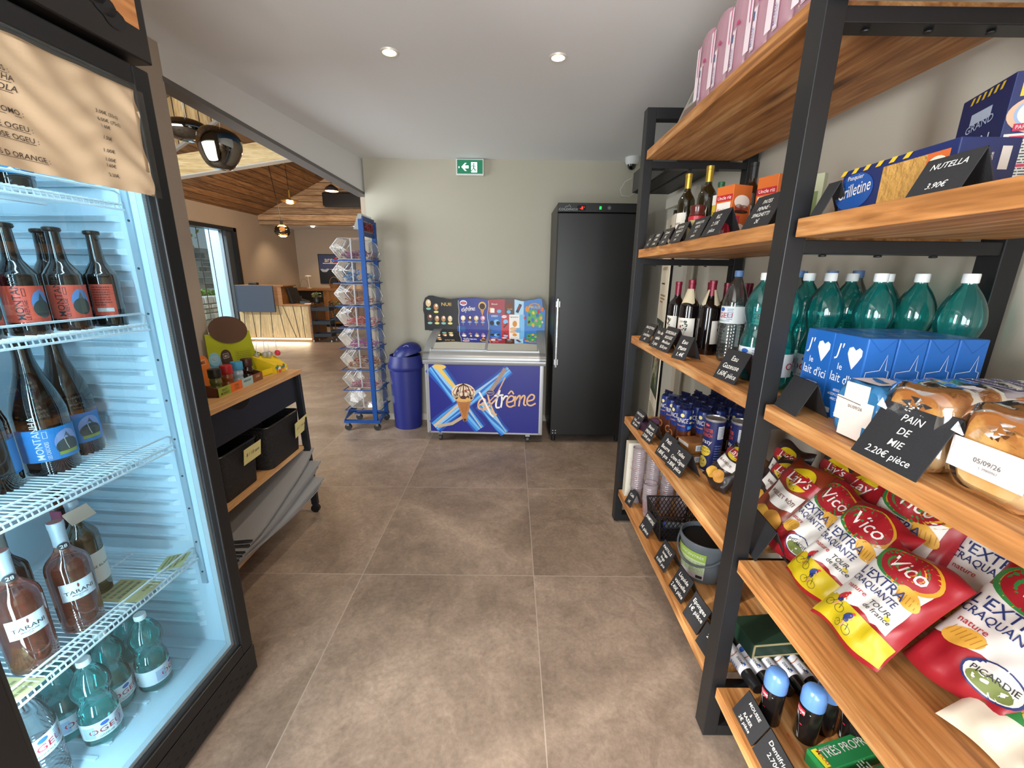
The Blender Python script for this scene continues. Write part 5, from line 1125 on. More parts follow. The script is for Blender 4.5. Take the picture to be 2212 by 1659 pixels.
def rose(label, lx, ly, rz=0):
    t = thing('wine_bottle', label, 'bottle', inF(-lx, ly, FZ[0]+.003), RZF+rz, 'rose wine bottles in the fridge')
    m = MB(); m.lathe(spread_prof([(.038, 0), (.043, .006), (.044, .10), (.045, .17), (.041, .20), (.026, .222), (.0165, .238), (.0145, .26), (.0145, .30)]), ROSE, 30); m.lathe(spread_prof([(.036, .012), (.041, .02), (.042, .10), (.0425, .168), (.036, .196), (.0, .197)]), film('rose_wine', '#e0a48c', .0, .22, .3, '#cf8468', 1.05), 24, caps=False); m.build('body', t, smooth=True, ang=60)
    m = MB(); m.lathe([(.015, .232), (.0155, .296), (.0165, .298), (.0165, .312), (.015, .314)], mat('#a9b0b6', .4, .2), 20, caps=False); m.lathe([(0, .314), (.015, .314)], mat('#8a5046', .5), 20, caps=False)
    fm = cyl_map(.0162, .235); m.ell(fm, 0, .012, .012, .010, INK, .001, 18); m.text('28', .010, fm, 0, .007, WHT, d=.0016); m.build('capsule', t, smooth=True)
    m = MB(); fm = cyl_map(.0452, .10); m.rect(fm, -.036, .036, 0, .052, mat('#cfd4da', .5), .0003, 14); m.frame(fm, -.034, .034, .002, .05, .0008, mat('#8a93a0', .5), .0007); m.text('TARANI', .011, fm, 0, .018, INK, maxw=.058, sx=1.1, d=.0008); m.text('MALLETONE', .004, fm, 0, .011, INK); m.text('2025', .003, fm, 0, .006, INK); m.ell(fm, 0, .040, .002, .006, mat('#7a2b2b', .6), .0008)
    m.build('label', t, smooth=True, ang=80); return t
r0 = rose('pink wine bottle reading TARANI, right one of the front pair', .175, -.355, -.45)
bcl(r0, .17, -.475, FZ[0], -.4, 'pink wine bottle reading TARANI, left one of the front pair')
WG = film('white_wine_glass', '#7c7d38', .07, .45, .04, '#4d4a1e', 1.4)
wg = wine('white wine bottle with a cream ROUGE BLANC label behind the pink pair', inF(-.255, -.25, FZ[0]+.003), RZF-.2, WG, '#9aa2a8', 'white', .31, .040, title='ROUGE BLANC')
wine('dark wine bottle behind the pair of pink ones', inF(-.285, -.40, FZ[0]+.003), RZF, GLASSD, '#6d6a66', 'white', .31, .038)
wine('dark wine bottle standing deepest in the fridge behind the cream-labelled one', inF(-.36, -.20, FZ[0]+.003), RZF+.4, GLASSD, '#1c1c1c', 'white', .31, .038)
t = thing('hang_tag', 'folded paper tag hanging on the neck of the cream-labelled bottle', 'tag', inF(-.235, -.262, FZ[0]+.275), RZF); m = MB(); m.box(-.03, .01, -.035, .03, 0, .002, mat('#c9a993', .6), Matrix.Rotation(-.9, 3, 'Y')); m.box(.0, .03, .03, .034, -.02, .03, mat('#8a3a50', .5)); m.build('tag', t)
og = 'small teal sparkling water bottles at the bottom of the fridge'
ow = ogeu('small teal water bottle in front at the centre of the fridge floor', .275, .044, 'teal', inF(-.175, -.385, .202), RZF-.5, og)
for lx, ly, rz, lb in [(.165, -.225, .5, 'small teal water bottle nearest the far front corner of the fridge floor'), (.225, -.295, -.1, 'small teal water bottle in the second row, OGEU in view between the two front ones'), (.25, -.20, .4, 'small teal water bottle in the second row next to the fridge wall'), (.28, -.385, 0, 'small teal water bottle in the shadow behind the centre one')]:
    clone(ow, inF(-lx, ly, .202), RZF+rz, lb)
ogeu('clear water bottle at the near left on the fridge floor', .32, .05, 'clear', inF(-.19, -.52, .202), RZF-.2)
def flat_note(name, label, lx, ly, z, w, h, rz, col, tilt=0, cat='note'):
    t = thing(name, label, cat, inF(-lx, ly, z), RZF+rz); m = MB(); fm = lambda x, y, d=0: Vector((y, x, .0015+.004*sin(20*x)+.003*sin(31*y)+y*tilt+d))
    m.grid(lambda a, b: tuple(fm(-w/2+w*a, -h/2+h*b)), 8, 6, mat(col, .7)); m.lines_of_text(fm, -w*.4, w*.4, -h*.4, h*.4, 5, mat('#8a7f55', .7), .0006, 4); m.build('sheet', t, smooth=True); return t
flat_note('paper_note', 'small yellowish handwritten note lying on the front edge of the third fridge shelf', .125, -.115, FZ[0]+.012, .09, .07, .4, '#c9bf86', -.12)
flat_note('paper_sheet', 'yellowish sheet under the wine bottles on the third fridge shelf, near centre', .16, -.24, FZ[0]+.004, .10, .13, .1, '#c2ad78')
flat_note('paper_sheet', 'yellowish sheet at the left end of the third fridge shelf', .15, -.57, FZ[0]+.004, .10, .12, .1, '#c2ad78')
# ================================================================== display trolley beside the fridge
T = thing('display_trolley', 'narrow black trolley with beech boards beside the drinks fridge', 'trolley', (-1.46, 1.92, 0))
TX, TY = -1.46, 1.92
def tb_(m): m.v = [(v[0]-TX, v[1]-TY, v[2]) for v in m.v]; return m
m = MB(); m.box(-1.655, -1.262, 1.40, 2.445, .935, .96, BEECH); tb_(m).build('table_top', T, bevel=.002)
BB = mat('#14161c', .45)
m = MB(); m.box(-1.64, -1.285, 1.44, 2.405, .775, .933, BB); 
fmd = plane_map((-1.2848, 1.92, .933), (0, 1, 0), (0, 0, 1)); tb_(m).build('drawer', T, bevel=.002)
m = MB(); fmd = plane_map((-1.2848, 1.89, .933), (0, 1, 0), (0, 0, 1))
pts = [(.07*cos(a), .045*sin(a)) for a in [radians(q) for q in range(180, 361, 12)]]
m.poly(fmd, pts, mat('#050506', .8), .0006); m.line(fmd, pts, .003, mat('#2b2e38', .5), .0012); tb_(m).build('finger_notch', T)
for i, (x, y, dx, dy) in enumerate(((-1.285, 2.415, .01, .02), (-1.635, 2.415, -.01, .02), (-1.285, 1.43, .01, -.02), (-1.635, 1.43, -.01, -.02))):
    m = MB(); m.bar((x+dx, y+dy, .06), (x, y, .935), .042, .022, BB); tb_(m); lg = m.build('leg', T, bevel=.002)
    m = MB(); m.rod((x+dx, y+dy-.012, .028), (x+dx, y+dy+.012, .028), .027, mat('#0d0d0f', .4), 18); m.box(x+dx-.012, x+dx+.012, y+dy-.018, y+dy+.018, .04, .07, BB); tb_(m).build('castor', lg, smooth=True)
for z in (.48, .175):
    m = MB(); m.box(-1.63, -1.285, 1.45, 2.40, z-.02, z, BEECH); m.box(-1.63, -1.285, 2.40, 2.412, z-.02, z, BB); m.box(-1.63, -1.285, 1.438, 1.45, z-.02, z, BB); tb_(m).build('shelf', T)
def solid_basket(name, label, cx, cy, z, hx, hy, h, note, rz=0, open_top=False):
    t = thing(name, label, 'basket', (cx, cy, z), rz, 'black storage baskets on the trolley'); m = MB(); k = .88; bm = mat('#101012', .5, bump=.9, bscale=160)
    def ring(a, zz): 
        out = []
        for sx, sy in ((1, 1), (-1, 1), (-1, -1), (1, -1)):
            for q in range(5):
                an = atan2(sy, sx)-radians(45)+radians(q*22.5); out.append(((hx-.03)*a*sx+.03*cos(an), (hy-.03)*a*sy+.03*sin(an), zz))
        return out
    R0, R1, R2 = ring(k, 0), ring(1, h), ring(.97, h); n = len(R0)
    vs = R0+R1+R2+ring(k*.96, .006); q = lambda a, b: [(a*n+i, a*n+(i+1) % n, b*n+(i+1) % n, b*n+i) for i in range(n)]
    m.add(vs, q(0, 1)+q(1, 2)+q(2, 3)+[tuple(range(n))[::-1], tuple(range(3*n, 4*n))], bm)
    m.tube([Vector(p)+Vector((0, 0, -.004)) for p in R1], .006, mat('#131316', .4), 6, closed=True)
    m.build('basket_body', t, smooth=True, ang=50)
    if open_top:                                             # pierced pattern on the inside of the far wall
        m = MB(); fm = plane_map((-hx*.955+.004, 0, 0), (0, 1, 0), (.03, 0, 1)); w_ = mat('#b9bcc2', .6)
        for i in range(int(2*hy/.014)-3):
            for j in range(5): m.ell(fm, -hy+.025+i*.014+(j % 2)*.007, h*.55+j*.015, .0042, .0042, w_, .001, 4, 1)
        m.build('pierced_pattern', t)
    return t
solid_basket('storage_basket', 'smaller closed black basket on the middle trolley shelf, left', -1.42, 1.845, .481, .12, .145, .235, '8/10 ANS')
solid_basket('storage_basket', 'larger black basket with pierced inner walls on the middle trolley shelf, right', -1.40, 2.225, .481, .115, .175, .245, '', 0, True)
def ynote(label, x, y, z, w, h, txt, rot):
    t = thing('handwritten_note', label, 'note', (x, y, z)); fm0 = plane_map((0, 0, 0), (0, 1, 0), (.12, 0, 1)); fm = lambda a, b, d=0: fm0(a*cos(rot)-b*sin(rot), a*sin(rot)+b*cos(rot), d+.003*sin(25*a)+.002*sin(30*b))
    m = MB(); m.grid(lambda a, b: fm(-w/2+w*a, -h/2+h*b), 8, 6, mat('#ddd393', .7)); m.text(txt, .018, fm, 0, -.005, INK, maxw=w*.85, shear=.2, d=.001); m.build('sheet', t, smooth=True); return t
ynote('yellow note 8/10 ANS clipped to the smaller black basket', -1.284, 1.915, .655, .13, .085, '8 / 10 ans', .06)
ynote('yellow note clipped to the larger pierced black basket', -1.270, 2.375, .625, .14, .10, '11 / 16 ans', .18)
# bendy stack of silver-grey sheets
t0_ = None
for i in range(8):
    zz = .178+.017*i
    t = thing('folded_bag', 'silver-grey bag in the sagging stack on the lowest trolley shelf, %s' % ('undermost', 'second from the bottom', 'third from the bottom', 'fourth from the bottom', 'fourth from the top', 'third from the top', 'second from the top', 'topmost')[i], 'bag', (-1.425, 1.985, zz), radians(-7+1.7*i-(i % 3)*2), 'sagging stack of grey bags'); m = MB(); gm = film('grey_bag', '#9a9b9c', .05, .93, .25, '#a3a5a6', 1.35) if False else mat('#95979a', .38, .1, coat=.2)
    ph = i*.7
    def zf(a, b): return (.020+.010*i)*((a)**2)*1.6+.006*sin(7*a+ph)+.004*sin(9*b+ph)
    for s_ in (0, 1):
        m.grid(lambda a, b, s_=s_: (-.19+.38*b+.012*(i % 3), -.36+.74*a+.01*i, zf(a, b)+.010*s_*(1-.2*sin(6*b))), 26, 14, gm)
    m.grid(lambda a, b: (-.19+.38*1+.012*(i % 3), -.36+.74*a+.01*i, zf(a, 1)+.010*b), 26, 1, gm); m.grid(lambda a, b: (-.19+.38*a+.012*(i % 3), .38+.01*i, zf(1, a)+.010*b), 14, 1, gm)
    m.build('bag_body', t, smooth=True, ang=60)
# ---- spice display
D = thing('spice_display', 'brown cardboard spice tray with four coloured front tabs on the trolley', 'display box', (-1.475, 2.015, .96), radians(1))
cb_ = mat('#5e3522', .55)
m = MB(); m.box(-.13, .125, -.18, .18, 0, .004, cb_); m.box(.122, .126, -.18, .18, 0, .042, cb_); m.hexa([(-.13, -.18, 0), (.126, -.18, 0), (.126, -.176, 0), (-.13, -.176, 0)], [(-.13, -.18, .12), (.126, -.18, .04), (.126, -.176, .04), (-.13, -.176, .12)], cb_); m.hexa([(-.13, .176, 0), (.126, .176, 0), (.126, .18, 0), (-.13, .18, 0)], [(-.13, .176, .12), (.126, .176, .04), (.126, .18, .04), (-.13, .18, .12)], cb_)
m.build('tray', D)
m = MB(); fm = plane_map((.1262, 0, 0), (0, 1, 0), (0, 0, 1))
for i, (c, s_, ic) in enumerate((('#8fa23c', 'SPICY MONDO', '#1d1f24'), ('#d9682c', 'CHILI CHIC', '#2c4f2a'), ('#9fc0c4', 'FRENCHY', '#33414a'), ('#7a4a2c', 'CHEF', '#e0c9a8'))):
    y0 = -.18+.09*i; m.rect(fm, y0, y0+.09, .0, .043, mat(c, .55), .0004); w1, w2 = (s_.split(' ')+[''])[:2]; m.text(w1, .011, fm, y0+.045, .022, mat(ic, .6), maxw=.07, d=.001); m.text(w2, .011, fm, y0+.045, .007, mat(ic, .6), maxw=.07, d=.001) if w2 else None
m.build('front_print', D)
m = MB(); FB = plane_map((-.005, 0, 0), (0, 1, 0), (-.1, 0, 1))
for i, c in enumerate(('#6fa03a', '#e07a2c', '#7fb6cf', '#3c2418')):
    y0 = -.135+.088*i; m.rect(FB, y0-.042, y0+.046, .02, .125, mat('#5b9fbd' if i == 2 else c, .55), -.001); m.ell(FB, y0, .135, .042, .035, mat(c, .55), .0004, 20, 1); m.frame(FB, y0-.022, y0+.022, .125, .15, .002, WHT, .001); m.text('MIX', .012, FB, y0, .131, INK if i < 2 else WHT, maxw=.04, d=.0012)
m.build('header_tabs', D)
m = MB(); FC = plane_map((-.125, -.11, 0), (0, 1, 0), (-.08, 0, 1)); kp = mat('#b98b5c', .6); m.hexa([FC(-.085, .02, 0), FC(.085, .02, 0), FC(.085, .02, -.003), FC(-.085, .02, -.003)], [FC(-.07, .375, 0), FC(.045, .375, 0), FC(.045, .375, -.003), FC(-.07, .375, -.003)], kp); m.text('EPICEES !', .028, FC, -.005, .325, mat('#3a2416', .6), maxw=.11, d=.001); m.ell(FC, .0, .26, .042, .042, mat('#6a3e22', .6), .0008, 26, 1); m.ell(FC, 0, .26, .036, .036, kp, .0012, 26, 1, 0, .9); m.text('CHEF', .014, FC, 0, .262, kp, d=.0014); m.text('BIO', .014, FC, 0, .242, kp, d=.0014); m.ell(FC, 0, .10, .08, .06, cb_, .0008, 20, 1); m.build('back_card', D)
def grinder(label, lx, ly, cap, body):
    a = radians(1); t = thing('spice_grinder', label, 'spice jar', (-1.475+lx*cos(a)-ly*sin(a), 2.015+lx*sin(a)+ly*cos(a), .965), 0, 'spice grinders in the cardboard tray')
    m = MB(); m.lathe(spread_prof([(.024, 0), (.027, .004), (.026, .025), (.022, .04), (.025, .055), (.024, .068), (.021, .078)], 3), mat(body, .12, coat=.6), 20); m.build('jar', t, smooth=True, ang=60)
    m = MB(); m.lathe([(.025, .078), (.0265, .081), (.027, .115), (.0255, .119), (0, .12)], mat(cap, .4), 24, wob=lambda a_, z: 1+.01*cos(24*a_)); m.build('cap', t, smooth=True); return t
for i, (c, b_, n_) in enumerate((('#1b1b1c', '#5f6131', 'black'), ('#b3212a', '#8a4a2a', 'red'), ('#3f96c4', '#9fb4c0', 'light blue'), ('#3f2218', '#2a1712', 'dark brown'))):
    grinder('spice grinder with a %s cap in the front row of the tray' % n_, .085, -.125+.083*i, c, b_)
# ---- lollipop display
Lp = thing('lollipop_display', 'yellow-green cardboard lollipop display with a round brown back card', 'display box', (-1.47, 2.315, .96), radians(-6)); yg = mat('#aab01c', .55); yl = mat('#e0c21a', .5)
m = MB(); m.box(-.10, .10, -.11, .13, 0, .004, yg); m.box(.097, .10, -.11, .13, 0, .035, yl)
for y_ in (-.11, .127): m.hexa([(-.10, y_, 0), (.10, y_, 0), (.10, y_+.003, 0), (-.10, y_+.003, 0)], [(-.10, y_, .12), (.10, y_, .035), (.10, y_+.003, .035), (-.10, y_+.003, .12)], yg)
m.build('tray', Lp)
m = MB(); Fs = plane_map((0, -.1105, 0), (1, 0, 0), (0, 0, 1)); Fx = plane_map((.1005, 0, 0), (0, 1, 0), (0, 0, 1))
m.build('tray_lining', Lp) if m.v else None
m = MB(); FB2 = plane_map((-.098, -.01, 0), (.45, 1, 0), (-.05, 0, 1)); m.hexa([FB2(-.13, .0, 0), FB2(.13, .0, 0), FB2(.13, .0, -.003), FB2(-.13, .0, -.003)], [FB2(-.12, .235, 0), FB2(.11, .235, 0), FB2(.11, .235, -.003), FB2(-.12, .235, -.003)], yg); m.frame(FB2, .01, .10, .04, .13, .001, mat('#8b8f1a', .6), .0006); m.lines_of_text(FB2, .015, .095, .045, .125, 8, mat('#83861d', .6), .0008); m.build('back_panel', Lp)
m = MB(); m.ell(FB2, .0, .25, .10, .075, mat('#5c4131', .6), .004, 30, 1, -.15); m.ell(FB2, .0, .25, .10, .075, mat('#5c4131', .6), .001, 30, 1, -.15); m.build('round_card', Lp)
m = MB(); m.hexa([(.03, .0, .0), (.12, .02, 0), (.12, .13, 0), (.05, .13, 0)], [(.0, .0, .10), (.115, .02, .05), (.115, .13, .03), (.04, .13, .085)], yl)
Fq = plane_map((.1205, .07, .0), (0, 1, 0), (-.1, 0, 1)); rr = random.Random(3)
for i in range(16): m.ell(Fq, rr.uniform(-.045, .05), rr.uniform(.006, .04), rr.uniform(.004, .010), rr.uniform(.004, .009), mat(rr.choice(('#c2326a', '#8a2f7a', '#2f6fb5', '#d9682c', '#3f8a45', '#e9e6da')), .5), .0008+.0001*i, 12, 1)
m.text('POP', .014, Fq, .01, .012, mat('#d0306a', .5), d=.003); m.build('printed_side', Lp)
for i, (lx, ly, hh, c) in enumerate(((-.01, .03, .10, '#e8ecec'), (.02, .06, .12, '#e8ecec'), (.035, .08, .10, '#dfe9ea'), (.06, .12, .115, '#c8304a'))):
    t = thing('lollipop', ('white-wrapped lollipop in the yellow display, number of sticks left of the red one' if i < 3 else 'red lollipop at the right end of the yellow display'), 'lollipop', (-1.47+lx+.02, 2.315+ly, 1.06), .3, 'lollipops standing in the yellow display'); m = MB(); m.rod((0, 0, .01), (.008-.006*i, .004, hh), .0018, mat('#eef0f0', .4), 6); m.build('stick', t)
    m = MB(); m.lathe([(0, -.018), (.012, -.014), (.017, 0), (.012, .013), (0, .018)], mat(c, .25, coat=.5) if i == 3 else film('wrapper_film', '#f4f6f6', .12, .45, .1, '#dfe6e8'), 14, c=(0, 0, .0)); m.build('candy', t, smooth=True)
for nm_, o_ in enumerate([o for o in COL.objects if o.name.startswith('lollipop') and o.get('category') == 'lollipop' and 'number of sticks' in o['label']]):
    o_['label'] = ('white-wrapped lollipop farthest left in the yellow display', 'white-wrapped lollipop with the tallest stick in the yellow display', 'white-wrapped lollipop next to the red one in the yellow display')[nm_]

# ================================================================== candy rack
K = thing('candy_rack', 'blue wheeled metal rack reading HARIBO holding eight clear candy bins', 'rack', (-1.40, 4.07, 0)); KX, KY = -1.40, 4.07; BLU = mat('#17488c', .38, .1)
def kb(m): m.v = [(v[0]-KX, v[1]-KY, v[2]) for v in m.v]; return m
py0, py1 = 3.93, 4.205
for y, x in ((py0, -1.350), (py1, -1.325)):
    m = MB(); m.box(x-.02, x+.02, y-.014, y+.014, .09, 1.985, BLU)
    for z in [.25+.0508*i for i in range(33)]: m.rod((x+.018, y, z), (x+.024, y, z), .004, mat('#123a75', .5), 6)
    kb(m).build('post', K)
m = MB(); m.box(-1.66, -1.30, py0-.02, py0+.015, .075, .10, BLU); m.box(-1.66, -1.30, py1-.015, py1+.02, .075, .10, BLU); m.box(-1.345, -1.31, py0, py1, .075, .10, BLU); m.hexa([(-1.66, py0-.02, .1), (-1.66, py1+.02, .1), (-1.655, py1+.02, .1), (-1.655, py0-.02, .1)], [(-1.60, py0-.02, .22), (-1.60, py1+.02, .22), (-1.595, py1+.02, .22), (-1.595, py0-.02, .22)], mat('#2a5f9e', .4)); kb(m).build('base', K)
for x in (-1.62, -1.33):
    for y in (py0-.02, py1+.015):
        m = MB(); m.rod((x, y-.012, .035), (x, y+.012, .035), .033, mat('#26282b', .45), 18); m.box(x-.014, x+.014, y-.02, y+.02, .05, .078, CHROME); kb(m).build('castor', K, smooth=True)
for i in range(8):
    z = .215+.2035*i; m = MB(); m.tube([(-1.64, py0-.008, z-.008), (-1.64, py1+.008, z-.008), (-1.30, py1+.01, z-.008), (-1.28, py1+.005, z), (-1.28, py0-.01, z), (-1.30, py0-.012, z-.008)], .005, BLU, 6, closed=True); m.rod((-1.48, py0-.01, z-.008), (-1.48, py1+.01, z-.008), .004, BLU, 6); m.rod((-1.35, py0-.01, z-.008), (-1.35, py1+.01, z-.008), .004, BLU, 6); kb(m).build('bin_support', K)
m = MB(); m.box(-1.33, -1.322, py0-.02, py1+.02, 1.84, 2.01, mat('#1d3c74', .4)); fm = plane_map((-1.3218, (py0+py1)/2, 1.84), (0, 1, 0), (0, 0, 1)); [m.text('HARIBO', .082, fm, dx_, .045+dy_, mat('#e9e6ea', .5), maxw=.274, d=.0006) for dx_ in (-.006, 0, .006) for dy_ in (-.006, 0, .006)]; m.text('HARIBO', .082, fm, 0, .045, mat('#b3202f', .5), maxw=.274, d=.0018); fm2 = plane_map((-1.325, py0-.0205, 1.84), (1, 0, 0), (0, 0, 1)); kb(m).build('sign', K)
m = MB(); m.hexa([(-1.42, py0, 1.90), (-1.34, py0, 1.90), (-1.34, py1, 1.90), (-1.42, py1, 1.90)], [(-1.37, py0, 2.03), (-1.34, py0, 2.03), (-1.34, py1, 2.03), (-1.37, py1, 2.03)], film('frost', '#e8eaea', .05, .5, .2)); kb(m).build('paper_sleeve', K)
PLX = film('bin_plastic', '#f8f9f9', .05, .05, .05, '#e6e8ea', 1.3); PLE = film('bin_edge', '#ffffff', .2, .6, .15, '#f2f4f5', 1.45)
def cbin(label, i, cc, fill):
    z0 = .217+.2035*i; t = thing('candy_bin', label, 'candy bin', (-1.47, 4.07, z0), 0, 'clear candy bins on the blue rack'); hw_ = .105
    P = [(-.115, .004), (.165, .004), (.195, .07), (.165, .15), (.10, .185), (-.09, .185), (-.115, .185), (-.19, .10)]
    m = MB(); n = len(P)
    m.add([(x, -hw_, z) for x, z in P]+[(x, hw_, z) for x, z in P], [tuple(range(n)), tuple(range(n, 2*n))[::-1]]+[(k, k+n, (k+1) % n+n, (k+1) % n) for k in range(n)], PLX)
    m.build('bin_body', t)
    m = MB()
    for y in (-hw_, hw_): m.tube([(x, y, z) for x, z in P], .0028, PLE, 5, closed=True)
    for x, z in (P[6], P[7], P[0]): m.rod((x, -hw_, z), (x, hw_, z), .003, PLE, 5)
    m.box(-.006, .006, -hw_-.001, -hw_+.002, .006, .184, PLE)
    for y in (-hw_*.9, hw_*.9): m.tube([(-.10, y, .17), (-.165, y, .1), (-.105, y, .025)], .0022, PLE, 5)
    for q in (-.6, .6): m.tube([(-.05, hw_*q, .17), (-.10, hw_*q, .1), (-.05, hw_*q, .03)], .0018, PLE, 5)
    m.build('bin_edges', t)
    if fill:
        rr = random.Random(i*13+1); c = MB(); ms = [mat(q, .3) for q in cc]; N_ = int(170*fill)
        for k in range(N_):
            x = rr.uniform(-.13, .16); y = rr.uniform(-hw_*.85, hw_*.85); hz = (.018+.085*fill*(1-abs(x-.03)/.25))*rr.random(); a = rr.uniform(0, pi); L_ = rr.uniform(.008, .022); cx_, cz_ = x, .012+hz
            if cx_ < -.11+0 and cz_ < .03: continue
            d = Vector((cos(a), sin(a)*.6, rr.uniform(-.5, .5))).normalized()*L_; p = Vector((cx_, y, cz_)); 
            q_, w_ = p-d, p+d
            q_.z = max(q_.z, .010); w_.z = max(w_.z, .010)
            q_.x = min(max(q_.x, -.105), .155); w_.x = min(max(w_.x, -.105), .155); q_.y = min(max(q_.y, -.095), .095); w_.y = min(max(w_.y, -.095), .095)
            if (w_-q_).length < .004: continue
            c.rod(q_, w_, rr.uniform(.0025, .006), rr.choice(ms), 5, .002)
        o = c.build('candy_pile', None, smooth=True); o.location = (-1.47, 4.07, z0); tag(o, 'heap of %s in the %s' % (('clear packed sweets', 'pink sweets', 'brown and gold candies', 'magenta sweets', 'red and rose candies', 'red and yellow candies', 'blue wrapped candies', 'purple striped candies')[i], ORD[i]+' candy bin'), 'candy', kind='stuff')
    return t
ORD = ['bottom', 'second lowest', 'third lowest', 'fourth lowest', 'fourth highest', 'third highest', 'second highest', 'top']
CC = [('#cfd6d8', '#e6e8ea'), ('#c2567e', '#d48aa4'), ('#b03a3a', '#d9a03c', '#c9c2b4', '#7a2f4a'), ('#b0359a', '#8f4aa0', '#d04aa0'), ('#c8323a', '#d45a5a', '#e09a9a'), ('#b8603a', '#8a3a2a', '#d99a7a'), ('#2f78c0', '#1f5a9e', '#3a96d0', '#c9d3da'), ('#8f3a72', '#b05a92', '#6d3a5a')]
FL = [.12, .5, 1.0, .5, .8, .5, 1.0, .8]
for i in range(8): cbin('clear plastic candy bin, %s of the eight on the blue rack' % ORD[i], i, CC[i], FL[i])

# ================================================================== waste bin
Wb = thing('waste_bin', 'violet-blue plastic waste bin with a domed swing lid beside the freezer', 'bin', (-1.055, 4.065, 0)); vb = mat('#1a226c', .45)
m = MB(); m.lathe([(.132, 0), (.136, .004), (.158, .60), (.17, .615), (.172, .635)], vb, 40, caps=True); m.build('bin_body', Wb, smooth=True)
m = MB(); m.lathe([(.172, .628), (.174, .645), (.158, .70), (.150, .745)], vb, 40, caps=False); m.lathe([(.15, .745), (.148, .73), (.13, .73)], vb, 40, caps=False)
m.build('lid', Wb, smooth=True)
m = MB()
def dome(u_, v_):
    a = 2*pi*v_; r = .142*sin(u_*pi/2); h_ = .125*cos(u_*pi/2); x, y = r*cos(a), r*sin(a); return (x+.02, y*1.0-.0, .745+h_*.95+x*.28)
m.grid(dome, 12, 36, mat('#182066', .42)); fmD = plane_map((.035, -.058, .845), (1, 0, .25), (-.05, .62, .75))
m.build('swing_flap', Wb, smooth=True)
m = MB(); wv = mat('#c9c8e6', .5)
fmD = lambda x, y, d=0: Vector((.03+x, -.085-d+y*.55, .822+y*.83+x*.25+.0))
for k in range(3):
    a = 2*pi*k/3; m.line(fmD, [(.017*cos(a+b), .017*sin(a+b)) for b in (0, .35, .7, 1.05, 1.4)], .005, wv, .014); m.poly(fmD, [(.017*cos(a+1.4)-.006, .017*sin(a+1.4)), (.017*cos(a+1.4)+.006, .017*sin(a+1.4)), (.017*cos(a+1.8), .017*sin(a+1.8))], wv, .014)
m.ell(fmD, 0, 0, .033, .033, wv, .014, 26, 1, 0, .93); m.build('recycling_mark', Wb)

# ================================================================== ice cream freezer
I = thing('ice_cream_freezer', 'silver chest freezer with a blue ice cream advert and curved glass lids', 'freezer', (-.243, 3.62, 0), radians(-2.2)); GR = mat('#a9abad', .35, .45); Fw = .535; fz0, fz1 = .085, .765
m = MB(); m.box(-Fw, Fw, 0, .03, fz0, fz1, GR); m.box(-Fw, Fw, .545, .575, fz0, fz1, GR); m.box(-Fw, -Fw+.045, .03, .545, fz0, fz1, GR); m.box(Fw-.045, Fw, .03, .545, fz0, fz1, GR); m.box(-Fw+.045, Fw-.045, .03, .545, fz0, .3, GR); m.build('body', I, bevel=.008)
def prof_top(u_):                                        # side outline of the top: from front lip up and back
    return [(-.012, .765), (-.022, .785), (-.018, .815), (.0, .838), (.03, .852), (.10, .885), (.20, .925), (.32, .962), (.45, .988), (.55, 1.0)]
PT_ = prof_top(0)
m = MB()
def loft(m, P, x0, x1, mt_, t=.012):
    n = len(P); vs = []
    for x in (x0, x1): vs += [(x, y, z) for y, z in P]+[(x, y, z-t) for y, z in P]
    k = 2*n
    fs = []
    for i in range(n-1):
        fs += [(i, i+1, k+i+1, k+i), (n+i+1, n+i, k+n+i, k+n+i+1)]
        fs += [(i, n+i, n+i+1, i+1), (k+i, k+i+1, k+n+i+1, k+n+i)]
    fs += [(0, k, k+n, n), (n-1, 2*n-1, k+2*n-1, k+n-1)]
    m.add(vs, fs, mt_)
loft(m, PT_[:5]+[(.05, .86)], -Fw-.012, Fw+.012, GR, .02)
# side cheeks
for sx in (-1, 1):
    x0, x1 = (sx*(Fw+.012), sx*(Fw-.045)); x0, x1 = min(x0, x1), max(x0, x1)
    P = PT_; n = len(P); vs = [(x0, y, z) for y, z in P]+[(x0, .57, .765), (x0, -.0, .765)]; vs2 = [(x1, v[1], v[2]) for v in vs]; N_ = len(vs)
    m.add(vs+vs2, [tuple(range(N_)), tuple(range(N_, 2*N_))[::-1]]+[(i, (i+1) % N_, (i+1) % N_+N_, i+N_) for i in range(N_)], GR)
m.box(-Fw, Fw, .545, .575, .765, 1.002, GR)
m.build('top_rim', I, smooth=True, ang=40)
m = MB(); m.box(-Fw+.05, Fw-.05, .03, .035, .5, .85, mat('#c9ccca', .4)); m.box(-Fw+.05, -Fw+.055, .03, .54, .5, .88, mat('#c4c8c6', .4)); m.box(Fw-.055, Fw-.05, .03, .54, .5, .88, mat('#c4c8c6', .4)); m.box(-Fw+.05, Fw-.05, .535, .54, .5, .97, mat('#c4c8c6', .4)); m.box(-Fw+.05, Fw-.05, .036, .535, .45, .46, mat('#d5d8d6', .4)); m.build('liner', I)
gl = film('lid_glass', '#dfe6e6', .03, .0, .015, None, 1.33)
for x0, x1, zo in ((-Fw+.045, .02, 0), (-.01, Fw-.045, -.006)):
    m = MB(); loft(m, [(y+.012, z+zo+.002) for y, z in PT_[4:]], x0+.02, x1-.02, gl, .003); g = m.build('glass_lid', I, smooth=True)
    m = MB(); loft(m, [(y+.012, z+zo+.004) for y, z in PT_[4:]], x0, x0+.022, GR, .010); loft(m, [(y+.012, z+zo+.004) for y, z in PT_[4:]], x1-.022, x1, GR, .010); m.box(x0, x1, .035, .062, .855+zo, .873+zo, GR); m.build('lid_frame', g, smooth=True)
m = MB(); wr_ = mat('#dfe2e2', .35, .4)
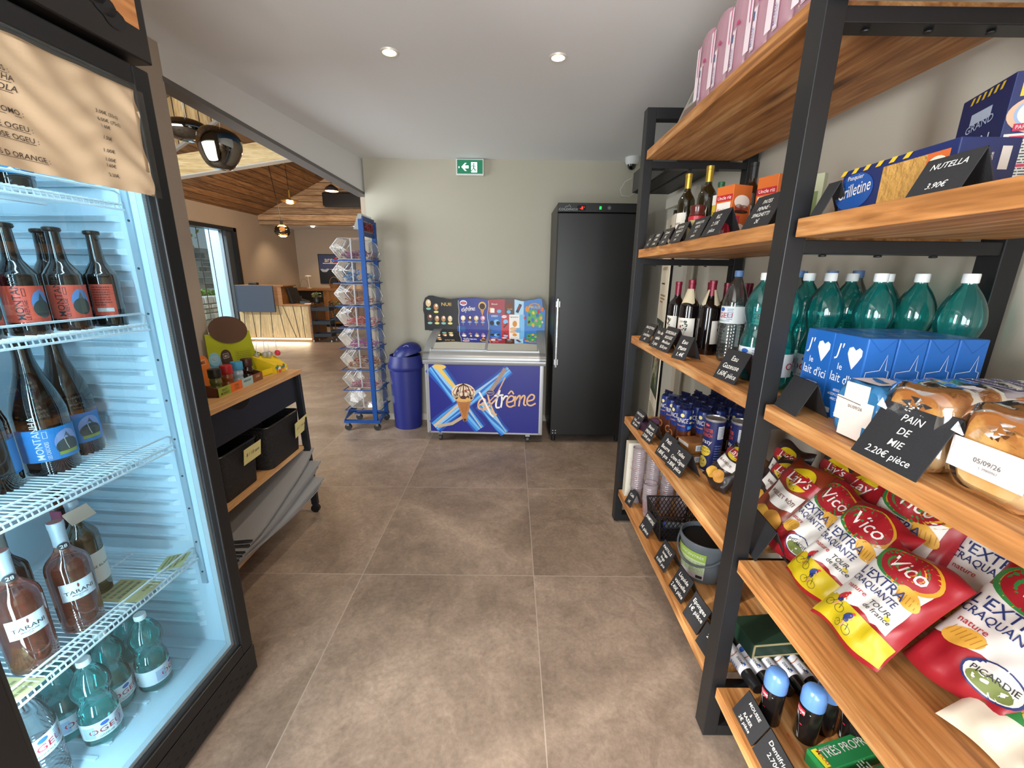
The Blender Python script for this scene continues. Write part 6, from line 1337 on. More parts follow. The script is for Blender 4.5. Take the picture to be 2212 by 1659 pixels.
for i in range(6): m.rod((.06+i*.085, .08, .83), (.06+i*.085, .52, .90), .003, wr_, 5)
for y, z in ((.08, .83), (.30, .865), (.52, .90)): m.rod((.04, y, z), (Fw-.07, y, z), .003, wr_, 5)
m.build('wire_basket', I)
for sx in (-.42, .40):
    for y in (.05, .5):
        m = MB(); m.box(sx-.02, sx+.02, y-.025, y+.025, .062, .09, CHROME); m.rod((sx-.012, y, .03), (sx+.012, y, .03), .029, mat('#3a3c3e', .4), 18); m.build('castor', I, smooth=True)
# advert on the front: frame, blue sheet, X swooshes, cone, writing
m = MB(); A_ = plane_map((0, -.001, fz0), (1, 0, 0), (0, 0, 1)); H_ = fz1-fz0; bl = mat('#1b2080', .4)
m.rect(A_, -Fw+.035, Fw-.035, .02, H_-.018, bl, .0008, 6, 4)
def swoosh(p0, p1, wd, seed):
    rr = random.Random(seed); p0 = Vector(p0); p1 = Vector(p1); dr_ = (p1-p0).normalized(); nq = Vector((-dr_.y, dr_.x)); cols = ['#1f4fae', '#3f8fdc', '#6fb6ea', '#2a6ac0', '#8cc4ee', '#cdbba0', '#4a9ae0', '#1d3f98']
    for k in range(8):
        o_ = (k/7-.5)*wd; w_ = wd/7*1.3; pts = []
        for i in range(13):
            s_ = i/12; q = p0+(p1-p0)*s_+nq*(o_*(1-.35*s_)+.010*sin(5*s_+k)); pts.append((q.x, q.y))
        m.line(A_, pts, w_, mat(cols[k], .4), .0012+.00008*k+seed*.0006)
swoosh((-.46, H_-.035), (-.03, .06), .15, 1); swoosh((-.03, .30), (.20, .025), .12, 2); swoosh((-.46, .06), (.22, H_-.05), .12, 3)
m.line(A_, [(-.43, H_-.03), (-.38, H_-.09), (-.32, H_-.17), (-.26, H_-.24)], .035, mat('#e2bd62', .45), .0040); m.ell(A_, -.40, H_-.045, .06, .022, mat('#e2bd62', .45), .0041)
m.line(A_, [(-.44, .07), (-.3, .10), (-.15, .2)], .03, mat('#b9a58c', .45), .0042); m.line(A_, [(.06, .42), (.13, .53), (.19, H_-.05)], .035, mat('#9c8377', .45), .0042); m.line(A_, [(.0, .27), (.12, .40), (.19, .55)], .012, mat('#c79f8a', .45), .0044)
co = mat('#b5743a', .5); cd = mat('#7d4620', .5)
m.poly(A_, [(-.255, .325), (-.12, .325), (-.165, .13), (-.18, .115), (-.195, .13)], co, .0046)
for i in range(7): m.line(A_, [(-.25+i*.011, .30-i*.022), (-.135+(-.004)*i, .325-.012*i-.03*0)], .002, cd, .0050)
for i in range(7): m.line(A_, [(-.125-i*.009, .30-i*.024), (-.235+.005*i, .325-.014*i)], .002, cd, .0050)
m.poly(A_, [(-.195, .15), (-.165, .15), (-.18, .112)], mat('#3a1d12', .5), .0052)
cr_ = mat('#e6cfb2', .5); ch_ = mat('#4a2018', .4)
m.ell(A_, -.188, .40, .108, .085, cr_, .0048, 30, 2); m.ell(A_, -.188, .36, .095, .05, cr_, .0048, 30, 2); m.ell(A_, -.188, .335, .075, .022, mat('#d9a85a', .5), .0050, 20, 1)
rr = random.Random(5)
for k in range(7): m.line(A_, [(-.188, .482), (-.188+.022*(k-3), .45), (-.188+.032*(k-3), .40), (-.188+.028*(k-3), .37)], .010 if k % 2 else .005, ch_, .0053)
for k in range(16): m.ell(A_, -.188+rr.uniform(-.085, .085), .35+rr.uniform(-.005, .09), rr.uniform(.006, .016), rr.uniform(.005, .012), ch_ if k % 3 else mat('#8a3a2a', .5), .0055+.00003*k, 10, 1, rr.uniform(0, 3))
m.ell(A_, -.19, .355, .03, .016, ch_, .0062); m.ell(A_, -.21, .385, .012, .02, cr_, .0063); m.ell(A_, -.165, .385, .012, .02, cr_, .0063)
pe = mat('#e3b487', .5); wh = mat('#efe9e2', .5)
def script(word, x, y, s, mt_, d):
    """the joined lettering of the advert, drawn as strokes"""
    G = {'e': [[(.0, .35), (.45, .5), (.5, .8), (.25, .9), (.02, .6), (.05, .15), (.35, .0), (.7, .2)]], 'x': [[(.0, 1.35), (.25, .6), (.75, -.35), (.95, -.45)], [(.85, .95), (.45, .45), (.05, .0), (-.25, -.1), (-.35, .05)]],
         't': [[(.3, 1.35), (.15, .5), (.2, .05), (.45, .05)], [(-.05, .9), (.6, 1.0)]], 'r': [[(.05, .85), (.1, .4), (.08, .0)], [(.1, .5), (.3, .85), (.5, .85)]], 'm': [[(.0, .85), (.05, .0)], [(.05, .5), (.25, .85), (.38, .8), (.38, .0)], [(.38, .5), (.6, .88), (.75, .8), (.75, .2), (.95, .1)]], '^': [[(.1, 1.1), (.35, 1.4), (.6, 1.1)]]}
    adv = {'e': .62, 'x': .62, 't': .45, 'r': .52, 'm': .98, '^': 0}
    for ch in word:
        for st in G[ch]:
            pts = [Vector((p[0], p[1])) for p in st]; out = []
            for i in range(len(pts)-1):
                p0 = pts[max(i-1, 0)]; p1 = pts[i]; p2 = pts[i+1]; p3 = pts[min(i+2, len(pts)-1)]
                for k in range(5):
                    t_ = k/5; out.append(.5*((2*p1)+(-p0+p2)*t_+(2*p0-5*p1+4*p2-p3)*t_**2+(-p0+3*p1-3*p2+p3)*t_**3))
            out.append(pts[-1]); m_cur.line(fm_cur, [(x+(q.x+.12*q.y)*s, y+(q.y+q.x*.0)*s) for q in out], s*.13, mt_, d)
        x += adv[ch]*s
        y += .045*s*adv[ch]/.5
m_cur, fm_cur = m, A_
script('ex', -.06, .245, .115, pe, .0066); script('tr', .085, .262, .125, wh, .0066); script('^', .195, .285, .10, pe, .0067); script('eme', .20, .275, .115, pe, .0066)
m.line(A_, [(-.045, .41), (.0, .33), (.06, .20), (.085, .175)], .016, wh, .0069)
m.ell(A_, .055, .405, .038, .026, mat('#b79a62', .5), .0066, 24, 1); m.ell(A_, .055, .405, .033, .021, bl, .0068, 24, 1); m.text('NESTLÉ', .011, A_, .055, .400, mat('#dccaa0', .5), maxw=.055, d=.0070)
m.build('advert', I)
m = MB(); m.frame(A_, -Fw+.022, Fw-.022, .008, H_-.006, .014, mat('#b7b9bb', .3, .6), .0022); m.build('advert_frame', I)

# ---- wavy header board on the freezer
Q = thing('ice_cream_sign', 'wavy printed price board standing at the back edge of the chest freezer', 'sign', (-.27, 4.125, .975), radians(-2.2)); m = MB(); W_ = .60
TPK = [(-.60, .315), (-.53, .345), (-.42, .325), (-.34, .312), (-.22, .325), (-.10, .330), (.05, .318), (.14, .322), (.27, .325), (.38, .306), (.46, .318), (.54, .335), (.60, .31)]
def topy(x):
    for (a, b), (c, d) in zip(TPK, TPK[1:]):
        if x <= c: t = min(max((x-a)/(c-a), 0), 1); t = t*t*(3-2*t); return b*(1-t)+d*t
    return TPK[-1][1]
def edge():
    P = []
    for i in range(33): x = -W_+.02+(2*W_-.04)*i/32; P.append((x, topy(x)))
    left = [(-W_, .27), (-W_-.005, .2), (-W_+.02, .1), (-W_+.05, .0)]; right = [(W_-.05, .0), (W_-.02, .1), (W_+.005, .2), (W_, .27)]
    return left[::-1]+P+right[::-1]
def lx_(y): return -W_-.005+(.055 if y <= 0 else max(0, .055*(1-y/.2)**1.5) if y < .2 else .02*((y-.2)/.1)**2)
Pq = edge(); n = len(Pq); fmS = plane_map((0, 0, 0), (1, 0, 0), (0, 0, 1))
m.add([fmS(x, y, .004) for x, y in Pq]+[fmS(x, y, -.004) for x, y in Pq], [tuple(range(n))[::-1], tuple(range(n, 2*n))]+[(i, (i+1) % n, (i+1) % n+n, i+n) for i in range(n)], mat('#1b1c22', .4)); m.build('board', Q)
m = MB(); secs = [(-W_+.005, -.255, '#17161a'), (-.25, .035, '#262c80'), (.04, .20, '#9c2430'), (.20, .295, '#4a1f16'), (.295, .385, '#a9cfe4'), (.385, W_-.005, '#1f72bd')]
for x0, x1, c in secs:
    m.strip(fmS, x0, x1, lambda x: .004, lambda x: topy(x)-.006 if abs(x) < W_-.03 else .22, mat(c, .4), 18, 1, .0046)
m.strip(fmS, .04, .165, .004, .17, mat('#1f5ba8', .4), 4, 1, .0052); m.strip(fmS, .165, .245, .004, .17, mat('#b3202c', .4), 4, 1, .0052); m.strip(fmS, .245, .345, .004, .17, mat('#e9e2da', .4), 4, 1, .0052); m.strip(fmS, .345, .395, .004, .17, mat('#6fb3dc', .4), 4, 1, .0052)
m.strip(fmS, .42, W_-.03, .06, lambda x: .2+.02*sin(30*x), mat('#3f9a44', .4), 16, 1, .0052)
wh = mat('#f0ece4', .5); gd = mat('#e0b45a', .5)
for x, y, s_ in ((-.55, .27, 1.2), (-.475, .235, 1.1), (-.54, .13, 1.2), (-.47, .12, 1), (-.405, .12, 1), (-.34, .12, 1)):
    cc_ = random.Random(int(x*1000)).choice(('#b07a4a', '#e0cda0', '#5a3222', '#d9b98c'))
    m.ell(fmS, x, y, .022*s_, .03*s_, mat(cc_, .5), .0056, 14, 1); m.ell(fmS, x+.004, y+.012, .012, .014, mat('#e6dcc8', .5), .006, 10, 1); m.ell(fmS, x, y-.045*s_, .024, .012, mat(random.Random(int(x*777)).choice(('#c9763a', '#7fb5a5', '#d9cf7a', '#3f7a55')), .5), .006, 10, 1)
m.text('NUII', .034, fmS, -.375, .245, gd, sx=1.1, maxw=.10, d=.006); m.text('..', .03, fmS, -.345, .262, gd, d=.006)
m.ell(fmS, -.205, .275, .036, .027, mat('#dfe6f2', .5), .0056); m.ell(fmS, -.205, .275, .03, .014, mat('#b3202c', .5), .006); m.text('NESTLÉ', .008, fmS, -.205, .271, wh, d=.0066)
m_cur, fm_cur = m, fmS; script('extr^eme', -.225, .195, .030, wh, .006)
m.ell(fmS, -.02, .25, .038, .04, gd, .0056); m.ell(fmS, -.02, .245, .028, .03, mat('#3a2118', .5), .006)
m.poly(fmS, [(-.038, .21), (-.002, .21), (-.02, .15)], mat('#c98c4a', .5), .006)
for x, c in ((-.21, '#e6d3ac'), (-.145, '#4a2a1c'), (-.08, '#d9b77c'), (-.015, '#d98aa4')):
    m.ell(fmS, x, .13, .023, .025, mat(c, .5), .0058, 14, 1); m.ell(fmS, x+.004, .135, .010, .014, wh, .0062, 10, 1); m.poly(fmS, [(x-.012, .105), (x+.012, .105), (x, .055)], mat('#b5743a', .5), .0058); m.rect(fmS, x-.018, x+.018, .085, .095, mat('#7fb0d8', .5), .0064)
m.text('Biscuit', .016, fmS, .10, .262, wh, maxw=.075, d=.006); m.rect(fmS, .05, .09, .19, .235, mat('#d98c4a', .5), .006); m.rect(fmS, .06, .10, .185, .228, wh, .0064); m.ell(fmS, .145, .2, .022, .017, mat('#6fb6e0', .5), .006)
m.ell(fmS, .245, .255, .03, .03, mat('#7a4426', .5), .006); m.text('DAIM', .014, fmS, .25, .215, gd, d=.0064); m.ell(fmS, .24, .195, .02, .017, mat('#6fb6e0', .5), .0066)
m.line(fmS, [(.32, .19), (.355, .27)], .028, mat('#2b3a4a', .5), .006); m.line(fmS, [(.33, .215), (.35, .262)], .012, mat('#a9333a', .5), .0066)
m.text('OREO', .018, fmS, .10, .145, wh, d=.006); m.ell(fmS, .075, .085, .022, .022, mat('#14161c', .5), .006); m.ell(fmS, .12, .09, .03, .03, mat('#7fb8e0', .5), .0058); m.ell(fmS, .135, .085, .018, .02, mat('#14161c', .5), .0064)
m.ell(fmS, .195, .148, .026, .014, wh, .0058); m.text('KitKat', .012, fmS, .195, .143, mat('#b3202c', .5), d=.0064); m.ell(fmS, .21, .10, .024, .022, mat('#8cc0e6', .5), .006); m.line(fmS, [(.19, .04), (.225, .085)], .012, mat('#5a2c1c', .5), .0064)
m.text('MÖVENPICK', .010, fmS, .295, .14, INK, maxw=.075, d=.006); m.ell(fmS, .30, .08, .022, .03, mat('#d98c2a', .5), .006); m.ell(fmS, .285, .03, .035, .016, mat('#e0b080', .5), .0064)
m.line(fmS, [(.43+.06+.055*cos(a), .235+.045*sin(a)) for a in [radians(q) for q in range(10, 171, 16)]], .012, mat('#d98a3a', .5), .0058); m.text('PIRULO', .026, fmS, .49, .232, mat('#e6cf4a', .5), maxw=.11, d=.0062)
rr = random.Random(11)
for x, y, c, r_ in ((.42, .225, '#e0902a', .026), (.44, .17, '#2f6fb5', .016), (.48, .19, '#e3cf4a', .016), (.52, .165, '#2f6fb5', .018), (.53, .2, '#c22f3a', .018), (.565, .225, '#e0702a', .02), (.555, .14, '#e6b03a', .018), (.51, .115, '#c9a08a', .016), (.475, .12, '#2f6fb5', .018), (.48, .07, '#e0a83a', .018), (.44, .1, '#5a2c1c', .015), (.40, .14, '#c22f3a', .014), (.545, .06, '#9ac24a', .014), (.57, .1, '#e6e0c0', .010)):
    m.ell(fmS, x, y, r_*.8, r_*1.1, mat(c, .5), .0058+.00005*int(x*10), 12, 1, rr.uniform(-.5, .5))
m.rect(fmS, -.27, -.19, .004, .05, mat('#1f4f8c', .4), .0058); m.rect(fmS, .29, .36, .004, .04, mat('#5f9fd0', .4), .0058)
m.line(fmS, [(-.252+.004*sin(y_*40), y_) for y_ in [i*.03 for i in range(11)]], .003, wh, .0066); m.line(fmS, [(.037+.006*sin(y_*30), y_) for y_ in [i*.03 for i in range(11)]], .003, wh, .0066)
m.build('print', Q)

# ================================================================== black upright cooler
U = thing('upright_cooler', 'tall matt black solid-door cooler in the far right corner', 'fridge', (.705, 3.62, 0)); CB = mat('#0b0b0c', .4)
m = MB(); m.box(-.34, .34, .055, .60, .06, 2.09, CB); m.build('cabinet', U, bevel=.004)
m = MB(); m.box(-.34, .34, 0, .05, .085, 2.015, CB); dd = m.build('door', U, bevel=.006)
m = MB(); x = -.315; m.rod((x, -.045, .74), (x, -.045, 1.33), .011, mat('#c6c8ca', .25, .8), 14)
for z in (.77, .80, 1.27, 1.30): m.rod((x, 0, z), (x, -.045, z), .009, mat('#c6c8ca', .25, .8), 10)
for z in (.785, 1.285): m.box(x-.016, x+.016, -.05, -.004, z-.024, z+.024, mat('#c6c8ca', .3, .7))
m.build('handle', dd, smooth=True)
m = MB(); m.box(-.34, .34, .0, .055, 2.02, 2.09, CB); pn = m.build('control_panel', U, bevel=.003)
m = MB(); fm = plane_map((0, -.0005, 2.02), (1, 0, 0), (0, 0, 1)); gy = mat('#8b8e91', .4, .4); m.text('COLDINOX', .018, fm, -.255, .012, gy, sx=1.2, d=.0008); m.line(fm, [(-.285, .034), (-.27, .045), (-.262, .04), (-.25, .055), (-.235, .034)], .003, gy)
m.rect(fm, -.185, -.115, .012, .052, mat('#0b0b0d', .2), .0005); m.text('-8', .024, fm, -.15, .02, mat('#ff2a1e', .4, emit=4), d=.0012); m.rect(fm, -.13, -.126, .036, .040, mat('#ff2a1e', .4, emit=4), .0012)
m.rect(fm, -.005, .012, .022, .045, mat('#12c24a', .4, emit=1.6), .0008); m.ell(fm, .075, .034, .014, .014, gy, .0008, 18, 1, 0, .8); m.ell(fm, .075, .034, .007, .007, gy, .0008, 12, 1); m.build('display', pn)
m = MB(); fm = plane_map((-.30, -.0006, .12), (1, 0, 0), (0, 0, 1))
for a in (0, .025):
    for b in (0, .025): m.ell(fm, a-.015, b-.015, .005, .005, mat('#b9bbbd', .4), .0006, 10, 1)
m.build('screw_caps', dd)
for sx in (-.3, .3):
    for y in (.09, .55): m = MB(); m.rod((sx, y, 0), (sx, y, .062), .02, BLKP, 12); m.build('foot', U)

# ================================================================== wall and ceiling fittings
E = thing('exit_sign', 'lit green emergency exit sign with an arrow and running figure', 'sign', (-.40, 4.232, 2.475)); m = MB(); m.box(-.128, .128, -.03, .017, -.07, .07, mat('#d9dcd8', .5)); m.build('casing', E, bevel=.006)
m = MB(); fm = plane_map((0, -.031, 0), (1, 0, 0), (0, 0, 1)); gn = mat('#0c6a48', .4, emit=.55); wt = mat('#e6fff4', .4, emit=1.6); m.rect(fm, -.117, .117, -.056, .060, gn, .0004)
m.poly(fm, [(-.078, 0), (-.045, .033), (-.03, .033), (-.05, .012), (-.012, .012), (-.012, -.012), (-.05, -.012), (-.03, -.033), (-.045, -.033)], wt, .001)
m.rect(fm, .012, .066, -.045, .040, wt, .001); m.ell(fm, .036, .024, .007, .007, gn, .0016); m.line(fm, [(.034, .014), (.036, -.008), (.044, -.025), (.058, -.025)], .010, gn, .0016); m.line(fm, [(.036, -.006), (.024, -.022), (.012, -.034)], .007, gn, .0016); m.line(fm, [(.014, .004), (.026, .012), (.044, .010), (.054, -.002)], .006, gn, .0016); m.rect(fm, -.104, -.096, -.010, .004, wt, .001)
m.build('pictogram', E)
Cm = thing('security_camera', 'white dome security camera under the ceiling in the far corner', 'camera', (1.065, 4.12, CH)); m = MB(); m.lathe([(.062, 0), (.06, -.035), (.05, -.06), (.045, -.062), (0, -.062)][::-1], mat('#d5d6d2', .5), 28); m.build('housing', Cm, smooth=True); m = MB(); m.lathe([(0, -.105), (.02, -.10), (.034, -.085), (.04, -.06)], mat('#0c0d10', .08, coat=1), 24, caps=False); m.build('dome', Cm, smooth=True)
m = MB(); m.tube([(1.10, 4.22, 2.40), (1.04, 4.225, 2.37), (1.0, 4.225, 2.30), (1.02, 4.225, 2.25), (1.09, 4.225, 2.245), (1.13, 4.225, 2.27)], .004, mat('#d0cfc8', .5), 6); tag(m.build('camera_cable', smooth=True), 'thin white cable loop on the wall under the dome camera', 'cable')
for i, (x, y, lb) in enumerate(((-.60, 2.33, 'left ceiling spotlight, lit warm'), (.212, 2.36, 'right ceiling spotlight, lit warm'))):
    t = thing('ceiling_spotlight', lb, 'spotlight', (x, y, CH), 0, 'recessed spotlights in the shop ceiling'); m = MB(); m.lathe([(.030, -.002), (.032, -.006), (.042, -.006), (.044, 0)], mat('#d8d2ca', .4, .2), 28, caps=False); m.build('ring', t, smooth=True); m = MB(); m.lathe([(0, -.011), (.022, -.009), (.031, -.004)], mat('#ffdfae', .4, emit=38), 24, caps=False); m.build('lens', t, smooth=True)
    s_ = lamp('spot_beam', 'SPOT', (x, y, CH-.02), 42, (1, .80, .56), (x, y, 0), spot_size=radians(105), spot_blend=.7, shadow_soft_size=.03)
# poster stand between the shelving and the cooler
Ps = thing('poster_panel', 'tall narrow white and plant-picture poster panel behind the far shelving frame', 'poster', (.93, 2.62, 0)); m = MB(); fmq = plane_map((0, 0, 0), (-sin(radians(12)), -cos(radians(12)), 0), (0, 0, 1)); m.hexa([fmq(-.16, .16, 0), fmq(.16, .16, 0), fmq(.16, .16, -.006), fmq(-.16, .16, -.006)], [fmq(-.16, 1.86, 0), fmq(.16, 1.86, 0), fmq(.16, 1.86, -.006), fmq(-.16, 1.86, -.006)], mat('#e2dccb', .6)); m.build('panel', Ps)
m = MB(); m.text('NOS PRODUITS', .02, fmq, 0, 1.56, mat('#8b8578', .6), maxw=.2, d=.001); m.line(fmq, [(-.09, 1.48), (.04, 1.48)], .008, mat('#3a3d48', .6), .001); m.lines_of_text(fmq, -.1, .1, 1.36, 1.42, 3, mat('#b58a6a', .6), .001); m.ell(fmq, -.06, 1.75, .03, .04, mat('#2c4a44', .6), .001, 16, 1, 0, .8); m.lines_of_text(fmq, .02, .14, 1.79, 1.82, 1, mat('#6c675e', .6), .001)
m.rect(fmq, -.155, .155, .78, 1.26, mat('#39453a', .5), .0008); rr = random.Random(9)
for i in range(60): m.line(fmq, [(rr.uniform(-.15, .12), rr.uniform(.8, 1.15)), (rr.uniform(-.13, .15), rr.uniform(.9, 1.25))], rr.uniform(.003, .012), mat(rr.choice(('#7a9a4a', '#a9303a', '#c9cf6a', '#d9dcd8', '#4a6a8a', '#2a3a2a')), .5), .001+.00001*i)
m.lines_of_text(fmq, -.14, .14, .2, .7, 30, mat('#7c7a66', .6), .001, 9); m.build('print', Ps)
m = MB(); m.box(-.05, .05, -.2, .2, 0, .012, STEEL); m.box(-.012, .012, -.012, .012, .012, 1.9, STEEL); m.v = [(v[0]+.03, v[1], v[2]) for v in m.v]; m.rod((-.0, -.15, 1.86), (-.0, -.15, 1.90), .012, BLKP, 8); m.build('stand', Ps)
# dark box unit high on the wall beyond the shelving
m = MB(); m.box(-.0, .30, -.45, .45, 0, .14, mat('#3a3a39', .5)); m.box(.02, .10, -.44, .44, -.006, 0, mat('#2e2e2d', .5)); m.box(.13, .28, -.44, .44, -.008, 0, mat('#343433', .5)); Ax = thing('air_curtain', 'dark grey box unit mounted high on the right wall beyond the shelving', 'air curtain', (.915, 3.02, 2.14)); m.build('casing', Ax, bevel=.004)
struct_trim = MB(); struct_trim.box(1.195, 1.225, 2.95, 3.02, 0, 2.1, mat('#cfcabc', .6)); struct_trim.box(1.195, 1.225, 3.02, 3.5, 2.03, 2.1, mat('#cfcabc', .6)); struct(struct_trim.build('trim_3'))
# ================================================================== reception hall furniture
Rc = thing('reception_counter', 'oak-fronted reception desk with slanted black grooves and a blue upper panel', 'counter', (-5.2, 9.6, 0)); RX, RY = -5.2, 9.6
def rb(m): m.v = [(v[0]-RX, v[1]-RY, v[2]) for v in m.v]; return m
OAKL = wood('pale_oak_front', '#a98f63', '#bba276', '#ccb58a', 'z', .8, .5, knots=False); OAKD = wood('brown_oak', '#7a5230', '#8f6238', '#a47242', 'x', .8, .5, knots=False)
m = MB(); m.box(-6.05, -4.5, 9.33, 9.95, .10, .80, OAKL); rb(m).build('front_panel', Rc)
m = MB(); gv = mat('#1a1713', .7); fm = plane_map((-5.27, 9.328, .1), (1, 0, 0), (0, 0, 1))
for x0, x1 in ((-.66, -.72), (-.50, -.48), (-.30, -.38), (-.08, -.10), (.10, .18), (.20, .42), (.42, .50), (.60, .62)): m.line(fm, [(x1, .0), (x0, .70)], .012, gv, .001)
rb(m).build('grooves', Rc)
m = MB(); m.box(-6.05, -4.46, 9.31, 10.0, .80, .835, OAKD); m.box(-4.50, -4.44, 9.31, 10.0, 0, .80, OAKD); rb(m).build('worktop', Rc, bevel=.003)
m = MB(); m.box(-5.98, -4.52, 9.36, 9.95, 0, .10, mat('#8a7355', .6)); m.box(-5.95, -4.52, 9.345, 9.358, .055, .075, mat('#ffd9a0', .4, emit=9)); rb(m).build('plinth', Rc)
m = MB(); m.box(-6.04, -5.22, 9.27, 9.31, .665, 1.235, mat('#3b4656', .45)); rb(m).build('blue_panel', Rc, bevel=.004)
m = MB(); m.box(-6.04, -5.05, 9.31, 9.85, .835, 1.215, OAKD); m.box(-6.04, -5.0, 9.30, 9.87, 1.215, 1.24, OAKD); rb(m).build('raised_desk', Rc)
lamp('plinth_glow', 'AREA', (-5.25, 9.30, .07), 9, (1, .78, .5), (-5.25, 8.6, 0), shape='RECTANGLE', size=1.4, size_y=.04)
Bc = thing('back_counter', 'brown wooden back counter along the far wall of the hall', 'counter', (-5.3, 12.3, 0)); m = MB(); m.box(-6.28+5.3, 1.6, -.3, .38, 1.02, 1.08, OAKD); m.build('worktop', Bc, bevel=.003); m = MB(); m.box(-.05, .02, -.27, .35, .1, 1.02, OAKD); m.box(.02, .9, -.27, -.24, .1, 1.02, wood('door_oak', '#7d5631', '#94673a', '#a87945', 'z', .8, .5, knots=False)); m.box(.93, 1.6, -.27, -.24, .1, 1.02, MATS['door_oak']); m.build('cupboard_fronts', Bc); m = MB(); m.box(-.95, 1.6, -.2, .35, 0, .1, BLKP); m.box(-.95, -.05, -.1, -.08, .1, 1.02, mat('#1a1a1c', .6)); m.build('plinth', Bc)
def simple(name, label, cat, loc, fn, rz=0, group=None, part='body', smooth=False, bevel=0):
    t = thing(name, label, cat, loc, rz, group); m = MB(); fn(m); m.build(part, t, smooth=smooth, bevel=bevel); return t
simple('counter_monitor', 'black monitor seen side-on behind the blue desk panel', 'monitor', (-4.93, 9.7, .836), lambda m: (m.hexa([(-.03, -.2, .0), (.02, -.2, 0), (.02, .2, 0), (-.03, .2, 0)], [(-.10, -.2, .34), (-.07, -.2, .34), (-.07, .2, .34), (-.10, .2, .34)], BLKP), m.box(-.1, .1, -.1, .1, 0, .012, BLKP)))
simple('desk_phone', 'dark office phone on the low part of the reception desk', 'phone', (-4.72, 9.65, .836), lambda m: (m.hexa([(-.1, -.1, 0), (.1, -.1, 0), (.1, .1, 0), (-.1, .1, 0)], [(-.1, -.1, .06), (.1, -.1, .03), (.1, .1, .05), (-.1, .1, .12)], mat('#25282a', .4)), m.tube([(-.08, -.09, .08), (-.08, 0, .13), (-.08, .1, .15)], .018, mat('#1b1d1f', .4), 8)), .4)
simple('card_reader', 'small black device on top of the blue desk panel', 'device', (-5.72, 9.45, 1.241), lambda m: m.box(-.09, .09, -.05, .05, 0, .05, BLKP), bevel=.008)
simple('paper_stack', 'white papers on the low reception desk', 'papers', (-4.56, 9.5, .836), lambda m: m.box(-.09, .05, -.07, .07, 0, .006, WHITE), .3)
t = thing('potted_plant', 'small green plant in a black pot on the end of the reception desk', 'plant', (-4.5, 9.78, .836)); m = MB(); m.lathe([(.055, 0), (.075, .02), (.08, .10), (.065, .13), (.06, .13)], BLKP, 20); m.build('pot', t, smooth=True); m = MB(); rr = random.Random(2)
for i in range(120):
    a = rr.uniform(0, 2*pi); r_ = rr.uniform(0, .11); p = Vector((r_*cos(a), r_*sin(a), .14+rr.uniform(0, .11)*(1-r_*3))); d = Vector((cos(a), sin(a), rr.uniform(-.3, .6))).normalized()*.022; b = d.orthogonal().normalized()*.01; m.add([p-d, p+b, p+d, p-b], [(0, 1, 2, 3)], mat(rr.choice(('#4f5f33', '#6a7340', '#7d6a4a')), .7))
m.build('leaves', t)
def lampf(m): m.lathe([(.06, 0), (.06, .012)], mat('#d9d3c4', .4), 18); m.rod((0, 0, .01), (0, 0, .33), .008, mat('#d9d3c4', .4), 8); m.lathe([(.085, .33), (.08, .345), (.02, .355)], mat('#e3ddcf', .4), 20)
simple('table_lamp', 'slim white table lamp on the back counter', 'lamp', (-5.80, 12.2, 1.081), lampf, smooth=True, part='lamp_body')
t = thing('wicker_basket', 'round wicker basket with a tall handle on the back counter', 'basket', (-5.07, 12.2, 1.081)); m = MB(); wk = mat('#8a6238', .7, bump=.8, bscale=60); m.lathe([(.11, 0), (.15, .13), (.145, .13), (.10, .01)], wk, 24); m.build('bowl', t, smooth=True); m = MB(); m.tube([(-.14*cos(a), 0, .12+.20*sin(a)) for a in [radians(q) for q in range(0, 181, 15)]], .009, wk, 6); m.build('handle', t, smooth=True)
simple('black_frame', 'small black framed card behind the wicker basket', 'frame', (-5.17, 12.4, 1.081), lambda m: m.box(-.09, .09, 0, .02, .04, .26, BLKP))
simple('wire_stand', 'thin gold wire arch behind the table lamp', 'ornament', (-5.98, 12.3, 1.081), lambda m: m.tube([(-.12*cos(a), 0, .26*sin(a)) for a in [radians(q) for q in range(0, 181, 15)]], .005, mat('#8a7048', .4, .5), 6), smooth=True, part='arch')
def sack(m):
    m.grid(lambda u_, v_: (.085*(1-.25*v_)*cos(2*pi*u_)*(1+.08*sin(10*pi*u_)), .07*(1-.25*v_)*sin(2*pi*u_), .15*v_), 20, 6, mat('#c9a577', .7)); m.grid(lambda u_, v_: ((.064+.03*v_)*cos(2*pi*u_)*(1+.2*sin(6*pi*u_)), (.052+.02*v_)*sin(2*pi*u_), .15+.05*v_), 20, 2, mat('#c9a577', .7))
sk = simple('paper_sack', 'small tan sack on the back counter, nearest the wicker basket', 'bag', (-4.74, 12.2, 1.081), sack, 0, 'small tan sacks on the back counter', smooth=True, part='sack')
for i, x in enumerate((-4.55, -4.36, -4.20)): clone(sk, (x, 12.2, 1.081), .6*i, ('small tan sack on the back counter, second from the wicker basket', 'small tan sack on the back counter, third from the wicker basket', 'small tan sack on the back counter, partly behind the candy bins')[i])
t = thing('wall_poster', 'dark blue framed mountain poster with cut-out letters on the far wall', 'poster', (-5.20, 12.67, 1.62)); m = MB(); m.box(-.48, .60, 0, .025, -.42, .42, BLKP); m.build('frame', t); m = MB(); fm = plane_map((0, -.001, 0), (1, 0, 0), (0, 0, 1)); m.rect(fm, -.46, .58, -.40, .40, mat('#3d4468', .4), .0008); m.strip(fm, -.46, .58, -.40, jag(-.05, .06, 12, 1.1, 2), mat('#14171d', .4), 40, 1, .0012); m.strip(fm, -.46, .58, -.08, jag(.0, .02, 20, 1.1, 8), mat('#aab0bb', .5), 40, 1, .001)
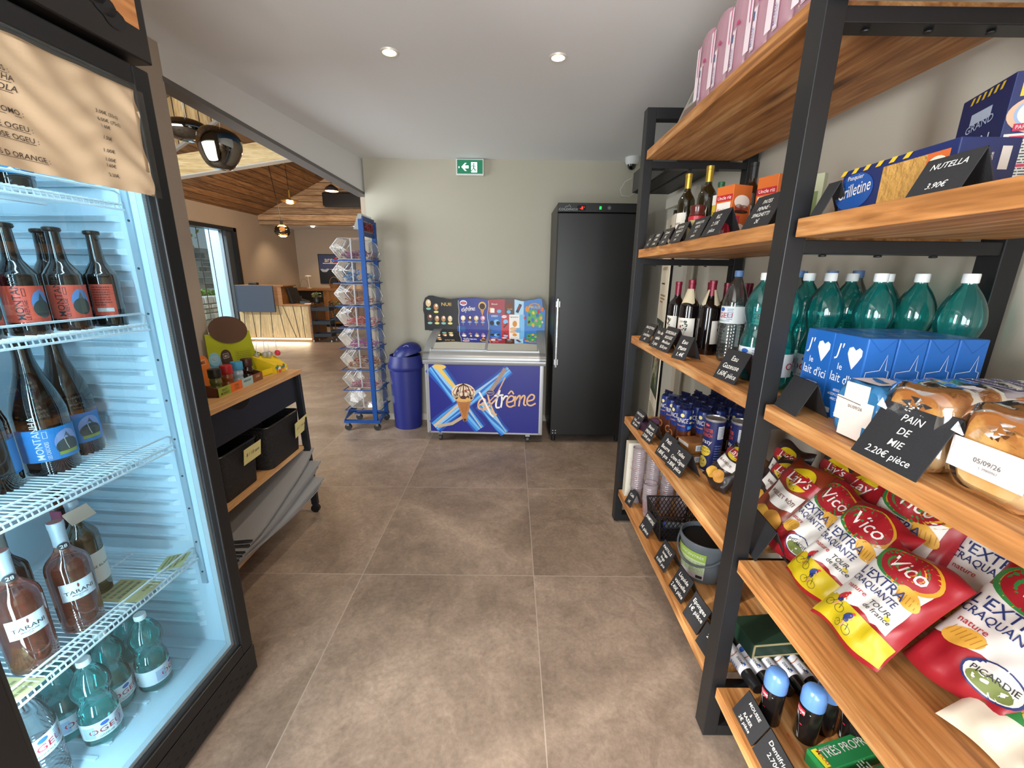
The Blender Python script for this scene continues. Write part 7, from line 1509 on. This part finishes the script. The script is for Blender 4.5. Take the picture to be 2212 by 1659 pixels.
m.text('argelès', .14, fm, -.03, .2, mat('#e9dfc9', .6), d=.002, maxw=.8); m.ell(fm, .03, .25, .06, .07, mat('#b3202c', .6), .0024, 16, 1); m.rect(fm, -.35, .45, .15, .17, mat('#d9cdb0', .6), .0022); m.build('print', t)
# black service trolleys
def cart(label, x, y, s, rz):
    t = thing('service_trolley', label, 'trolley', (x, y, 0), rz, 'small black three-tier trolleys in the hall'); bk = mat('#2b3138', .4, .3); w, d_ = .20, .13
    for z in (.12, .40, .70):
        m = MB(); m.box(-w, w, -d_, d_, z, z+.008, bk); m.box(-w, w, -d_, -d_+.006, z, z+.075, bk); m.box(-w, w, d_-.006, d_, z, z+.075, bk); m.box(-w, -w+.006, -d_, d_, z, z+.075, bk); m.box(w-.006, w, -d_, d_, z, z+.075, bk); m.build('tray', t)
    m = MB()
    for sx in (-w, w):
        m.tube([(sx, -d_, .05), (sx, -d_, .80), (sx, -d_*.5, .86), (sx, d_*.5, .86), (sx, d_, .80), (sx, d_, .05)], .009, bk, 8)
    m.build('side_tubes', t, smooth=True)
    for sx in (-w, w):
        for sy in (-d_, d_): m = MB(); m.rod((sx-.008, sy, .025), (sx+.008, sy, .025), .024, mat('#c9cbcd', .4), 12); m.build('castor', t)
    return t
ct = cart('small dark three-tier trolley at the end of the reception desk, the nearer one', -4.24, 9.42, 1, 0)
clone(ct, (-4.10, 9.98, 0), .3, 'small dark three-tier trolley with a hanging plant, the one behind')
t = thing('trailing_plant', 'green trailing plant hanging from the rear black trolley', 'plant', (-4.10, 9.95, .79)); m = MB(); rr = random.Random(4)
for i in range(160):
    p = Vector((rr.uniform(-.14, .12), rr.uniform(-.14, .05), rr.uniform(-.38, .10))); d = Vector((rr.uniform(-1, 1), rr.uniform(-1, 1), rr.uniform(-1, 1))).normalized()*.022; b = d.orthogonal().normalized()*.012; m.add([p-d, p+b, p+d, p-b], [(0, 1, 2, 3)], mat(rr.choice(('#43532f', '#5f6f3c', '#333f25')), .7))
m.build('leaves', t)
# air conditioner
t = thing('air_conditioner', 'black wall air conditioner on the wooden gable', 'air conditioner', (-3.95, 10.86, 3.20)); m = MB(); m.box(-.62, .40, -.12, .115, -.14, .18, mat('#151212', .35)); m.build('casing', t, bevel=.03); m = MB(); m.box(-.56, .36, -.135, -.11, -.165, -.135, BLKP); m.build('flap', t)
# mirror pendants
def blob(m, pts, mt_, seg=40): m.lathe(spread_prof(pts, 4), mt_, seg, caps=False)
MIR = mat('#716e67', .06, 1)
t = thing('mirror_pendant', 'large round mirrored glass pendant lamp, the nearer one', 'pendant lamp', (-2.70, 4.2, 2.43)); m = MB(); blob(m, [(0, 0), (.08, .006), (.135, .05), (.18, .14), (.205, .24), (.185, .33), (.12, .385), (.02, .40)], MIR); m.build('shade', t, smooth=True, ang=80); m = MB(); m.rod((0, 0, .37), (-.02, .06, 1.9), .004, mat('#b9b0a0', .5), 6); m.build('cord', t); t.rotation_euler = (0, radians(9), 0); t.scale = (.87, .87, .87)
t = thing('mirror_pendant', 'flat oval mirrored glass pendant lamp half behind the pillar', 'pendant lamp', (-3.05, 4.35, 2.70)); m = MB(); blob(m, [(0, 0), (.10, .012), (.18, .06), (.20, .10), (.16, .15), (.08, .18), (.02, .185)], MIR); m.build('shade', t, smooth=True, ang=80); m = MB(); m.rod((0, 0, .18), (0, 0, 1.7), .004, mat('#b9b0a0', .5), 6); m.build('cord', t)
# warm pendants over the desk
WARM = mat('#ffb765', .4, emit=26)
t = thing('pendant_lamp', 'small brass disc pendant lamp, lit, above the reception desk', 'pendant lamp', (-4.48, 9.0, 2.86)); m = MB(); m.lathe([(.05, .0), (.16, .035), (.165, .05), (.04, .07), (.02, .09)], mat('#b98a3f', .25, .9), 28, caps=False); m.build('disc', t, smooth=True); m = MB(); m.lathe([(0, -.015), (.05, -.008), (.07, .004)], WARM, 20, caps=False); m.build('bulb', t, smooth=True); m = MB(); m.rod((0, 0, .09), (0, 0, .24), .018, mat('#b98a3f', .25, .9), 10); m.rod((0, 0, .24), (-.02, 0, 1.1), .005, BLKP, 6); m.build('cord', t)
t = thing('pendant_lamp', 'clear globe pendant lamp, lit, hanging lowest above the reception desk', 'pendant lamp', (-4.70, 9.0, 2.22)); m = MB(); blob(m, [(.07, 0), (.14, .06), (.15, .12), (.11, .2), (.035, .235)], film('smoke_glass', '#9a8f82', .06, .0, .02, None, 1.4), 28); m.build('globe', t, smooth=True); m = MB(); m.lathe([(0, .0), (.06, .01), (.085, .025)], WARM, 20, caps=False); m.build('bulb', t, smooth=True); m = MB(); m.rod((0, 0, .235), (0, 0, .31), .028, BLKP, 10); m.rod((0, 0, .31), (-.14, 0, 1.5), .006, BLKP, 6); m.tube([(-.14, 0, 1.5)]+[(-.14+.42*i/8, 0, 1.50-.24*sin(pi*i/8)+.1*i/8) for i in range(1, 9)], .006, BLKP, 6); m.build('cord', t)
t = thing('pendant_lamp', 'small shaded lamp, lit, in front of the wooden gable near the air conditioner', 'pendant lamp', (-3.62, 9.0, 3.09)); m = MB(); m.lathe([(.13, .0), (.12, .06), (.03, .12)], mat('#3a2f28', .4), 24, caps=False); m.build('shade', t, smooth=True); m = MB(); m.lathe([(0, -.01), (.08, -.005), (.12, .004)], WARM, 20, caps=False); m.build('bulb', t, smooth=True); m = MB(); m.rod((0, 0, .11), (.02, 0, 1.0), .006, BLKP, 6); m.build('cord', t)
for p, e in (((-4.48, 9.0, 2.80), 22), ((-4.70, 9.0, 2.16), 30), ((-3.62, 9.0, 3.03), 26)): lamp('pendant_light', 'POINT', p, e, (1, .72, .42), shadow_soft_size=.08)
for i, x in enumerate((-5.25, -4.12)):
    t = thing('ceiling_spotlight', ('small white spotlight above the back counter, left one', 'small white spotlight above the back counter, right one beside the rack sign')[i], 'spotlight', (x, 11.6, 2.70), 0, 'spotlights above the back counter'); m = MB(); m.lathe([(0, -.035), (.04, -.03), (.05, 0)], mat('#fff4e2', .4, emit=14), 18, caps=False); m.build('lens', t); lamp('back_spot', 'SPOT', (x, 11.6, 2.64), 60, (1, .78, .52), (x, 12.3, 0), spot_size=radians(95), spot_blend=.8, shadow_soft_size=.05)
lamp('hall_wall_light', 'SPOT', (-5.5, 10.9, 2.63), 45, (1, .76, .5), (-6.1, 11.3, 1.2), spot_size=radians(90), spot_blend=.9, shadow_soft_size=.05)
